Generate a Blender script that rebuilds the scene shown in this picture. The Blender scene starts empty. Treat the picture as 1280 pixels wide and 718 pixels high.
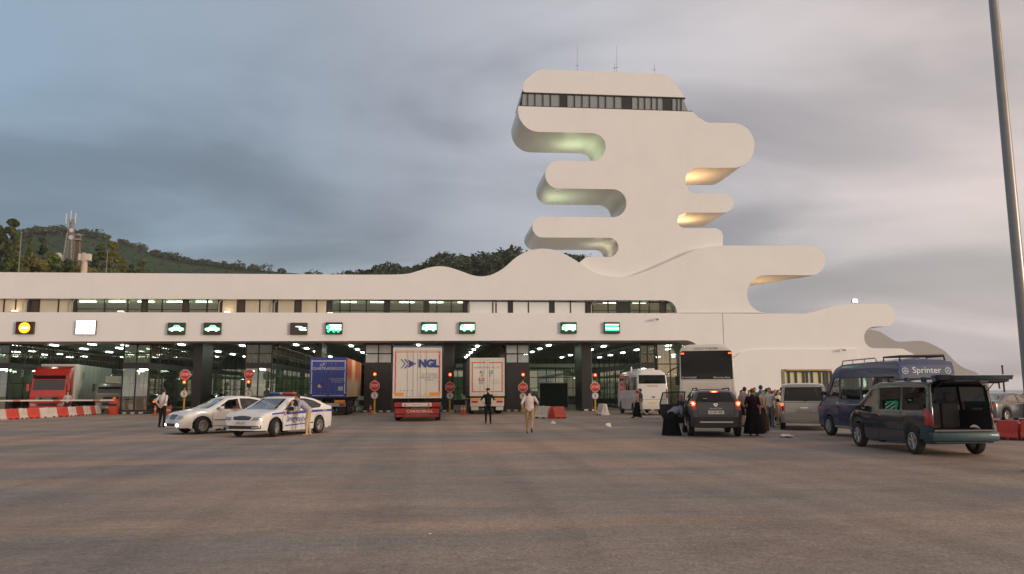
import bpy, bmesh, math, random
from mathutils import Vector, Matrix, noise as mnoise
from mathutils.bvhtree import BVHTree
R = math.radians
random.seed(7)
sc = bpy.context.scene
C = sc.collection

# ------------------------------------------------------------------ camera
EYE, FPX, PITCH, YAW, ROLL = 1.62, 960.0, R(7.73), R(6.0), 0.004
CAM_R = (Matrix.Rotation(-YAW, 3, 'Z') @ Matrix.Rotation(R(90) + PITCH, 3, 'X') @ Matrix.Rotation(-ROLL, 3, 'Z'))
cd = bpy.data.cameras.new('camera')
cd.sensor_width = 36.0
cd.lens = 36.0 * FPX / 1280.0
cd.clip_start, cd.clip_end = 0.1, 20000
cam = bpy.data.objects.new('camera', cd)
C.objects.link(cam)
cam.matrix_world = Matrix.Translation((0, 0, EYE)) @ CAM_R.to_4x4()
sc.camera = cam

# ------------------------------------------------------------------ sky
SUN_EL, SUN_AZ = R(6.5), R(127)           # azimuth measured from +Y (into the picture) clockwise to +X
sun_dir = Vector((math.sin(SUN_AZ) * math.cos(SUN_EL), math.cos(SUN_AZ) * math.cos(SUN_EL), math.sin(SUN_EL)))
world = bpy.data.worlds.new('World')
sc.world = world
world.use_nodes = True
wn = world.node_tree
wn.nodes.clear()


def nd(tree, typ, **kw):
    n = tree.nodes.new(typ)
    for k, v in kw.items():
        if k.startswith('_'):
            setattr(n, k[1:], v)
        else:
            n.inputs[k.replace('__', ' ')].default_value = v
    return n


def ramp(tree, stops, interp='LINEAR'):
    n = tree.nodes.new('ShaderNodeValToRGB')
    cr = n.color_ramp
    cr.interpolation = interp
    while len(cr.elements) < len(stops):
        cr.elements.new(0.5)
    for e, (p, c) in zip(cr.elements, stops):
        e.position = p
        e.color = (c[0], c[1], c[2], 1) if not isinstance(c, (int, float)) else (c, c, c, 1)
    return n


def build_world():
    L = wn.links.new
    out = nd(wn, 'ShaderNodeOutputWorld')
    bg = nd(wn, 'ShaderNodeBackground')
    bg.inputs['Strength'].default_value = 0.10
    sky = nd(wn, 'ShaderNodeTexSky', _sky_type='NISHITA', _sun_disc=False, _sun_elevation=SUN_EL, _sun_rotation=SUN_AZ,
             _altitude=20, _air_density=1.2, _dust_density=2.0, _ozone_density=2.0)
    tc = nd(wn, 'ShaderNodeTexCoord')
    # cloud deck: two noises over the direction flattened towards the horizon
    sep = nd(wn, 'ShaderNodeSeparateXYZ')
    L(tc.outputs['Generated'], sep.inputs[0])
    zz = nd(wn, 'ShaderNodeMath', _operation='ADD')
    zz.inputs[1].default_value = 0.16
    mx = nd(wn, 'ShaderNodeMath', _operation='MAXIMUM')
    mx.inputs[1].default_value = 0.0
    L(sep.outputs[2], mx.inputs[0])
    L(mx.outputs[0], zz.inputs[0])
    dv = nd(wn, 'ShaderNodeVectorMath', _operation='DIVIDE')
    cmb = nd(wn, 'ShaderNodeCombineXYZ')
    for i in range(3):
        L(zz.outputs[0], cmb.inputs[i])
    L(tc.outputs['Generated'], dv.inputs[0])
    L(cmb.outputs[0], dv.inputs[1])
    mp = nd(wn, 'ShaderNodeMapping')
    mp.inputs['Rotation'].default_value = (0, 0, R(-25))
    mp.inputs['Scale'].default_value = (0.72, 0.95, 0.8)
    L(dv.outputs[0], mp.inputs[0])
    n1 = nd(wn, 'ShaderNodeTexNoise', Scale=1.05, Detail=6.0, Roughness=0.48, Distortion=0.5)
    L(mp.outputs[0], n1.inputs['Vector'])
    n2 = nd(wn, 'ShaderNodeTexNoise', Scale=0.65, Detail=3.0, Roughness=0.5)
    L(mp.outputs[0], n2.inputs['Vector'])
    # nearness to the sun's azimuth: clouds brighter and rosier on the sunset side
    dt = nd(wn, 'ShaderNodeVectorMath', _operation='DOT_PRODUCT')
    L(tc.outputs['Generated'], dt.inputs[0])
    dt.inputs[1].default_value = (math.sin(SUN_AZ), math.cos(SUN_AZ), 0.0)
    side = nd(wn, 'ShaderNodeMapRange')
    side.inputs['From Min'].default_value = -0.85
    side.inputs['From Max'].default_value = 1.0
    L(dt.outputs['Value'], side.inputs['Value'])
    dark = ramp(wn, [(0.0, (1.30, 1.80, 2.35)), (0.12, (1.35, 1.62, 1.98)), (0.26, (1.95, 2.0, 2.3)), (0.45, (4.0, 3.6, 3.6)), (0.7, (4.8, 4.2, 3.9)), (1.0, (6.6, 4.9, 3.7))])
    lite = ramp(wn, [(0.0, (2.2, 3.0, 3.9)), (0.12, (2.6, 2.95, 3.5)), (0.26, (4.4, 4.4, 4.75)), (0.45, (6.2, 5.4, 5.2)), (0.7, (7.6, 6.0, 4.9)), (1.0, (11.5, 7.6, 4.6))])
    L(side.outputs[0], dark.inputs[0])
    L(side.outputs[0], lite.inputs[0])
    f1 = ramp(wn, [(0.36, 0.0), (0.63, 1.0)], 'EASE')
    L(n1.outputs['Fac'], f1.inputs[0])
    cl = nd(wn, 'ShaderNodeMix', _data_type='RGBA')
    L(f1.outputs[0], cl.inputs[0])
    L(dark.outputs[0], cl.inputs[6])
    L(lite.outputs[0], cl.inputs[7])
    f2 = ramp(wn, [(0.36, 0.72), (0.60, 0.96)], 'EASE')
    L(n2.outputs['Fac'], f2.inputs[0])
    fin = nd(wn, 'ShaderNodeMix', _data_type='RGBA')
    L(f2.outputs[0], fin.inputs[0])
    L(sky.outputs[0], fin.inputs[6])
    L(cl.outputs[2], fin.inputs[7])
    L(fin.outputs[2], bg.inputs['Color'])
    L(bg.outputs[0], out.inputs[0])


build_world()

# ------------------------------------------------------------------ sun, exposure
sl = bpy.data.lights.new('sun', 'SUN')
sl.energy, sl.angle, sl.color = 1.15, R(11), (1.0, 0.88, 0.77)
so = bpy.data.objects.new('sun', sl)
C.objects.link(so)
so.rotation_euler = sun_dir.to_track_quat('Z', 'Y').to_euler()
sc.view_settings.view_transform = 'Standard'
sc.view_settings.look = 'None'
sc.view_settings.exposure = 0.46
sc.view_settings.gamma = 1.0
sc.view_settings.use_curve_mapping = False
sc.render.engine = 'CYCLES'
sc.cycles.use_denoising = True
sc.cycles.max_bounces = 8
sc.cycles.transparent_max_bounces = 12
sc.cycles.caustics_reflective = False
sc.cycles.caustics_refractive = False
sc.cycles.sample_clamp_indirect = 6.0

# ------------------------------------------------------------------ measuring helpers


def ray(px, py):
    return CAM_R @ Vector(((px - 640) / FPX, -(py - 359) / FPX, -1))


def at(px, py, Y):
    """point seen at photo pixel px,py on the upright plane Y"""
    d = ray(px, py)
    t = Y / d.y
    return Vector((d.x * t, Y, EYE + d.z * t))


def gp(px, py, z=0.0):
    """ground point seen at photo pixel"""
    d = ray(px, py)
    t = (z - EYE) / d.z
    return Vector((d.x * t, d.y * t, z))


def cam2w(phi):
    """heading (degrees right of the camera axis) to a rotation about z for things whose front is local +X"""
    return R(90) - (R(phi) + YAW)


# ------------------------------------------------------------------ materials
MATS = {}


def mat(name, col, rough=0.6, metal=0.0, var=0.0, vscale=4.0, bump=0.0, bscale=60.0, coat=0.0, emit=None, estr=0.0, spec=0.5, streak=0.0):
    if name in MATS:
        return MATS[name]
    m = bpy.data.materials.new(name)
    m.use_nodes = True
    t = m.node_tree
    p = t.nodes['Principled BSDF']
    p.inputs['Base Color'].default_value = (*col, 1)
    p.inputs['Roughness'].default_value = rough
    p.inputs['Metallic'].default_value = metal
    p.inputs['Specular IOR Level'].default_value = spec
    if coat:
        p.inputs['Coat Weight'].default_value = coat
        p.inputs['Coat Roughness'].default_value = 0.06
    if emit:
        p.inputs['Emission Color'].default_value = (*emit, 1)
        p.inputs['Emission Strength'].default_value = estr
    if var or bump or streak:
        tc = t.nodes.new('ShaderNodeTexCoord')
        src = tc.outputs['Object']
    if var or streak:
        n = nd(t, 'ShaderNodeTexNoise', Scale=vscale, Detail=6.0, Roughness=0.6)
        t.links.new(src, n.inputs['Vector'])
        k = 1 - var
        r = ramp(t, [(0.30, tuple(c * (1 - var) for c in col)), (0.70, tuple(min(1, c * (1 + var)) for c in col))])
        t.links.new(n.outputs['Fac'], r.inputs[0])
        cur = r.outputs[0]
        if streak:
            mp = nd(t, 'ShaderNodeMapping')
            mp.inputs['Scale'].default_value = (1.3, 1.3, 0.06)
            t.links.new(src, mp.inputs[0])
            n3 = nd(t, 'ShaderNodeTexNoise', Scale=2.2, Detail=5.0, Roughness=0.65)
            t.links.new(mp.outputs[0], n3.inputs['Vector'])
            r3 = ramp(t, [(0.45, 1.0), (0.75, 1.0 - streak)])
            t.links.new(n3.outputs['Fac'], r3.inputs[0])
            mm = nd(t, 'ShaderNodeMix', _data_type='RGBA', _blend_type='MULTIPLY')
            mm.inputs[0].default_value = 1
            t.links.new(cur, mm.inputs[6])
            t.links.new(r3.outputs[0], mm.inputs[7])
            cur = mm.outputs[2]
        t.links.new(cur, p.inputs['Base Color'])
        rr = nd(t, 'ShaderNodeMapRange')
        rr.inputs['To Min'].default_value = max(0.02, rough - 0.08)
        rr.inputs['To Max'].default_value = min(1, rough + 0.10)
        t.links.new(n.outputs['Fac'], rr.inputs['Value'])
        t.links.new(rr.outputs[0], p.inputs['Roughness'])
    if bump:
        nb = nd(t, 'ShaderNodeTexNoise', Scale=bscale, Detail=4.0)
        t.links.new(src, nb.inputs['Vector'])
        b = nd(t, 'ShaderNodeBump', Strength=bump)
        b.inputs['Distance'].default_value = 0.02
        t.links.new(nb.outputs['Fac'], b.inputs['Height'])
        t.links.new(b.outputs[0], p.inputs['Normal'])
    MATS[name] = m
    return m


def glass(name, tint, refl=1.0, ior=1.5, rough=0.02, body=0.0, bodycol=(0.02, 0.02, 0.02)):
    """window glass: tinted see-through pane with a Fresnel reflection and some body colour (dirt, film)"""
    if name in MATS:
        return MATS[name]
    m = bpy.data.materials.new(name)
    m.use_nodes = True
    t = m.node_tree
    t.nodes.clear()
    o = nd(t, 'ShaderNodeOutputMaterial')
    tr = nd(t, 'ShaderNodeBsdfTransparent', Color=(*tint, 1))
    gl = nd(t, 'ShaderNodeBsdfGlossy', Color=(1, 1, 1, 1), Roughness=rough)
    fr = nd(t, 'ShaderNodeFresnel', IOR=ior)
    ge = nd(t, 'ShaderNodeNewGeometry')       # a thin pane mirrors alike from either side
    io = nd(t, 'ShaderNodeMapRange')
    io.inputs['To Min'].default_value = ior
    io.inputs['To Max'].default_value = 1.0 / ior
    t.links.new(ge.outputs['Backfacing'], io.inputs['Value'])
    t.links.new(io.outputs[0], fr.inputs['IOR'])
    mu = nd(t, 'ShaderNodeMath', _operation='MULTIPLY', _use_clamp=True)
    mu.inputs[1].default_value = refl
    t.links.new(fr.outputs[0], mu.inputs[0])
    df = nd(t, 'ShaderNodeBsdfDiffuse', Color=(*bodycol, 1))
    m1 = nd(t, 'ShaderNodeMixShader')
    m1.inputs[0].default_value = body
    t.links.new(tr.outputs[0], m1.inputs[1])
    t.links.new(df.outputs[0], m1.inputs[2])
    m2 = nd(t, 'ShaderNodeMixShader')
    t.links.new(mu.outputs[0], m2.inputs[0])
    t.links.new(m1.outputs[0], m2.inputs[1])
    t.links.new(gl.outputs[0], m2.inputs[2])
    t.links.new(m2.outputs[0], o.inputs[0])
    MATS[name] = m
    return m


def emis(name, col, s):
    return mat(name, (0.02, 0.02, 0.02), 0.5, emit=col, estr=s)


def asphalt_mat():
    m = bpy.data.materials.new('asphalt')
    m.use_nodes = True
    t = m.node_tree
    L = t.links.new
    p = t.nodes['Principled BSDF']
    tc = nd(t, 'ShaderNodeTexCoord')
    src = tc.outputs['Object']

    def nz(scale, detail, rough, sx=1.0, sy=1.0, rot=0.0, dist=0.0):
        mp = nd(t, 'ShaderNodeMapping')
        mp.inputs['Scale'].default_value = (sx, sy, 1)
        mp.inputs['Rotation'].default_value = (0, 0, rot)
        L(src, mp.inputs[0])
        n = nd(t, 'ShaderNodeTexNoise', Scale=scale, Detail=detail, Roughness=rough, Distortion=dist)
        L(mp.outputs[0], n.inputs['Vector'])
        return n.outputs['Fac']

    def mix(fac, a, b, mode='MIX', f=None):
        x = nd(t, 'ShaderNodeMix', _data_type='RGBA', _blend_type=mode)
        if f is not None:
            x.inputs[0].default_value = f
        else:
            L(fac, x.inputs[0])
        L(a, x.inputs[6])
        L(b, x.inputs[7])
        return x.outputs[2]

    big = ramp(t, [(0.33, (0.420, 0.285, 0.212)), (0.46, (0.335, 0.262, 0.214)), (0.56, (0.258, 0.230, 0.206)), (0.70, (0.212, 0.198, 0.187))])
    L(nz(0.16, 6, 0.62, 0.40, 1.5, R(4), 0.5), big.inputs[0])
    mid = ramp(t, [(0.26, 0.72), (0.50, 1.0), (0.76, 1.22)])
    L(nz(0.8, 8, 0.72, 0.5, 1.0), mid.inputs[0])
    col = mix(None, big.outputs[0], mid.outputs[0], 'MULTIPLY', 1.0)
    # tyre-polished lanes along the direction of travel and old cross joints
    lane = ramp(t, [(0.44, 1.0), (0.64, 0.78)])
    L(nz(0.9, 3, 0.5, 0.9, 0.03, R(18)), lane.inputs[0])
    col = mix(None, col, lane.outputs[0], 'MULTIPLY', 0.8)
    scr = ramp(t, [(0.66, (0, 0, 0)), (0.72, (1, 1, 1))])
    L(nz(3.2, 2, 0.4, 0.035, 1.0, R(-9)), scr.inputs[0])
    gate = ramp(t, [(0.55, 0.0), (0.68, 0.22)])
    L(nz(0.45, 2, 0.5), gate.inputs[0])
    sg = mix(None, scr.outputs[0], gate.outputs[0], 'MULTIPLY', 1.0)
    pale = nd(t, 'ShaderNodeRGB')
    pale.outputs[0].default_value = (0.36, 0.31, 0.28, 1)
    col = mix(sg, col, pale.outputs[0])
    # oil spots
    oil = ramp(t, [(0.70, 0.0), (0.78, 0.5)])
    L(nz(0.9, 4, 0.6, 0.6, 1.0), oil.inputs[0])
    dk = nd(t, 'ShaderNodeRGB')
    dk.outputs[0].default_value = (0.10, 0.09, 0.087, 1)
    col = mix(oil.outputs[0], col, dk.outputs[0])
    pat = ramp(t, [(0.30, 0.84), (0.70, 1.16)])
    L(nz(5.5, 6, 0.75), pat.inputs[0])
    col = mix(None, col, pat.outputs[0], 'MULTIPLY', 1.0)
    # aggregate
    vo = nd(t, 'ShaderNodeTexVoronoi', Scale=24.0)
    L(src, vo.inputs['Vector'])
    sp = ramp(t, [(0.0, 1.9), (0.12, 1.35), (0.26, 0.98), (0.7, 0.70)])
    L(vo.outputs['Distance'], sp.inputs[0])
    col = mix(None, col, sp.outputs[0], 'MULTIPLY', 0.42)
    gr = ramp(t, [(0.3, 0.62), (0.7, 1.38)])
    L(nz(11, 9, 0.85), gr.inputs[0])
    col = mix(None, col, gr.outputs[0], 'MULTIPLY', 0.5)
    L(col, p.inputs['Base Color'])
    rg = nd(t, 'ShaderNodeMapRange')
    rg.inputs['To Min'].default_value = 0.62
    rg.inputs['To Max'].default_value = 0.92
    L(nz(0.35, 5, 0.6), rg.inputs['Value'])
    L(rg.outputs[0], p.inputs['Roughness'])
    p.inputs['Specular IOR Level'].default_value = 0.35
    b = nd(t, 'ShaderNodeBump', Strength=0.5)
    b.inputs['Distance'].default_value = 0.012
    L(vo.outputs['Distance'], b.inputs['Height'])
    L(b.outputs[0], p.inputs['Normal'])
    return m


# ------------------------------------------------------------------ mesh helpers


def link(name, me, parent=None, loc=None, rotz=None, label=None, cat=None, group=None, kind=None):
    o = bpy.data.objects.new(name, me)
    C.objects.link(o)
    if parent is not None:
        o.parent = parent
    if loc is not None:
        o.location = loc
    if rotz is not None:
        o.rotation_euler = (0, 0, rotz)
    for k, v in (('label', label), ('category', cat), ('group', group), ('kind', kind)):
        if v:
            o[k] = v
    return o


def thing(name, label, cat, loc=(0, 0, 0), rotz=0.0, group=None):
    return link(name, None, None, loc, rotz, label, cat, group)


def finish(bm, name, mats, smooth=None, recalc=True):
    if recalc:
        bmesh.ops.recalc_face_normals(bm, faces=bm.faces)
    me = bpy.data.meshes.new(name)
    bm.to_mesh(me)
    bm.free()
    for m in (mats if isinstance(mats, (list, tuple)) else [mats]):
        me.materials.append(m)
    if smooth is not None:
        me.polygons.foreach_set('use_smooth', [True] * len(me.polygons))
        me.set_sharp_from_angle(angle=R(smooth))
    return me


def part(name, bm, mats, parent=None, smooth=None, **kw):
    return link(name, finish(bm, name, mats, smooth), parent, **kw)


def box(bm, x0, x1, y0, y1, z0, z1, mi=0, bev=0.0):
    vs = [bm.verts.new((x, y, z)) for z in (z0, z1) for y in (y0, y1) for x in (x0, x1)]
    fs = []
    for q in ((0, 1, 3, 2), (4, 6, 7, 5), (0, 4, 5, 1), (2, 3, 7, 6), (0, 2, 6, 4), (1, 5, 7, 3)):
        f = bm.faces.new([vs[i] for i in q])
        f.material_index = mi
        fs.append(f)
    if bev:
        es = list({e for f in fs for e in f.edges})
        bmesh.ops.bevel(bm, geom=es, offset=bev, segments=2, profile=0.5, affect='EDGES')
    return vs


def bbox(x0, x1, y0, y1, z0, z1, bev=0.0):
    bm = bmesh.new()
    box(bm, x0, x1, y0, y1, z0, z1, 0, bev)
    return bm


def tube(bm, p0, p1, r0, r1=None, n=8, mi=0, cap=True):
    p0, p1 = Vector(p0), Vector(p1)
    r1 = r0 if r1 is None else r1
    d = (p1 - p0)
    if d.length < 1e-6:
        return
    q = d.to_track_quat('Z', 'Y').to_matrix()
    a, b = [], []
    for i in range(n):
        t = 2 * math.pi * i / n
        v = q @ Vector((math.cos(t), math.sin(t), 0))
        a.append(bm.verts.new(p0 + v * r0))
        b.append(bm.verts.new(p1 + v * r1))
    for i in range(n):
        f = bm.faces.new((a[i], a[(i + 1) % n], b[(i + 1) % n], b[i]))
        f.material_index = mi
    if cap:
        for ring in (a[::-1], b):
            f = bm.faces.new(ring)
            f.material_index = mi


def path_tube(bm, pts, r, n=6, mi=0):
    pts = [Vector(p) for p in pts]
    prev = None
    rs = r if isinstance(r, (list, tuple)) else [r] * len(pts)
    rings = []
    for i, p in enumerate(pts):
        d = (pts[min(i + 1, len(pts) - 1)] - pts[max(i - 1, 0)])
        q = d.to_track_quat('Z', 'Y').to_matrix()
        if prev is not None:      # keep the ring from twisting
            x = prev - d.normalized() * prev.dot(d.normalized())
            x.normalize()
        else:
            x = q @ Vector((1, 0, 0))
        y = d.normalized().cross(x)
        prev = x
        rings.append([bm.verts.new(p + (x * math.cos(2 * math.pi * k / n) + y * math.sin(2 * math.pi * k / n)) * rs[i]) for k in range(n)])
    for a, b in zip(rings, rings[1:]):
        for k in range(n):
            f = bm.faces.new((a[k], a[(k + 1) % n], b[(k + 1) % n], b[k]))
            f.material_index = mi
    for ring in (rings[0][::-1], rings[-1]):
        f = bm.faces.new(ring)
        f.material_index = mi


def lathe(bm, prof, axis='Z', n=24, mi=0, off=(0, 0, 0), cap=True):
    """prof: [(radius, height)] turned about an axis through off"""
    off = Vector(off)
    rings = []
    for r, h in prof:
        ring = []
        for k in range(n):
            t = 2 * math.pi * k / n
            c, s = r * math.cos(t), r * math.sin(t)
            v = {'Z': (c, s, h), 'Y': (c, h, s), 'X': (h, c, s)}[axis]
            ring.append(bm.verts.new(off + Vector(v)))
        rings.append(ring)
    for a, b in zip(rings, rings[1:]):
        for k in range(n):
            f = bm.faces.new((a[k], a[(k + 1) % n], b[(k + 1) % n], b[k]))
            f.material_index = mi
    for r, (rad, h) in ((rings[0], prof[0]), (rings[-1], prof[-1])):
        if cap and rad > 1e-5:
            f = bm.faces.new(r)
            f.material_index = mi


def fillet(pts, seg=8):
    """closed outline of (x, y, r): corners rounded with radius r"""
    out = []
    n = len(pts)
    for i in range(n):
        p = Vector(pts[i][:2])
        r = pts[i][2] if len(pts[i]) > 2 else 0
        if not r:
            out.append(tuple(p))
            continue
        a, b = Vector(pts[i - 1][:2]) - p, Vector(pts[(i + 1) % n][:2]) - p
        la, lb = a.length, b.length
        a.normalize()
        b.normalize()
        ang = math.acos(max(-1, min(1, a.dot(b))))
        if ang > math.pi - 0.02:
            out.append(tuple(p))
            continue
        tl = min(r / math.tan(ang / 2), la * 0.98, lb * 0.98)
        r2 = tl * math.tan(ang / 2)
        cen = p + (a + b).normalized() * (r2 / math.sin(ang / 2))
        s, e = p + a * tl - cen, p + b * tl - cen
        a0 = math.atan2(s.y, s.x)
        da = math.atan2(e.y, e.x) - a0
        while da > math.pi:
            da -= 2 * math.pi
        while da < -math.pi:
            da += 2 * math.pi
        for k in range(seg + 1):
            t = a0 + da * k / seg
            out.append((cen.x + r2 * math.cos(t), cen.y + r2 * math.sin(t)))
    res = []
    for q in out:
        if not res or (abs(q[0] - res[-1][0]) + abs(q[1] - res[-1][1])) > 1e-4:
            res.append(q)
    return res


def slab_xz(bm, outline, y0, y1, mi_face=0, mi_side=0):
    """outline in X,Z pushed through in Y; y1 may be a function of X"""
    f1 = y1 if callable(y1) else (lambda x: y1)
    a = [bm.verts.new((x, y0, z)) for x, z in outline]
    b = [bm.verts.new((x, f1(x), z)) for x, z in outline]
    n = len(a)
    for i in range(n):
        f = bm.faces.new((a[i], a[(i + 1) % n], b[(i + 1) % n], b[i]))
        f.material_index = mi_side
    for ring in (a, b[::-1]):
        f = bm.faces.new(ring)
        f.material_index = mi_face


def xz(pts, Y):
    r = []
    for p in pts:
        v = at(p[0], p[1], Y)
        r.append((v.x, v.z))
    return r


FONT_CACHE = {}


def text_mesh(s, size, sx=1.0, bold=0.0, align='CENTER'):
    """verts (x,y) and faces of lettering, centred on 0,0"""
    key = (s, bold)
    if key not in FONT_CACHE:
        cu = bpy.data.curves.new('lettering', 'FONT')
        cu.body = s
        cu.size = 1.0
        cu.align_x = 'CENTER'
        cu.align_y = 'CENTER'
        cu.resolution_u = 3
        cu.offset = bold
        o = bpy.data.objects.new('lettering', cu)
        C.objects.link(o)
        dg = bpy.context.evaluated_depsgraph_get()
        me = o.evaluated_get(dg).to_mesh()
        FONT_CACHE[key] = ([v.co.copy() for v in me.vertices], [tuple(p.vertices) for p in me.polygons])
        o.evaluated_get(dg).to_mesh_clear()
        bpy.data.objects.remove(o)
        bpy.data.curves.remove(cu)
    vs, fs = FONT_CACHE[key]
    return [(v.x * size * sx, v.y * size) for v in vs], fs


def flat(name, verts, faces, frame, m, parent=None, th=0.0, **kw):
    """flat print: 2D verts placed by frame(u, v) -> point"""
    me = bpy.data.meshes.new(name)
    me.from_pydata([tuple(frame(u, v)) for u, v in verts], [], faces)
    me.materials.append(m)
    me.update()
    return link(name, me, parent, **kw)


def copy_tree(o, parent=None, depth=0):
    c = o.copy()
    C.objects.link(c)
    c.parent = parent
    for ch in list(o.children):
        copy_tree(ch, c, depth + 1)
    return c

# ------------------------------------------------------------------ ground, sea, hills
bm = bmesh.new()
xs_ = [-420, -160, -80, -40, 0, 40, 62]
ys_ = [-260, -60, 0, 30, 60, 100, 160, 300]
gv = [[bm.verts.new((x, y, 0)) for x in xs_] for y in ys_]
for j in range(len(ys_) - 1):
    for i in range(len(xs_) - 1):
        bm.faces.new((gv[j][i], gv[j][i + 1], gv[j + 1][i + 1], gv[j + 1][i]))
part('ground', bm, asphalt_mat(), kind='structure')


def sea_mat():
    m = bpy.data.materials.new('sea_water')
    m.use_nodes = True
    t = m.node_tree
    p = t.nodes['Principled BSDF']
    p.inputs['Base Color'].default_value = (0.05, 0.075, 0.085, 1)
    p.inputs['Roughness'].default_value = 0.22
    tc = nd(t, 'ShaderNodeTexCoord')
    n = nd(t, 'ShaderNodeTexNoise', Scale=0.25, Detail=5.0, Roughness=0.6)
    t.links.new(tc.outputs['Object'], n.inputs['Vector'])
    b = nd(t, 'ShaderNodeBump', Strength=0.9)
    b.inputs['Distance'].default_value = 0.5
    t.links.new(n.outputs['Fac'], b.inputs['Height'])
    t.links.new(b.outputs[0], p.inputs['Normal'])
    return m


bm = bmesh.new()
q = [bm.verts.new(v) for v in ((-2000, 300, -1.6), (62, 300, -1.6), (62, -400, -1.6), (2500, -400, -1.6), (2500, 2500, -1.6), (-2000, 2500, -1.6))]
bm.faces.new((q[0], q[1], q[4], q[5]))
bm.faces.new((q[1], q[2], q[3], q[4]))
part('sea', bm, sea_mat(), kind='structure')
# low sea wall where the apron ends
bm = bbox(61.6, 62.4, -255, 298, -1.9, 0.35, 0.03)
part('sea_wall', bm, mat('quay_concrete', (0.30, 0.28, 0.26), 0.85, var=0.15, vscale=1.2), label='low grey concrete edge where the apron meets the sea', cat='wall')


def foliage(name, c1, c2, c3, rough=0.65):
    if name in MATS:
        return MATS[name]
    m = bpy.data.materials.new(name)
    m.use_nodes = True
    t = m.node_tree
    p = t.nodes['Principled BSDF']
    g = nd(t, 'ShaderNodeNewGeometry')
    r = ramp(t, [(0.0, c1), (0.5, c2), (1.0, c3)])
    t.links.new(g.outputs['Random Per Island'], r.inputs[0])
    t.links.new(r.outputs[0], p.inputs['Base Color'])
    p.inputs['Roughness'].default_value = rough
    p.inputs['Specular IOR Level'].default_value = 0.25
    try:
        p.inputs['Subsurface Weight'].default_value = 0.0
    except KeyError:
        pass
    MATS[name] = m
    return m


F_DARK = foliage('leaf_dark', (0.028, 0.046, 0.018), (0.052, 0.080, 0.028), (0.095, 0.115, 0.036))
F_MID = foliage('leaf_mid', (0.052, 0.080, 0.024), (0.100, 0.145, 0.036), (0.175, 0.190, 0.048))
F_GOLD = foliage('leaf_gold', (0.075, 0.085, 0.020), (0.150, 0.145, 0.032), (0.240, 0.200, 0.045))
F_FAR = foliage('leaf_far', (0.028, 0.044, 0.026), (0.046, 0.066, 0.034), (0.078, 0.088, 0.042))
M_BARK = mat('bark', (0.10, 0.08, 0.06), 0.9, var=0.25, vscale=3)


def leaves(bm, blobs, n, size, rnd, flat_z=1.0):
    """leaf clumps scattered through ellipsoids (c, rx, ry, rz), thicker near the skin"""
    wts = [b[1] * b[2] * b[3] for b in blobs]
    for _ in range(n):
        c, rx, ry, rz = rnd.choices(blobs, wts)[0]
        v = Vector((rnd.gauss(0, 1), rnd.gauss(0, 1), rnd.gauss(0, 1))).normalized()
        k = rnd.uniform(0.35, 1.0) ** 0.45
        p = Vector(c) + Vector((v.x * rx, v.y * ry, v.z * rz)) * k * (1 + 0.22 * mnoise.noise(v * 2.3 + Vector(c)))
        d = (v + Vector((rnd.uniform(-.8, .8), rnd.uniform(-.8, .8), rnd.uniform(-.3, .9)))).normalized()
        x = d.orthogonal().normalized()
        y = d.cross(x)
        a = rnd.uniform(0, 6.28)
        x, y = x * math.cos(a) + y * math.sin(a), y * math.cos(a) - x * math.sin(a)
        s = size * rnd.uniform(0.55, 1.35)
        q = [p + x * s, p + y * s * 0.62 + d * s * 0.18, p - x * s * 0.9, p - y * s * 0.62 + d * s * 0.18]
        bm.faces.new([bm.verts.new(w) for w in q])


def hill_mat(name, c1, c2, c3, sc1, sc2):
    m = bpy.data.materials.new(name)
    m.use_nodes = True
    t = m.node_tree
    p = t.nodes['Principled BSDF']
    tc = nd(t, 'ShaderNodeTexCoord')
    n = nd(t, 'ShaderNodeTexNoise', Scale=sc1, Detail=8.0, Roughness=0.65)
    t.links.new(tc.outputs['Object'], n.inputs['Vector'])
    r = ramp(t, [(0.32, c1), (0.5, c2), (0.68, c3)])
    t.links.new(n.outputs['Fac'], r.inputs[0])
    t.links.new(r.outputs[0], p.inputs['Base Color'])
    p.inputs['Roughness'].default_value = 0.95
    p.inputs['Specular IOR Level'].default_value = 0.1
    n2 = nd(t, 'ShaderNodeTexNoise', Scale=sc2, Detail=6.0, Roughness=0.7)
    t.links.new(tc.outputs['Object'], n2.inputs['Vector'])
    b = nd(t, 'ShaderNodeBump', Strength=1.0)
    b.inputs['Distance'].default_value = 4.0
    t.links.new(n2.outputs['Fac'], b.inputs['Height'])
    t.links.new(b.outputs[0], p.inputs['Normal'])
    return m


def lerp_pts(pts, n):
    out = []
    for k in range(n):
        x = pts[0][0] + (pts[-1][0] - pts[0][0]) * k / (n - 1)
        for (x0, y0), (x1, y1) in zip(pts, pts[1:]):
            if x0 <= x <= x1:
                t = (x - x0) / max(1e-9, x1 - x0)
                out.append((x, y0 + (y1 - y0) * t))
                break
    return out


HILL_BVH = []


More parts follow.
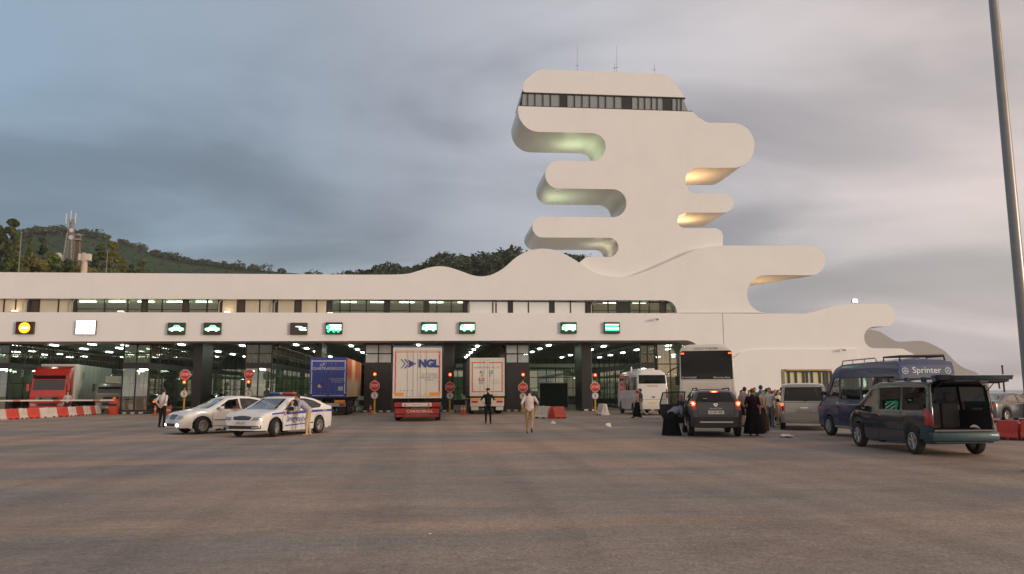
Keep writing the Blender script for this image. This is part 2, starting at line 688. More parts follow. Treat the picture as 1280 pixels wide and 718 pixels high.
def ridge(name, pxpts, Y, front, back, m, rough_h, n=120, rows=16, slant=0.0):
    """a hill whose crest runs along the given photo outline at distance Y (+slant*X)"""
    bm = bmesh.new()
    top = []
    for px, py in lerp_pts(pxpts, n):
        d = ray(px, py)
        t = Y / (d.y - slant * d.x)
        top.append(Vector((d.x * t, d.y * t, EYE + d.z * t)))
    grid = []
    for j in range(rows + 1):
        s = j / rows * 2 - 1           # -1 front foot, 0 crest, 1 back foot
        row = []
        for v in top:
            h = v.z * (1 - abs(s) ** 0.82)
            y = v.y + (front if s < 0 else back) * s
            w = mnoise.fractal(Vector((v.x, y, 3.0)) * 0.012, 1.0, 2.0, 5) * rough_h * min(1, 4 * abs(s)) * (1 - abs(s))
            jit = mnoise.noise(Vector((v.x, y, 9)) * 0.09) * rough_h * 0.05
            row.append(bm.verts.new((v.x + (0 if s > 0 else v.x / v.y * front * s), y, max(-2.0, h + w + jit * (1 - abs(s))) - (2.0 if abs(s) > 0.99 else 0))))
        grid.append(row)
    for a, b in zip(grid, grid[1:]):
        for i in range(len(a) - 1):
            bm.faces.new((a[i], a[i + 1], b[i + 1], b[i]))
    HILL_BVH.append(BVHTree.FromBMesh(bm))
    part(name, bm, m, smooth=60, kind='structure')
    return top


HILL_FAR = hill_mat('hill_green_far', (0.022, 0.046, 0.024), (0.038, 0.074, 0.034), (0.068, 0.104, 0.044), 0.02, 0.12)
HILL_NEAR = hill_mat('hill_scrub', (0.045, 0.075, 0.020), (0.080, 0.115, 0.028), (0.140, 0.150, 0.045), 0.09, 0.35)
top_far = ridge('hill_terrain', [(-260, 320), (-120, 308), (-40, 303), (20, 299), (36, 293), (58, 290), (78, 290), (100, 292), (128, 298), (160, 306), (195, 319), (240, 329), (300, 336), (360, 341), (420, 347), (520, 372)],
                760, 480, 380, HILL_FAR, 12, slant=0.18)
top_mid = ridge('hill_terrain', [(330, 372), (400, 352), (430, 346), (470, 340), (500, 337), (540, 331), (575, 328), (610, 327), (640, 321), (665, 322), (700, 328), (745, 332), (800, 346), (850, 400), (880, 440)],
                330, 190, 160, HILL_FAR, 10)
top_near = ridge('hill_terrain', [(-160, 305), (-60, 318), (0, 326), (40, 326), (70, 325), (110, 331), (150, 336), (190, 345), (240, 362), (320, 400)],
                 185, 62, 70, HILL_NEAR, 6)

# the wooded crest behind the terminal: reads as one mass
rnd = random.Random(3)
bm = bmesh.new()
outl = [(415, 343), (430, 341), (437, 335), (448, 338), (452, 335), (462, 337), (466, 332), (480, 329), (497, 326), (500, 336), (512, 331), (520, 328), (531, 327), (540, 319), (546, 316), (552, 315), (560, 315), (570, 317),
        (580, 318), (590, 318), (602, 316), (615, 315), (625, 312), (632, 309), (640, 307), (645, 308), (650, 313), (660, 314), (672, 318), (690, 318), (705, 316), (716, 317), (726, 318), (745, 321), (780, 328)]
for row, (yy, cnt) in enumerate(((330, 130), (312, 110), (294, 100))):
    for k in range(cnt):
        px = 412 + 372 * (k + rnd.uniform(-.4, .4)) / cnt
        px = max(416, min(779, px))
        py = 340
        for (x0, y0), (x1, y1) in zip(outl, outl[1:]):
            if x0 <= px <= x1:
                py = y0 + (y1 - y0) * (px - x0) / (x1 - x0)
        tip = at(px, py + row * 4.5 + rnd.uniform(0, 3.0 if row == 0 else 9), yy + rnd.uniform(-6, 6))
        h = rnd.uniform(5, 10)
        w = rnd.uniform(1.8, 3.6)
        if rnd.random() < 0.35:        # conifer
            bl = [((tip.x, tip.y, tip.z - h * f), w * 0.25 + w * 0.55 * f, w * 0.25 + w * 0.55 * f, h * 0.16) for f in (0.06, 0.2, 0.38, 0.58, 0.8)]
        else:
            bl = [((tip.x + rnd.uniform(-w, w) * .6, tip.y + rnd.uniform(-w, w) * .5, tip.z - h * f), w * rnd.uniform(.6, 1), w, h * 0.22) for f in (0.22, 0.4, 0.62, 0.85)]
        leaves(bm, bl, 105, 0.78, rnd)
part('hillside_wood', bm, [F_FAR], kind='stuff', label='dark green wood along the crest behind the terminal', cat='wood')

# shrubs and trees dotted along the far slope: a mass far off
bm = bmesh.new()
for k in range(150):
    px = rnd.choice([rnd.uniform(30, 75), rnd.uniform(75, 220), rnd.uniform(170, 400), rnd.uniform(200, 300)])
    i = min(range(len(top_far)), key=lambda q: abs(top_far[q].x / top_far[q].y - (ray(px, 300).x / ray(px, 300).y)))
    v = top_far[i]
    s = rnd.uniform(2.0, 4.2) * (1.6 if rnd.random() < 0.10 else 1)
    bl = [((v.x + rnd.uniform(-3, 3), v.y + rnd.uniform(-10, 6), v.z + s * 0.25 + rnd.uniform(-1, 1)), s, s, s * 0.75),
          ((v.x + rnd.uniform(-6, 6), v.y + rnd.uniform(-8, 6), v.z + s * 0.1), s * .8, s, s * 0.6)]
    leaves(bm, bl, 90, 1.35, rnd)
for k in range(520):
    px, py = rnd.uniform(-5, 410), rnd.uniform(285, 345)
    d = ray(px, py)
    hit = HILL_BVH[0].ray_cast(Vector((0, 0, EYE)), d.normalized())
    if hit[0] is None:
        continue
    v = hit[0]
    s = rnd.uniform(1.0, 2.6)
    leaves(bm, [((v.x, v.y, v.z + s * .3), s, s, s * .7)], 24, 0.8, rnd)
part('far_scrub', bm, [F_FAR], kind='stuff', label='dark bushes dotted along the far hill crest', cat='bushes')


def tree(name, label, base, h, w, kind='round', fol=None, n=1500, leaf=0.42, seed=1, group='trees on the hill above the terminal'):
    """trunk with limbs and a crown of leaf clumps"""
    rn = random.Random(seed)
    t = thing(name, label, 'tree', base, 0, group)
    bm = bmesh.new()
    lean = rn.uniform(-.03, .03)
    pts = [(lean * h * f * f, 0.02 * h * math.sin(f * 5), h * f) for f in (-0.06, 0.1, 0.3, 0.5, 0.7, 0.9)]
    path_tube(bm, pts, [h * 0.028 * k for k in (1.3, 1, .8, .6, .4, .15)], 7)
    for k in range(9):
        f = rn.uniform(0.28, 0.8)
        a = rn.uniform(0, 6.28)
        ln = w * rn.uniform(0.6, 1.0) * (1 - f * 0.5)
        s = Vector((lean * h * f * f, 0, h * f))
        path_tube(bm, [s, s + Vector((math.cos(a) * ln * .5, math.sin(a) * ln * .5, ln * .25)), s + Vector((math.cos(a) * ln, math.sin(a) * ln, ln * .7))], [h * 0.012, h * .008, h * .004], 5)
    part('trunk', bm, M_BARK, t, smooth=50)
    bm = bmesh.new()
    bl = []
    if kind == 'cone':
        for f in (0.12, 0.24, 0.36, 0.48, 0.60, 0.72, 0.84, 0.95):
            rr = w * (1.02 - f) ** 0.75
            for q in range(3):
                a = rn.uniform(0, 6.28)
                bl.append(((math.cos(a) * rr * .45, math.sin(a) * rr * .45, h * f), rr * .62, rr * .62, h * .075))
    else:
        lo = 0.34 if kind == 'round' else 0.16
        for q in range(15):
            f = rn.uniform(lo, 0.94)
            rr = w * math.sin(math.pi * min(0.97, max(0.12, (f - lo + .12) / (1.06 - lo)))) ** 0.7
            a = rn.uniform(0, 6.28)
            d = rr * rn.uniform(0.25, 0.8)
            s = w * rn.uniform(0.26, 0.44)
            bl.append(((math.cos(a) * d, math.sin(a) * d, h * f), s, s, s * rn.uniform(.6, .9)))
    leaves(bm, bl, int(n * 1.7), leaf * 1.15, rn)
    part('crown', bm, [fol or F_MID], t)
    return t


def hill_tree(px, py_top, py_base, Y, wpx, kind, fol, name, label, n=1500, seed=1):
    b, tp = at(px, py_base, Y), at(px, py_top, Y)
    h = tp.z - b.z
    tree(name, label, (b.x, b.y, b.z), h, wpx / FPX * Y * 0.5, kind, fol, n, max(0.26, h * 0.030), seed)


ht = hill_tree
ht(-8, 279, 352, 168, 30, 'bush', F_DARK, 'evergreen_tree', 'big dark tree cut off by the left edge of the picture', 2600, 11)
ht(10, 272, 350, 172, 26, 'bush', F_DARK, 'evergreen_tree', 'tallest dark tree at the far left above the terminal roof', 2600, 12)
ht(17, 288, 350, 164, 16, 'bush', F_MID, 'broadleaf_tree', 'lighter tree leaning out right of the tallest dark tree', 1300, 13)
ht(35, 295, 350, 174, 16, 'cone', F_MID, 'cypress_tree', 'narrow green cypress beside the pale pole on the hill', 1500, 14)
ht(51, 290, 346, 176, 13, 'bush', F_DARK, 'cypress_tree', 'slim dark tree left of the white dome', 1500, 15)
ht(42, 319, 352, 160, 36, 'bush', F_GOLD, 'broad_bush', 'broad golden-green bush under the cypresses at roof level', 1900, 16)
ht(20, 318, 352, 158, 22, 'bush', F_MID, 'broad_bush', 'green bush at the roof edge below the tallest tree', 1300, 22)
ht(66, 317, 348, 166, 24, 'bush', F_MID, 'broad_bush', 'green bush below the white dome', 1200, 23)
ht(84, 326, 350, 160, 26, 'bush', F_DARK, 'broad_bush', 'dark bush at the foot of the lattice mast', 1200, 24)
ht(122, 307, 347, 182, 22, 'bush', F_DARK, 'broadleaf_tree', 'dark round tree right of the pink post', 1500, 17)
ht(139, 300, 346, 186, 19, 'round', F_GOLD, 'poplar_tree', 'golden-green tree with a bare trunk right of the pink post', 1700, 18)
ht(153, 325, 348, 180, 12, 'bush', F_GOLD, 'young_tree', 'small golden tree between the poplar and the round green tree', 700, 19)
ht(177, 320, 347, 180, 14, 'bush', F_MID, 'young_tree', 'round green tree standing alone at the roof edge', 900, 20)
ht(164, 331, 348, 176, 12, 'bush', F_DARK, 'broad_bush', 'low dark bush left of the lone round tree', 600, 21)
ht(104, 335, 350, 158, 42, 'bush', F_GOLD, 'broad_bush', 'low sunlit scrub behind the pink post', 1300, 25)
ht(136, 337, 350, 160, 34, 'bush', F_MID, 'broad_bush', 'low green scrub under the poplar', 1000, 26)

# lattice radio mast
p0, p1 = at(86, 322, 178), at(86, 274, 178)
t = thing('radio_mast', 'tall grey lattice radio mast with antennas on the hill', 'mast', (p0.x, p0.y, p0.z - 1), 0)
H = p1.z - p0.z + 1
M_STEEL = mat('galvanised', (0.36, 0.35, 0.34), 0.55, 0.4, var=0.12)
bm = bmesh.new()
for sx, sy in ((1, 1), (1, -1), (-1, 1), (-1, -1)):
    tube(bm, (sx * .85, sy * .85, 0), (sx * .32, sy * .32, H), .09, .07, 5)
lv = 9
for k in range(lv):
    a, b = k / lv, (k + 1) / lv
    ra, rb = .85 - .53 * a, .85 - .53 * b
    for (ax, ay), (bx, by) in (((1, 1), (1, -1)), ((1, -1), (-1, -1)), ((-1, -1), (-1, 1)), ((-1, 1), (1, 1))):
        tube(bm, (ax * ra, ay * ra, H * a), (bx * rb, by * rb, H * b), .05, .05, 4)
        tube(bm, (bx * ra, by * ra, H * a), (ax * rb, ay * rb, H * b), .05, .05, 4)
        tube(bm, (ax * rb, ay * rb, H * b), (bx * rb, by * rb, H * b), .05, .05, 4)
part('lattice', bm, M_STEEL, t)
M_ANT = mat('antenna_white', (0.62, 0.60, 0.57), 0.5)
for k, (dx, z) in enumerate(((-.95, H - .2), (0.0, H + .4), (1.0, H - .1))):
    bm = bmesh.new()
    tube(bm, (dx, -.5, z - 1.0), (dx, -.5, z + 1.4), .13, .13, 6)
    tube(bm, (dx, -.5, z - .6), (0, 0, z - .9), .05, .05, 4)
    part('antenna_panel', bm, M_ANT, t)
for z in (H * .55, H * .72):
    bm = bmesh.new()
    lathe(bm, [(0.05, -.75), (.45, -1.0), (.5, -1.05)], 'Y', 12, off=(.6, 0, z))
    part('dish', bm, M_ANT, t)

# watch tower
p0, p1 = at(95.5, 326, 172), at(95.5, 292, 172)
H = p1.z - p0.z
t = thing('watch_tower', 'brown watch tower with a small cabin beside the lattice mast', 'tower', p0, 0.2)
M_BROWN = mat('weathered_steel', (0.20, 0.15, 0.11), 0.8, var=0.2)
bm = bmesh.new()
for sx, sy in ((1, 1), (1, -1), (-1, 1), (-1, -1)):
    tube(bm, (sx * .6, sy * .6, -1), (sx * .45, sy * .45, H * .74), .13, .12, 5)
for k in range(5):
    a, b = k / 5 * .74, (k + 1) / 5 * .74
    for (ax, ay), (bx, by) in (((1, 1), (1, -1)), ((1, -1), (-1, -1)), ((-1, -1), (-1, 1)), ((-1, 1), (1, 1))):
        tube(bm, (ax * .56, ay * .56, H * a), (bx * .47, by * .47, H * b), .07, .07, 4)
        tube(bm, (bx * .47, by * .47, H * b), (ax * .47, ay * .47, H * b), .07, .07, 4)
part('frame', bm, M_BROWN, t)
part('cabin', bbox(-.55, .55, -.55, .55, H * .76, H * .93, .05), M_BROWN, t)
part('balcony', bbox(-.85, .85, -.85, .85, H * .735, H * .757), M_STEEL, t)
bm = bmesh.new()
lathe(bm, [(.9, H * .932), (.85, H * .95), (0.02, H)], 'Z', 4)
part('roof', bm, M_STEEL, t)
for yy in (-.57,):
    part('window', bbox(-.4, .4, yy - .01, yy + .02, H * .82, H * .90), mat('dark_pane', (0.03, 0.035, 0.04), 0.1), t)

# white dome
p0 = at(73, 322, 182)
t = thing('radome', 'small white dome on the hill left of the lattice mast', 'dome', p0, 0)
bm = bmesh.new()
lathe(bm, [(.75, -.6), (.78, .2)] + [(0.8 * math.cos(a), .2 + .9 * math.sin(a)) for a in [R(5 + 12 * k) for k in range(7)]] + [(0.01, 1.1)], 'Z', 20)
part('shell', bm, M_ANT, t, smooth=40)
bm = bmesh.new()
lathe(bm, [(.5, -2.2), (.5, -.6)], 'Z', 12)
part('base', bm, M_STEEL, t)

# flared concrete post with a box head
p0, p1 = at(104.5, 346, 140), at(104.5, 317, 140)
H = p1.z - p0.z
t = thing('concrete_post', 'pink sunlit concrete post with a white box head at the roof edge', 'post', (p0.x, p0.y, p0.z - 3), 0)
M_PINK = mat('pale_concrete', (0.60, 0.46, 0.38), 0.8, var=0.08)
bm = bmesh.new()
lathe(bm, [(.62, 0), (.5, H * .5 + 3), (.33, H + 2.6)], 'Z', 10)
part('shaft', bm, M_PINK, t, smooth=50)
part('head', bbox(-1.0, 1.0, -.45, .45, H + 1.7, H + 2.9, .06), mat('box_white', (0.62, 0.58, 0.52), 0.6), t)
part('bracket', bbox(-.28, .28, -.6, -.46, H + 1.4, H + 3.05, .03), M_PINK, t)

# pale pole left of the cypress
for px, y0, y1, lab in ((24.5, 322, 290, 'thin pale pole between the dark trees at the far left'), (133, 336, 313, 'thin pole in front of the dark round hill tree')):
    a, b = at(px, y0, 156), at(px, y1, 156)
    t = thing('utility_pole', lab, 'pole', (a.x, a.y, a.z - 3), 0, 'utility poles on the hill')
    bm = bmesh.new()
    tube(bm, (0, 0, 0), (0, 0, b.z - a.z + 3), .11, .08, 7)
    part('shaft', bm, mat('pole_pale', (0.24, 0.21, 0.18), 0.8), t)
    bm = bbox(-.22, .22, -.06, .06, b.z - a.z + 2.7, b.z - a.z + 2.85)
    part('crossarm', bm, mat('pole_pale', (0.24, 0.21, 0.18), 0.8), t)

# ------------------------------------------------------------------ the terminal
M_WHITE = mat('white_render', (0.81, 0.805, 0.80), 0.62, var=0.03, vscale=0.35, bump=0.05, bscale=3, streak=0.02)
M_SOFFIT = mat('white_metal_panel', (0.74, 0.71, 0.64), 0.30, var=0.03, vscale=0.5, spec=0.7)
M_BLACK = mat('dark_cladding', (0.026, 0.025, 0.025), 0.38, var=0.2, vscale=1.5)
M_FRAME = mat('dark_frame', (0.022, 0.022, 0.022), 0.35)
M_GREY = mat('grey_wall', (0.33, 0.31, 0.29), 0.75, var=0.1, vscale=1)
G_STORE = glass('office_glass', (0.90, 0.96, 0.88), 1.6, 1.5, 0.01)
G_MIRR = glass('reflecting_glass', (0.80, 0.88, 0.80), 4.0, 1.5, 0.01)
G_BOOTH = glass('booth_glass', (0.92, 0.96, 0.92), 4.0, 1.5, 0.01)
terminal = thing('border_terminal', 'long white border terminal with a wavy tower of stacked rounded arms', 'building', (0, 62, 0), 0)
T0 = Vector((0, 62, 0))


def tpart(name, bm, mats, smooth=None, parent=None, **kw):
    """part of the terminal given in world coordinates"""
    bmesh.ops.translate(bm, verts=bm.verts, vec=-T0)
    return part(name, bm, mats, parent or terminal, smooth, **kw)


# --- tower
YT = 62.5
TB = YT + 5.7
body_px = [(648, 132.8, 0), (866.5, 139.8, 0), (872, 146, 10), (884, 153.5, 14), (944, 154.5, 27), (942, 210, 27), (857, 210, 14), (857, 242, 14), (917, 242, 12), (917, 266, 12), (847, 266, 9.5), (847, 285.5, 9.5),
           (904, 285.5, 10), (903, 340, 0), (880, 372, 0), (740, 372, 0), (716, 346, 0), (724, 328.5, 6), (733, 321, 8), (773, 321.5, 11.5), (773, 297.5, 11.5), (666, 297, 13), (665, 271, 13), (783, 272, 17.5), (783, 237, 17.5), (682, 235.5, 17), (681, 201, 17),
           (757, 201.5, 17), (757, 167, 17), (645.5, 164.5, 27)]
bm = bmesh.new()
slab_xz(bm, xz(fillet(body_px, 12), YT), YT, TB, 0, 1)
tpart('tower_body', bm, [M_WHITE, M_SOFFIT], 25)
cap_px = [(652, 115.3, 4), (656, 101, 8), (672, 87.5, 16), (690, 87.3, 0), (815, 92.3, 0), (834, 93, 17), (847, 108, 20), (855.5, 122, 0)]
bm = bmesh.new()
slab_xz(bm, xz(fillet(cap_px, 10), YT), YT, TB, 0, 1)
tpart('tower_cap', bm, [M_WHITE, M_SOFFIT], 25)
# glazed band between body and cap: a dark core, then mullions and single panes
core_px = [(654, 114, 0), (854, 121, 0), (864, 141, 0), (650.5, 134, 0)]
bm = bmesh.new()
slab_xz(bm, xz(core_px, YT), YT + 0.9, TB - .3, 0, 0)
band = tpart('tower_window_band', bm, mat('dim_interior', (0.10, 0.105, 0.105), 0.8))
M_TPANE = mat('tower_pane', (0.26, 0.29, 0.30), 0.10, 0.0, spec=0.9, coat=0.8, var=0.10, vscale=0.3)
edges = [653.5, 660, 669, 679, 688.5, 700.5, 709, 718.5, 728, 737.5, 748.5, 757.5, 768.5, 778.5, 790, 798.5, 806.5, 815, 822, 830, 840.5, 847, 852, 862]
for i, (a, b) in enumerate(zip(edges, edges[1:])):
    dark_panel = i in (5, 13, 19)
    def ty(x): return 115.5 + (x - 653) * 0.0340
    def by(x): return 132.6 + (x - 653) * 0.0340
    ins = 0.45
    bt = b - 7 if i == len(edges) - 2 else b
    bm = bmesh.new()
    slab_xz(bm, xz([(a + ins, ty(a), 0), (bt - ins, ty(b), 0), (b - ins, by(b), 0), (a + ins - (1.5 if i == 0 else 0), by(a), 0)], YT), YT + .16 - (.06 if dark_panel else 0), YT + .22, 0, 0)
    tpart('panel' if dark_panel else 'pane', bm, M_FRAME if dark_panel else M_TPANE, parent=band)
bm = bmesh.new()
for a in edges[1:-1]:
    slab_xz(bm, xz([(a - .55, ty(a) - .3, 0), (a + .55, ty(a) - .3, 0), (a + .55, by(a) + .3, 0), (a - .55, by(a) + .3, 0)], YT), YT + .07, YT + .30, 0, 0)
for yy, o1 in ((ty, 0.25), (by, -0.25)):
    slab_xz(bm, xz([(652, yy(652) + o1 - .6, 0), (857 if o1 > 0 else 866, yy(857) + o1 - .6, 0), (857 if o1 > 0 else 866, yy(857) + o1 + .6, 0), (652, yy(652) + o1 + .6, 0)], YT), YT + .05, YT + .28, 0, 0)
tpart('mullions', bm, M_FRAME, parent=band)
l0, l1 = at(652.6, 115.3, YT), at(648.6, 132.8, YT)
nside = 4
for k in range(nside):     # the band turns the corner down the left side
    ya, yb = YT + .2 + (TB - YT - .3) * k / nside, YT + .2 + (TB - YT - .3) * (k + 1) / nside - .1
    bm = bmesh.new()
    vs = [bm.verts.new((l0.x + dx, y, l0.z)) if top else bm.verts.new((l1.x + dx, y, l1.z)) for dx in (0.06, 0.14) for (y, top) in ((ya, 1), (yb, 1), (yb, 0), (ya, 0))]
    bm.faces.new(vs[:4])
    bm.faces.new(vs[4:][::-1])
    for q in range(4):
        bm.faces.new((vs[q], vs[(q + 1) % 4], vs[4 + (q + 1) % 4], vs[4 + q]))
    tpart('pane', bm, M_FRAME, parent=band)
# antennas on the roof
for px, y1, y0, yb in ((721.5, 55, 88, 64.5), (770.8, 57, 90, 65.5), (768, 78, 91, 64), (818, 80, 93, 64.5)):
    a, b = at(px, y0 + 1, yb), at(px, y1, yb)
    bm = bmesh.new()
    tube(bm, (a.x, yb, a.z - .6), (b.x, yb, b.z), .022, .012, 5)
    tube(bm, (a.x - .12, yb, a.z + .5), (a.x + .12, yb, a.z + .5), .03, .03, 4)
    tpart('aerial', bm, M_STEEL)

# --- upper slab with the wave (in front of the tower) and its arm to the right
YB = 61.9
wave = [(-190, 339.2, 0), (0, 340.5, 0), (430, 343.4, 0), (500, 343.2, 60), (526, 339, 60), (551, 333.2, 0)]


def smooth_curve(pts, n=6):
    out = []
    P = [Vector(p) for p in pts]
    for i in range(len(P) - 1):
        a, b, c, d = P[max(i - 1, 0)], P[i], P[i + 1], P[min(i + 2, len(P) - 1)]
        for k in range(n):
            t = k / n
            out.append(tuple(0.5 * ((2 * b) + (c - a) * t + (2 * a - 5 * b + 4 * c - d) * t * t + (3 * b - a - 3 * c + d) * t ** 3)))
    out.append(tuple(P[-1]))
    return out


crest = smooth_curve([(430, 343.4), (480, 343.6), (508, 342.5), (522, 339), (536, 334.8), (550, 333), (564, 335), (580, 340.5), (592, 344.6), (604, 345.6), (616, 343), (630, 335), (645, 322), (660, 314), (677, 311), (694, 313), (710, 320), (724, 328.5),
                      (740, 339), (756, 344.6), (772, 346.2), (788, 345.2), (808, 339), (830, 329.8), (852, 320), (872, 311.6), (888, 308.2), (905, 307.3), (930, 307.2)], 4)
slabpx = [(-190, 339.2)] + [(0, 340.5)] + crest + fillet([(930, 307.2, 0), (1031.5, 307.2, 18.6), (1031.5, 344.5, 18.4), (934, 343.8, 23.5), (934, 391.2, 23.5), (958, 391.2, 0)], 12)[1:] + fillet([(846, 391.2, 0), (846, 375.6, 15), (780, 375.4, 0)], 10)[:12] + [(-190, 372.6)]
xa, xb = at(934, 366, YB).x, at(1016, 345, YB).x


def wing_back(x):
    if x <= xa:
        return YB + 6.2 if x < xa - 14 else 75.5
    return max(YB + 0.6, 75.5 + (YB + 0.6 - 75.5) * (x - xa) / (xb - xa))


bm = bmesh.new()
slab_xz(bm, xz(slabpx, YB), YB, wing_back, 0, 1)
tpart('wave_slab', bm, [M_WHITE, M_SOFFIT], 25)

# --- lane fascia and the right wing with its hook, one seam between
YA = 61.7
g0 = -0.05


def with_ground(pts):
    return [(x, z) for x, z in pts]


fz = xz([(-190, 390.2), (903.0, 391.8)], YA)
r_ = xz(fillet([(876, 470, 0), (876, 425.6, 19), (700, 425.9, 0)], 10), YA)
fas = fz + [(fz[1][0], g0), (r_[0][0], g0)] + r_[1:-1] + xz([(700, 425.9), (-190, 427.6)], YA)
bm = bmesh.new()
slab_xz(bm, fas, YA, 64.6, 0, 0)
tpart('lane_fascia', bm, M_WHITE, 25)
w_ = xz(fillet([(903.35, 391.8, 0), (1008, 392.4, 6), (1026, 387.5, 20), (1044, 382.2, 20), (1060, 380, 0), (1119, 380, 13), (1119, 408.3, 13), (1080, 408.5, 13), (1080, 435.3, 13), (1128, 436, 12), (1144, 444, 12), (1156, 462, 0)], 10), YA)
wing = w_ + [(at(1164, 490, YA).x, g0), (w_[0][0], g0)]
xh = at(1080, 420, YA).x
xh2 = at(1112, 420, YA).x
bm = bmesh.new()
slab_xz(bm, wing, YA - .03, YA + 2.4, 0, 1)
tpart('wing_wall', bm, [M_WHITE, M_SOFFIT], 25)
# low proud panel along the foot of the wing
lp = xz(fillet([(916, 449, 0), (926, 441, 12), (946, 437, 10), (1072, 436.2, 0)], 8), YA - .2)
bm = bmesh.new()
slab_xz(bm, lp + [(lp[-1][0], g0), (lp[0][0], g0)], YA - .17, YA - .034, 0, 0)
tpart('plinth_panel', bm, M_WHITE, 25)

# grey back wing showing past the hook
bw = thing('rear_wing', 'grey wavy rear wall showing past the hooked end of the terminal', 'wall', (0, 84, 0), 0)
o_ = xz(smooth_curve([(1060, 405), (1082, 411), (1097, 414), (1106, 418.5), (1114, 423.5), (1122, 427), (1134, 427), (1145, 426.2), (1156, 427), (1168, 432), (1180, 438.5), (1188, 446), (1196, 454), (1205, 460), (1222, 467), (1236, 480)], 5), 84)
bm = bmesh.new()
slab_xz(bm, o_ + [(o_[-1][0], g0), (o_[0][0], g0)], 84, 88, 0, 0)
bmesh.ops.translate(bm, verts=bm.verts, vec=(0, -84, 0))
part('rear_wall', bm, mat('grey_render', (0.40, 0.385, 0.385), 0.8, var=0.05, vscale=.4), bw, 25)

# --- upper storey behind the window band
zf = at(300, 391, YA).z
zc = at(300, 374.5, YB).z
xl, xr = at(-190, 390, YB).x, at(846, 390, YB).x
YG = 62.5
part_ = bbox(xl, xr + 1, YB + .3, 100, zf - 1.35, zf - 1.1)
tpart('upper_floor', part_, M_GREY)
tpart('upper_back_wall', bbox(xl, xr + 1, 69.4, 69.6, zf - 1.1, zc + .4), mat('office_wall', (0.50, 0.55, 0.44), 0.8, var=0.06, vscale=.6))
tpart('upper_ceiling', bbox(xl, xr + 1, YG + .1, 69.4, zc + .42, zc + .5), mat('office_ceiling', (0.52, 0.62, 0.42), 0.8))
tpart('band_end_wall', bbox(xr + .05, xr + .4, YB + .3, 69.4, zf - 1.1, zc + .4), M_WHITE)
tpart('terrace_soffit', bbox(xl, xr + .6, YB + 6.3, 100, zc + .6, zc + 1.9), M_WHITE)


def bandx(px):
    return at(px, 383, YG).x


M_BLIND = mat('beige_blind', (0.56, 0.51, 0.39), 0.8, var=0.06, vscale=1.2)
M_WBLIND = mat('white_blind', (0.74, 0.77, 0.75), 0.7, var=0.03)
M_DOORB = mat('brown_panel', (0.060, 0.038, 0.028), 0.5)
sections = []      # (from, to, kind)
for a, b, k in ((-160, -130, 'g'), (-130, -90, 'b'), (-90, -70, 'b'), (-70, -40, 'b'), (-40, -20, 'b'), (-20, 5.5, 'b'), (5.5, 20, 'b'), (20, 34, 'b'), (34, 38.5, 'd'), (38.5, 49.5, 'd'), (49.5, 73.5, 'b'), (73.5, 91, 'b'), (91, 96, 'd'), (96, 131, 'g'), (131, 160, 'g'), (160, 177.5, 'g'),
                (177.5, 184, 'd'), (184, 203, 'g'), (203, 229, 'g'), (229, 236, 'd'), (236, 259, 'g'), (259, 273, 'g'), (273, 277.5, 'd'), (277.5, 297, 'b'), (297, 306, 'd'), (306, 325, 'b'), (325, 342, 'b'), (342, 347, 'd'), (347, 369, 'b'), (369, 376.5, 'd'),
                (376.5, 396, 'b'), (396, 409, 'b'), (409, 415, 'd'), (415, 425, 'g'), (425, 437.5, 'g'), (437.5, 458, 'g'), (458, 480.5, 'g'), (480.5, 487, 'd'), (487, 512, 'g'), (512, 530, 'g'), (530, 536, 'd'), (536, 546, 'g'), (546, 564, 'g'), (564, 579, 'g'), (579, 586, 'd'),
                (586, 616, 'w'), (616, 620, 'w'), (620, 635.5, 'w'), (635.5, 640.5, 'd'), (640.5, 660.5, 'w'), (660.5, 687, 'w'), (687, 692.5, 'd'), (692.5, 713, 'w'), (713, 732, 'w'), (732, 741, 'd'), (741, 760, 'g'), (760, 771, 'g'), (771, 787, 'd'), (787, 799.5, 'g'), (799.5, 811.5, 'g'), (811.5, 825, 'g'), (825, 832, 'd'), (832, 846, 'g')):
    sections.append((a, b, k))
bm = bmesh.new()
for a, b, k in sections:
    x = bandx(a)
    box(bm, x - .05, x + .05, YG - .07, YG + .07, zf - 1.1, zc + .4)
box(bm, xl, xr, YG - .05, YG + .05, zc + .05, zc + .14)
box(bm, bandx(96), bandx(273), YG - .03, YG + .03, zf + .26, zf + .32)
box(bm, bandx(415), bandx(586), YG - .03, YG + .03, zf + .28, zf + .34)
box(bm, bandx(741), bandx(846), YG - .03, YG + .03, zf + .42, zf + .48)
frame_up = tpart('upper_frame', bm, M_FRAME)
for a, b, k in sections:
    x0, x1 = bandx(a) + .055, bandx(b) - .055
    if x1 - x0 < .05:
        continue
    if k == 'd':
        tpart('panel', bbox(x0, x1, YG - .04, YG + .04, zf - 1.05, zc + .04), M_DOORB if a < 400 else M_FRAME, parent=frame_up)
    else:
        tpart('pane', bbox(x0, x1, YG - .012, YG + .012, zf - 1.05, zc + .04), G_STORE, parent=frame_up)
        if k in 'bw':
            tpart('blind', bbox(x0, x1, YG - .045, YG - .02, zf - 1.05, zc + .04), M_BLIND if k == 'b' else M_WBLIND, parent=frame_up)
E_TUBE = emis('tube_light', (0.86, 1.0, 0.82), 13.0)
E_SPOT = emis('downlight', (1.0, 0.95, 0.8), 10.0)
for k in range(24):
    x = bandx(-10 + k * 37)
    zl_ = at(-10 + k * 37, 373.6 + (k * 37) * .0022, YB).z - .10
    tpart('ceiling_lamp', bbox(x - .6, x + .6, 63.6, 63.8, zl_ + .06, zl_ + .10), emis('office_tube', (0.80, 1.0, 0.70), 7.0))
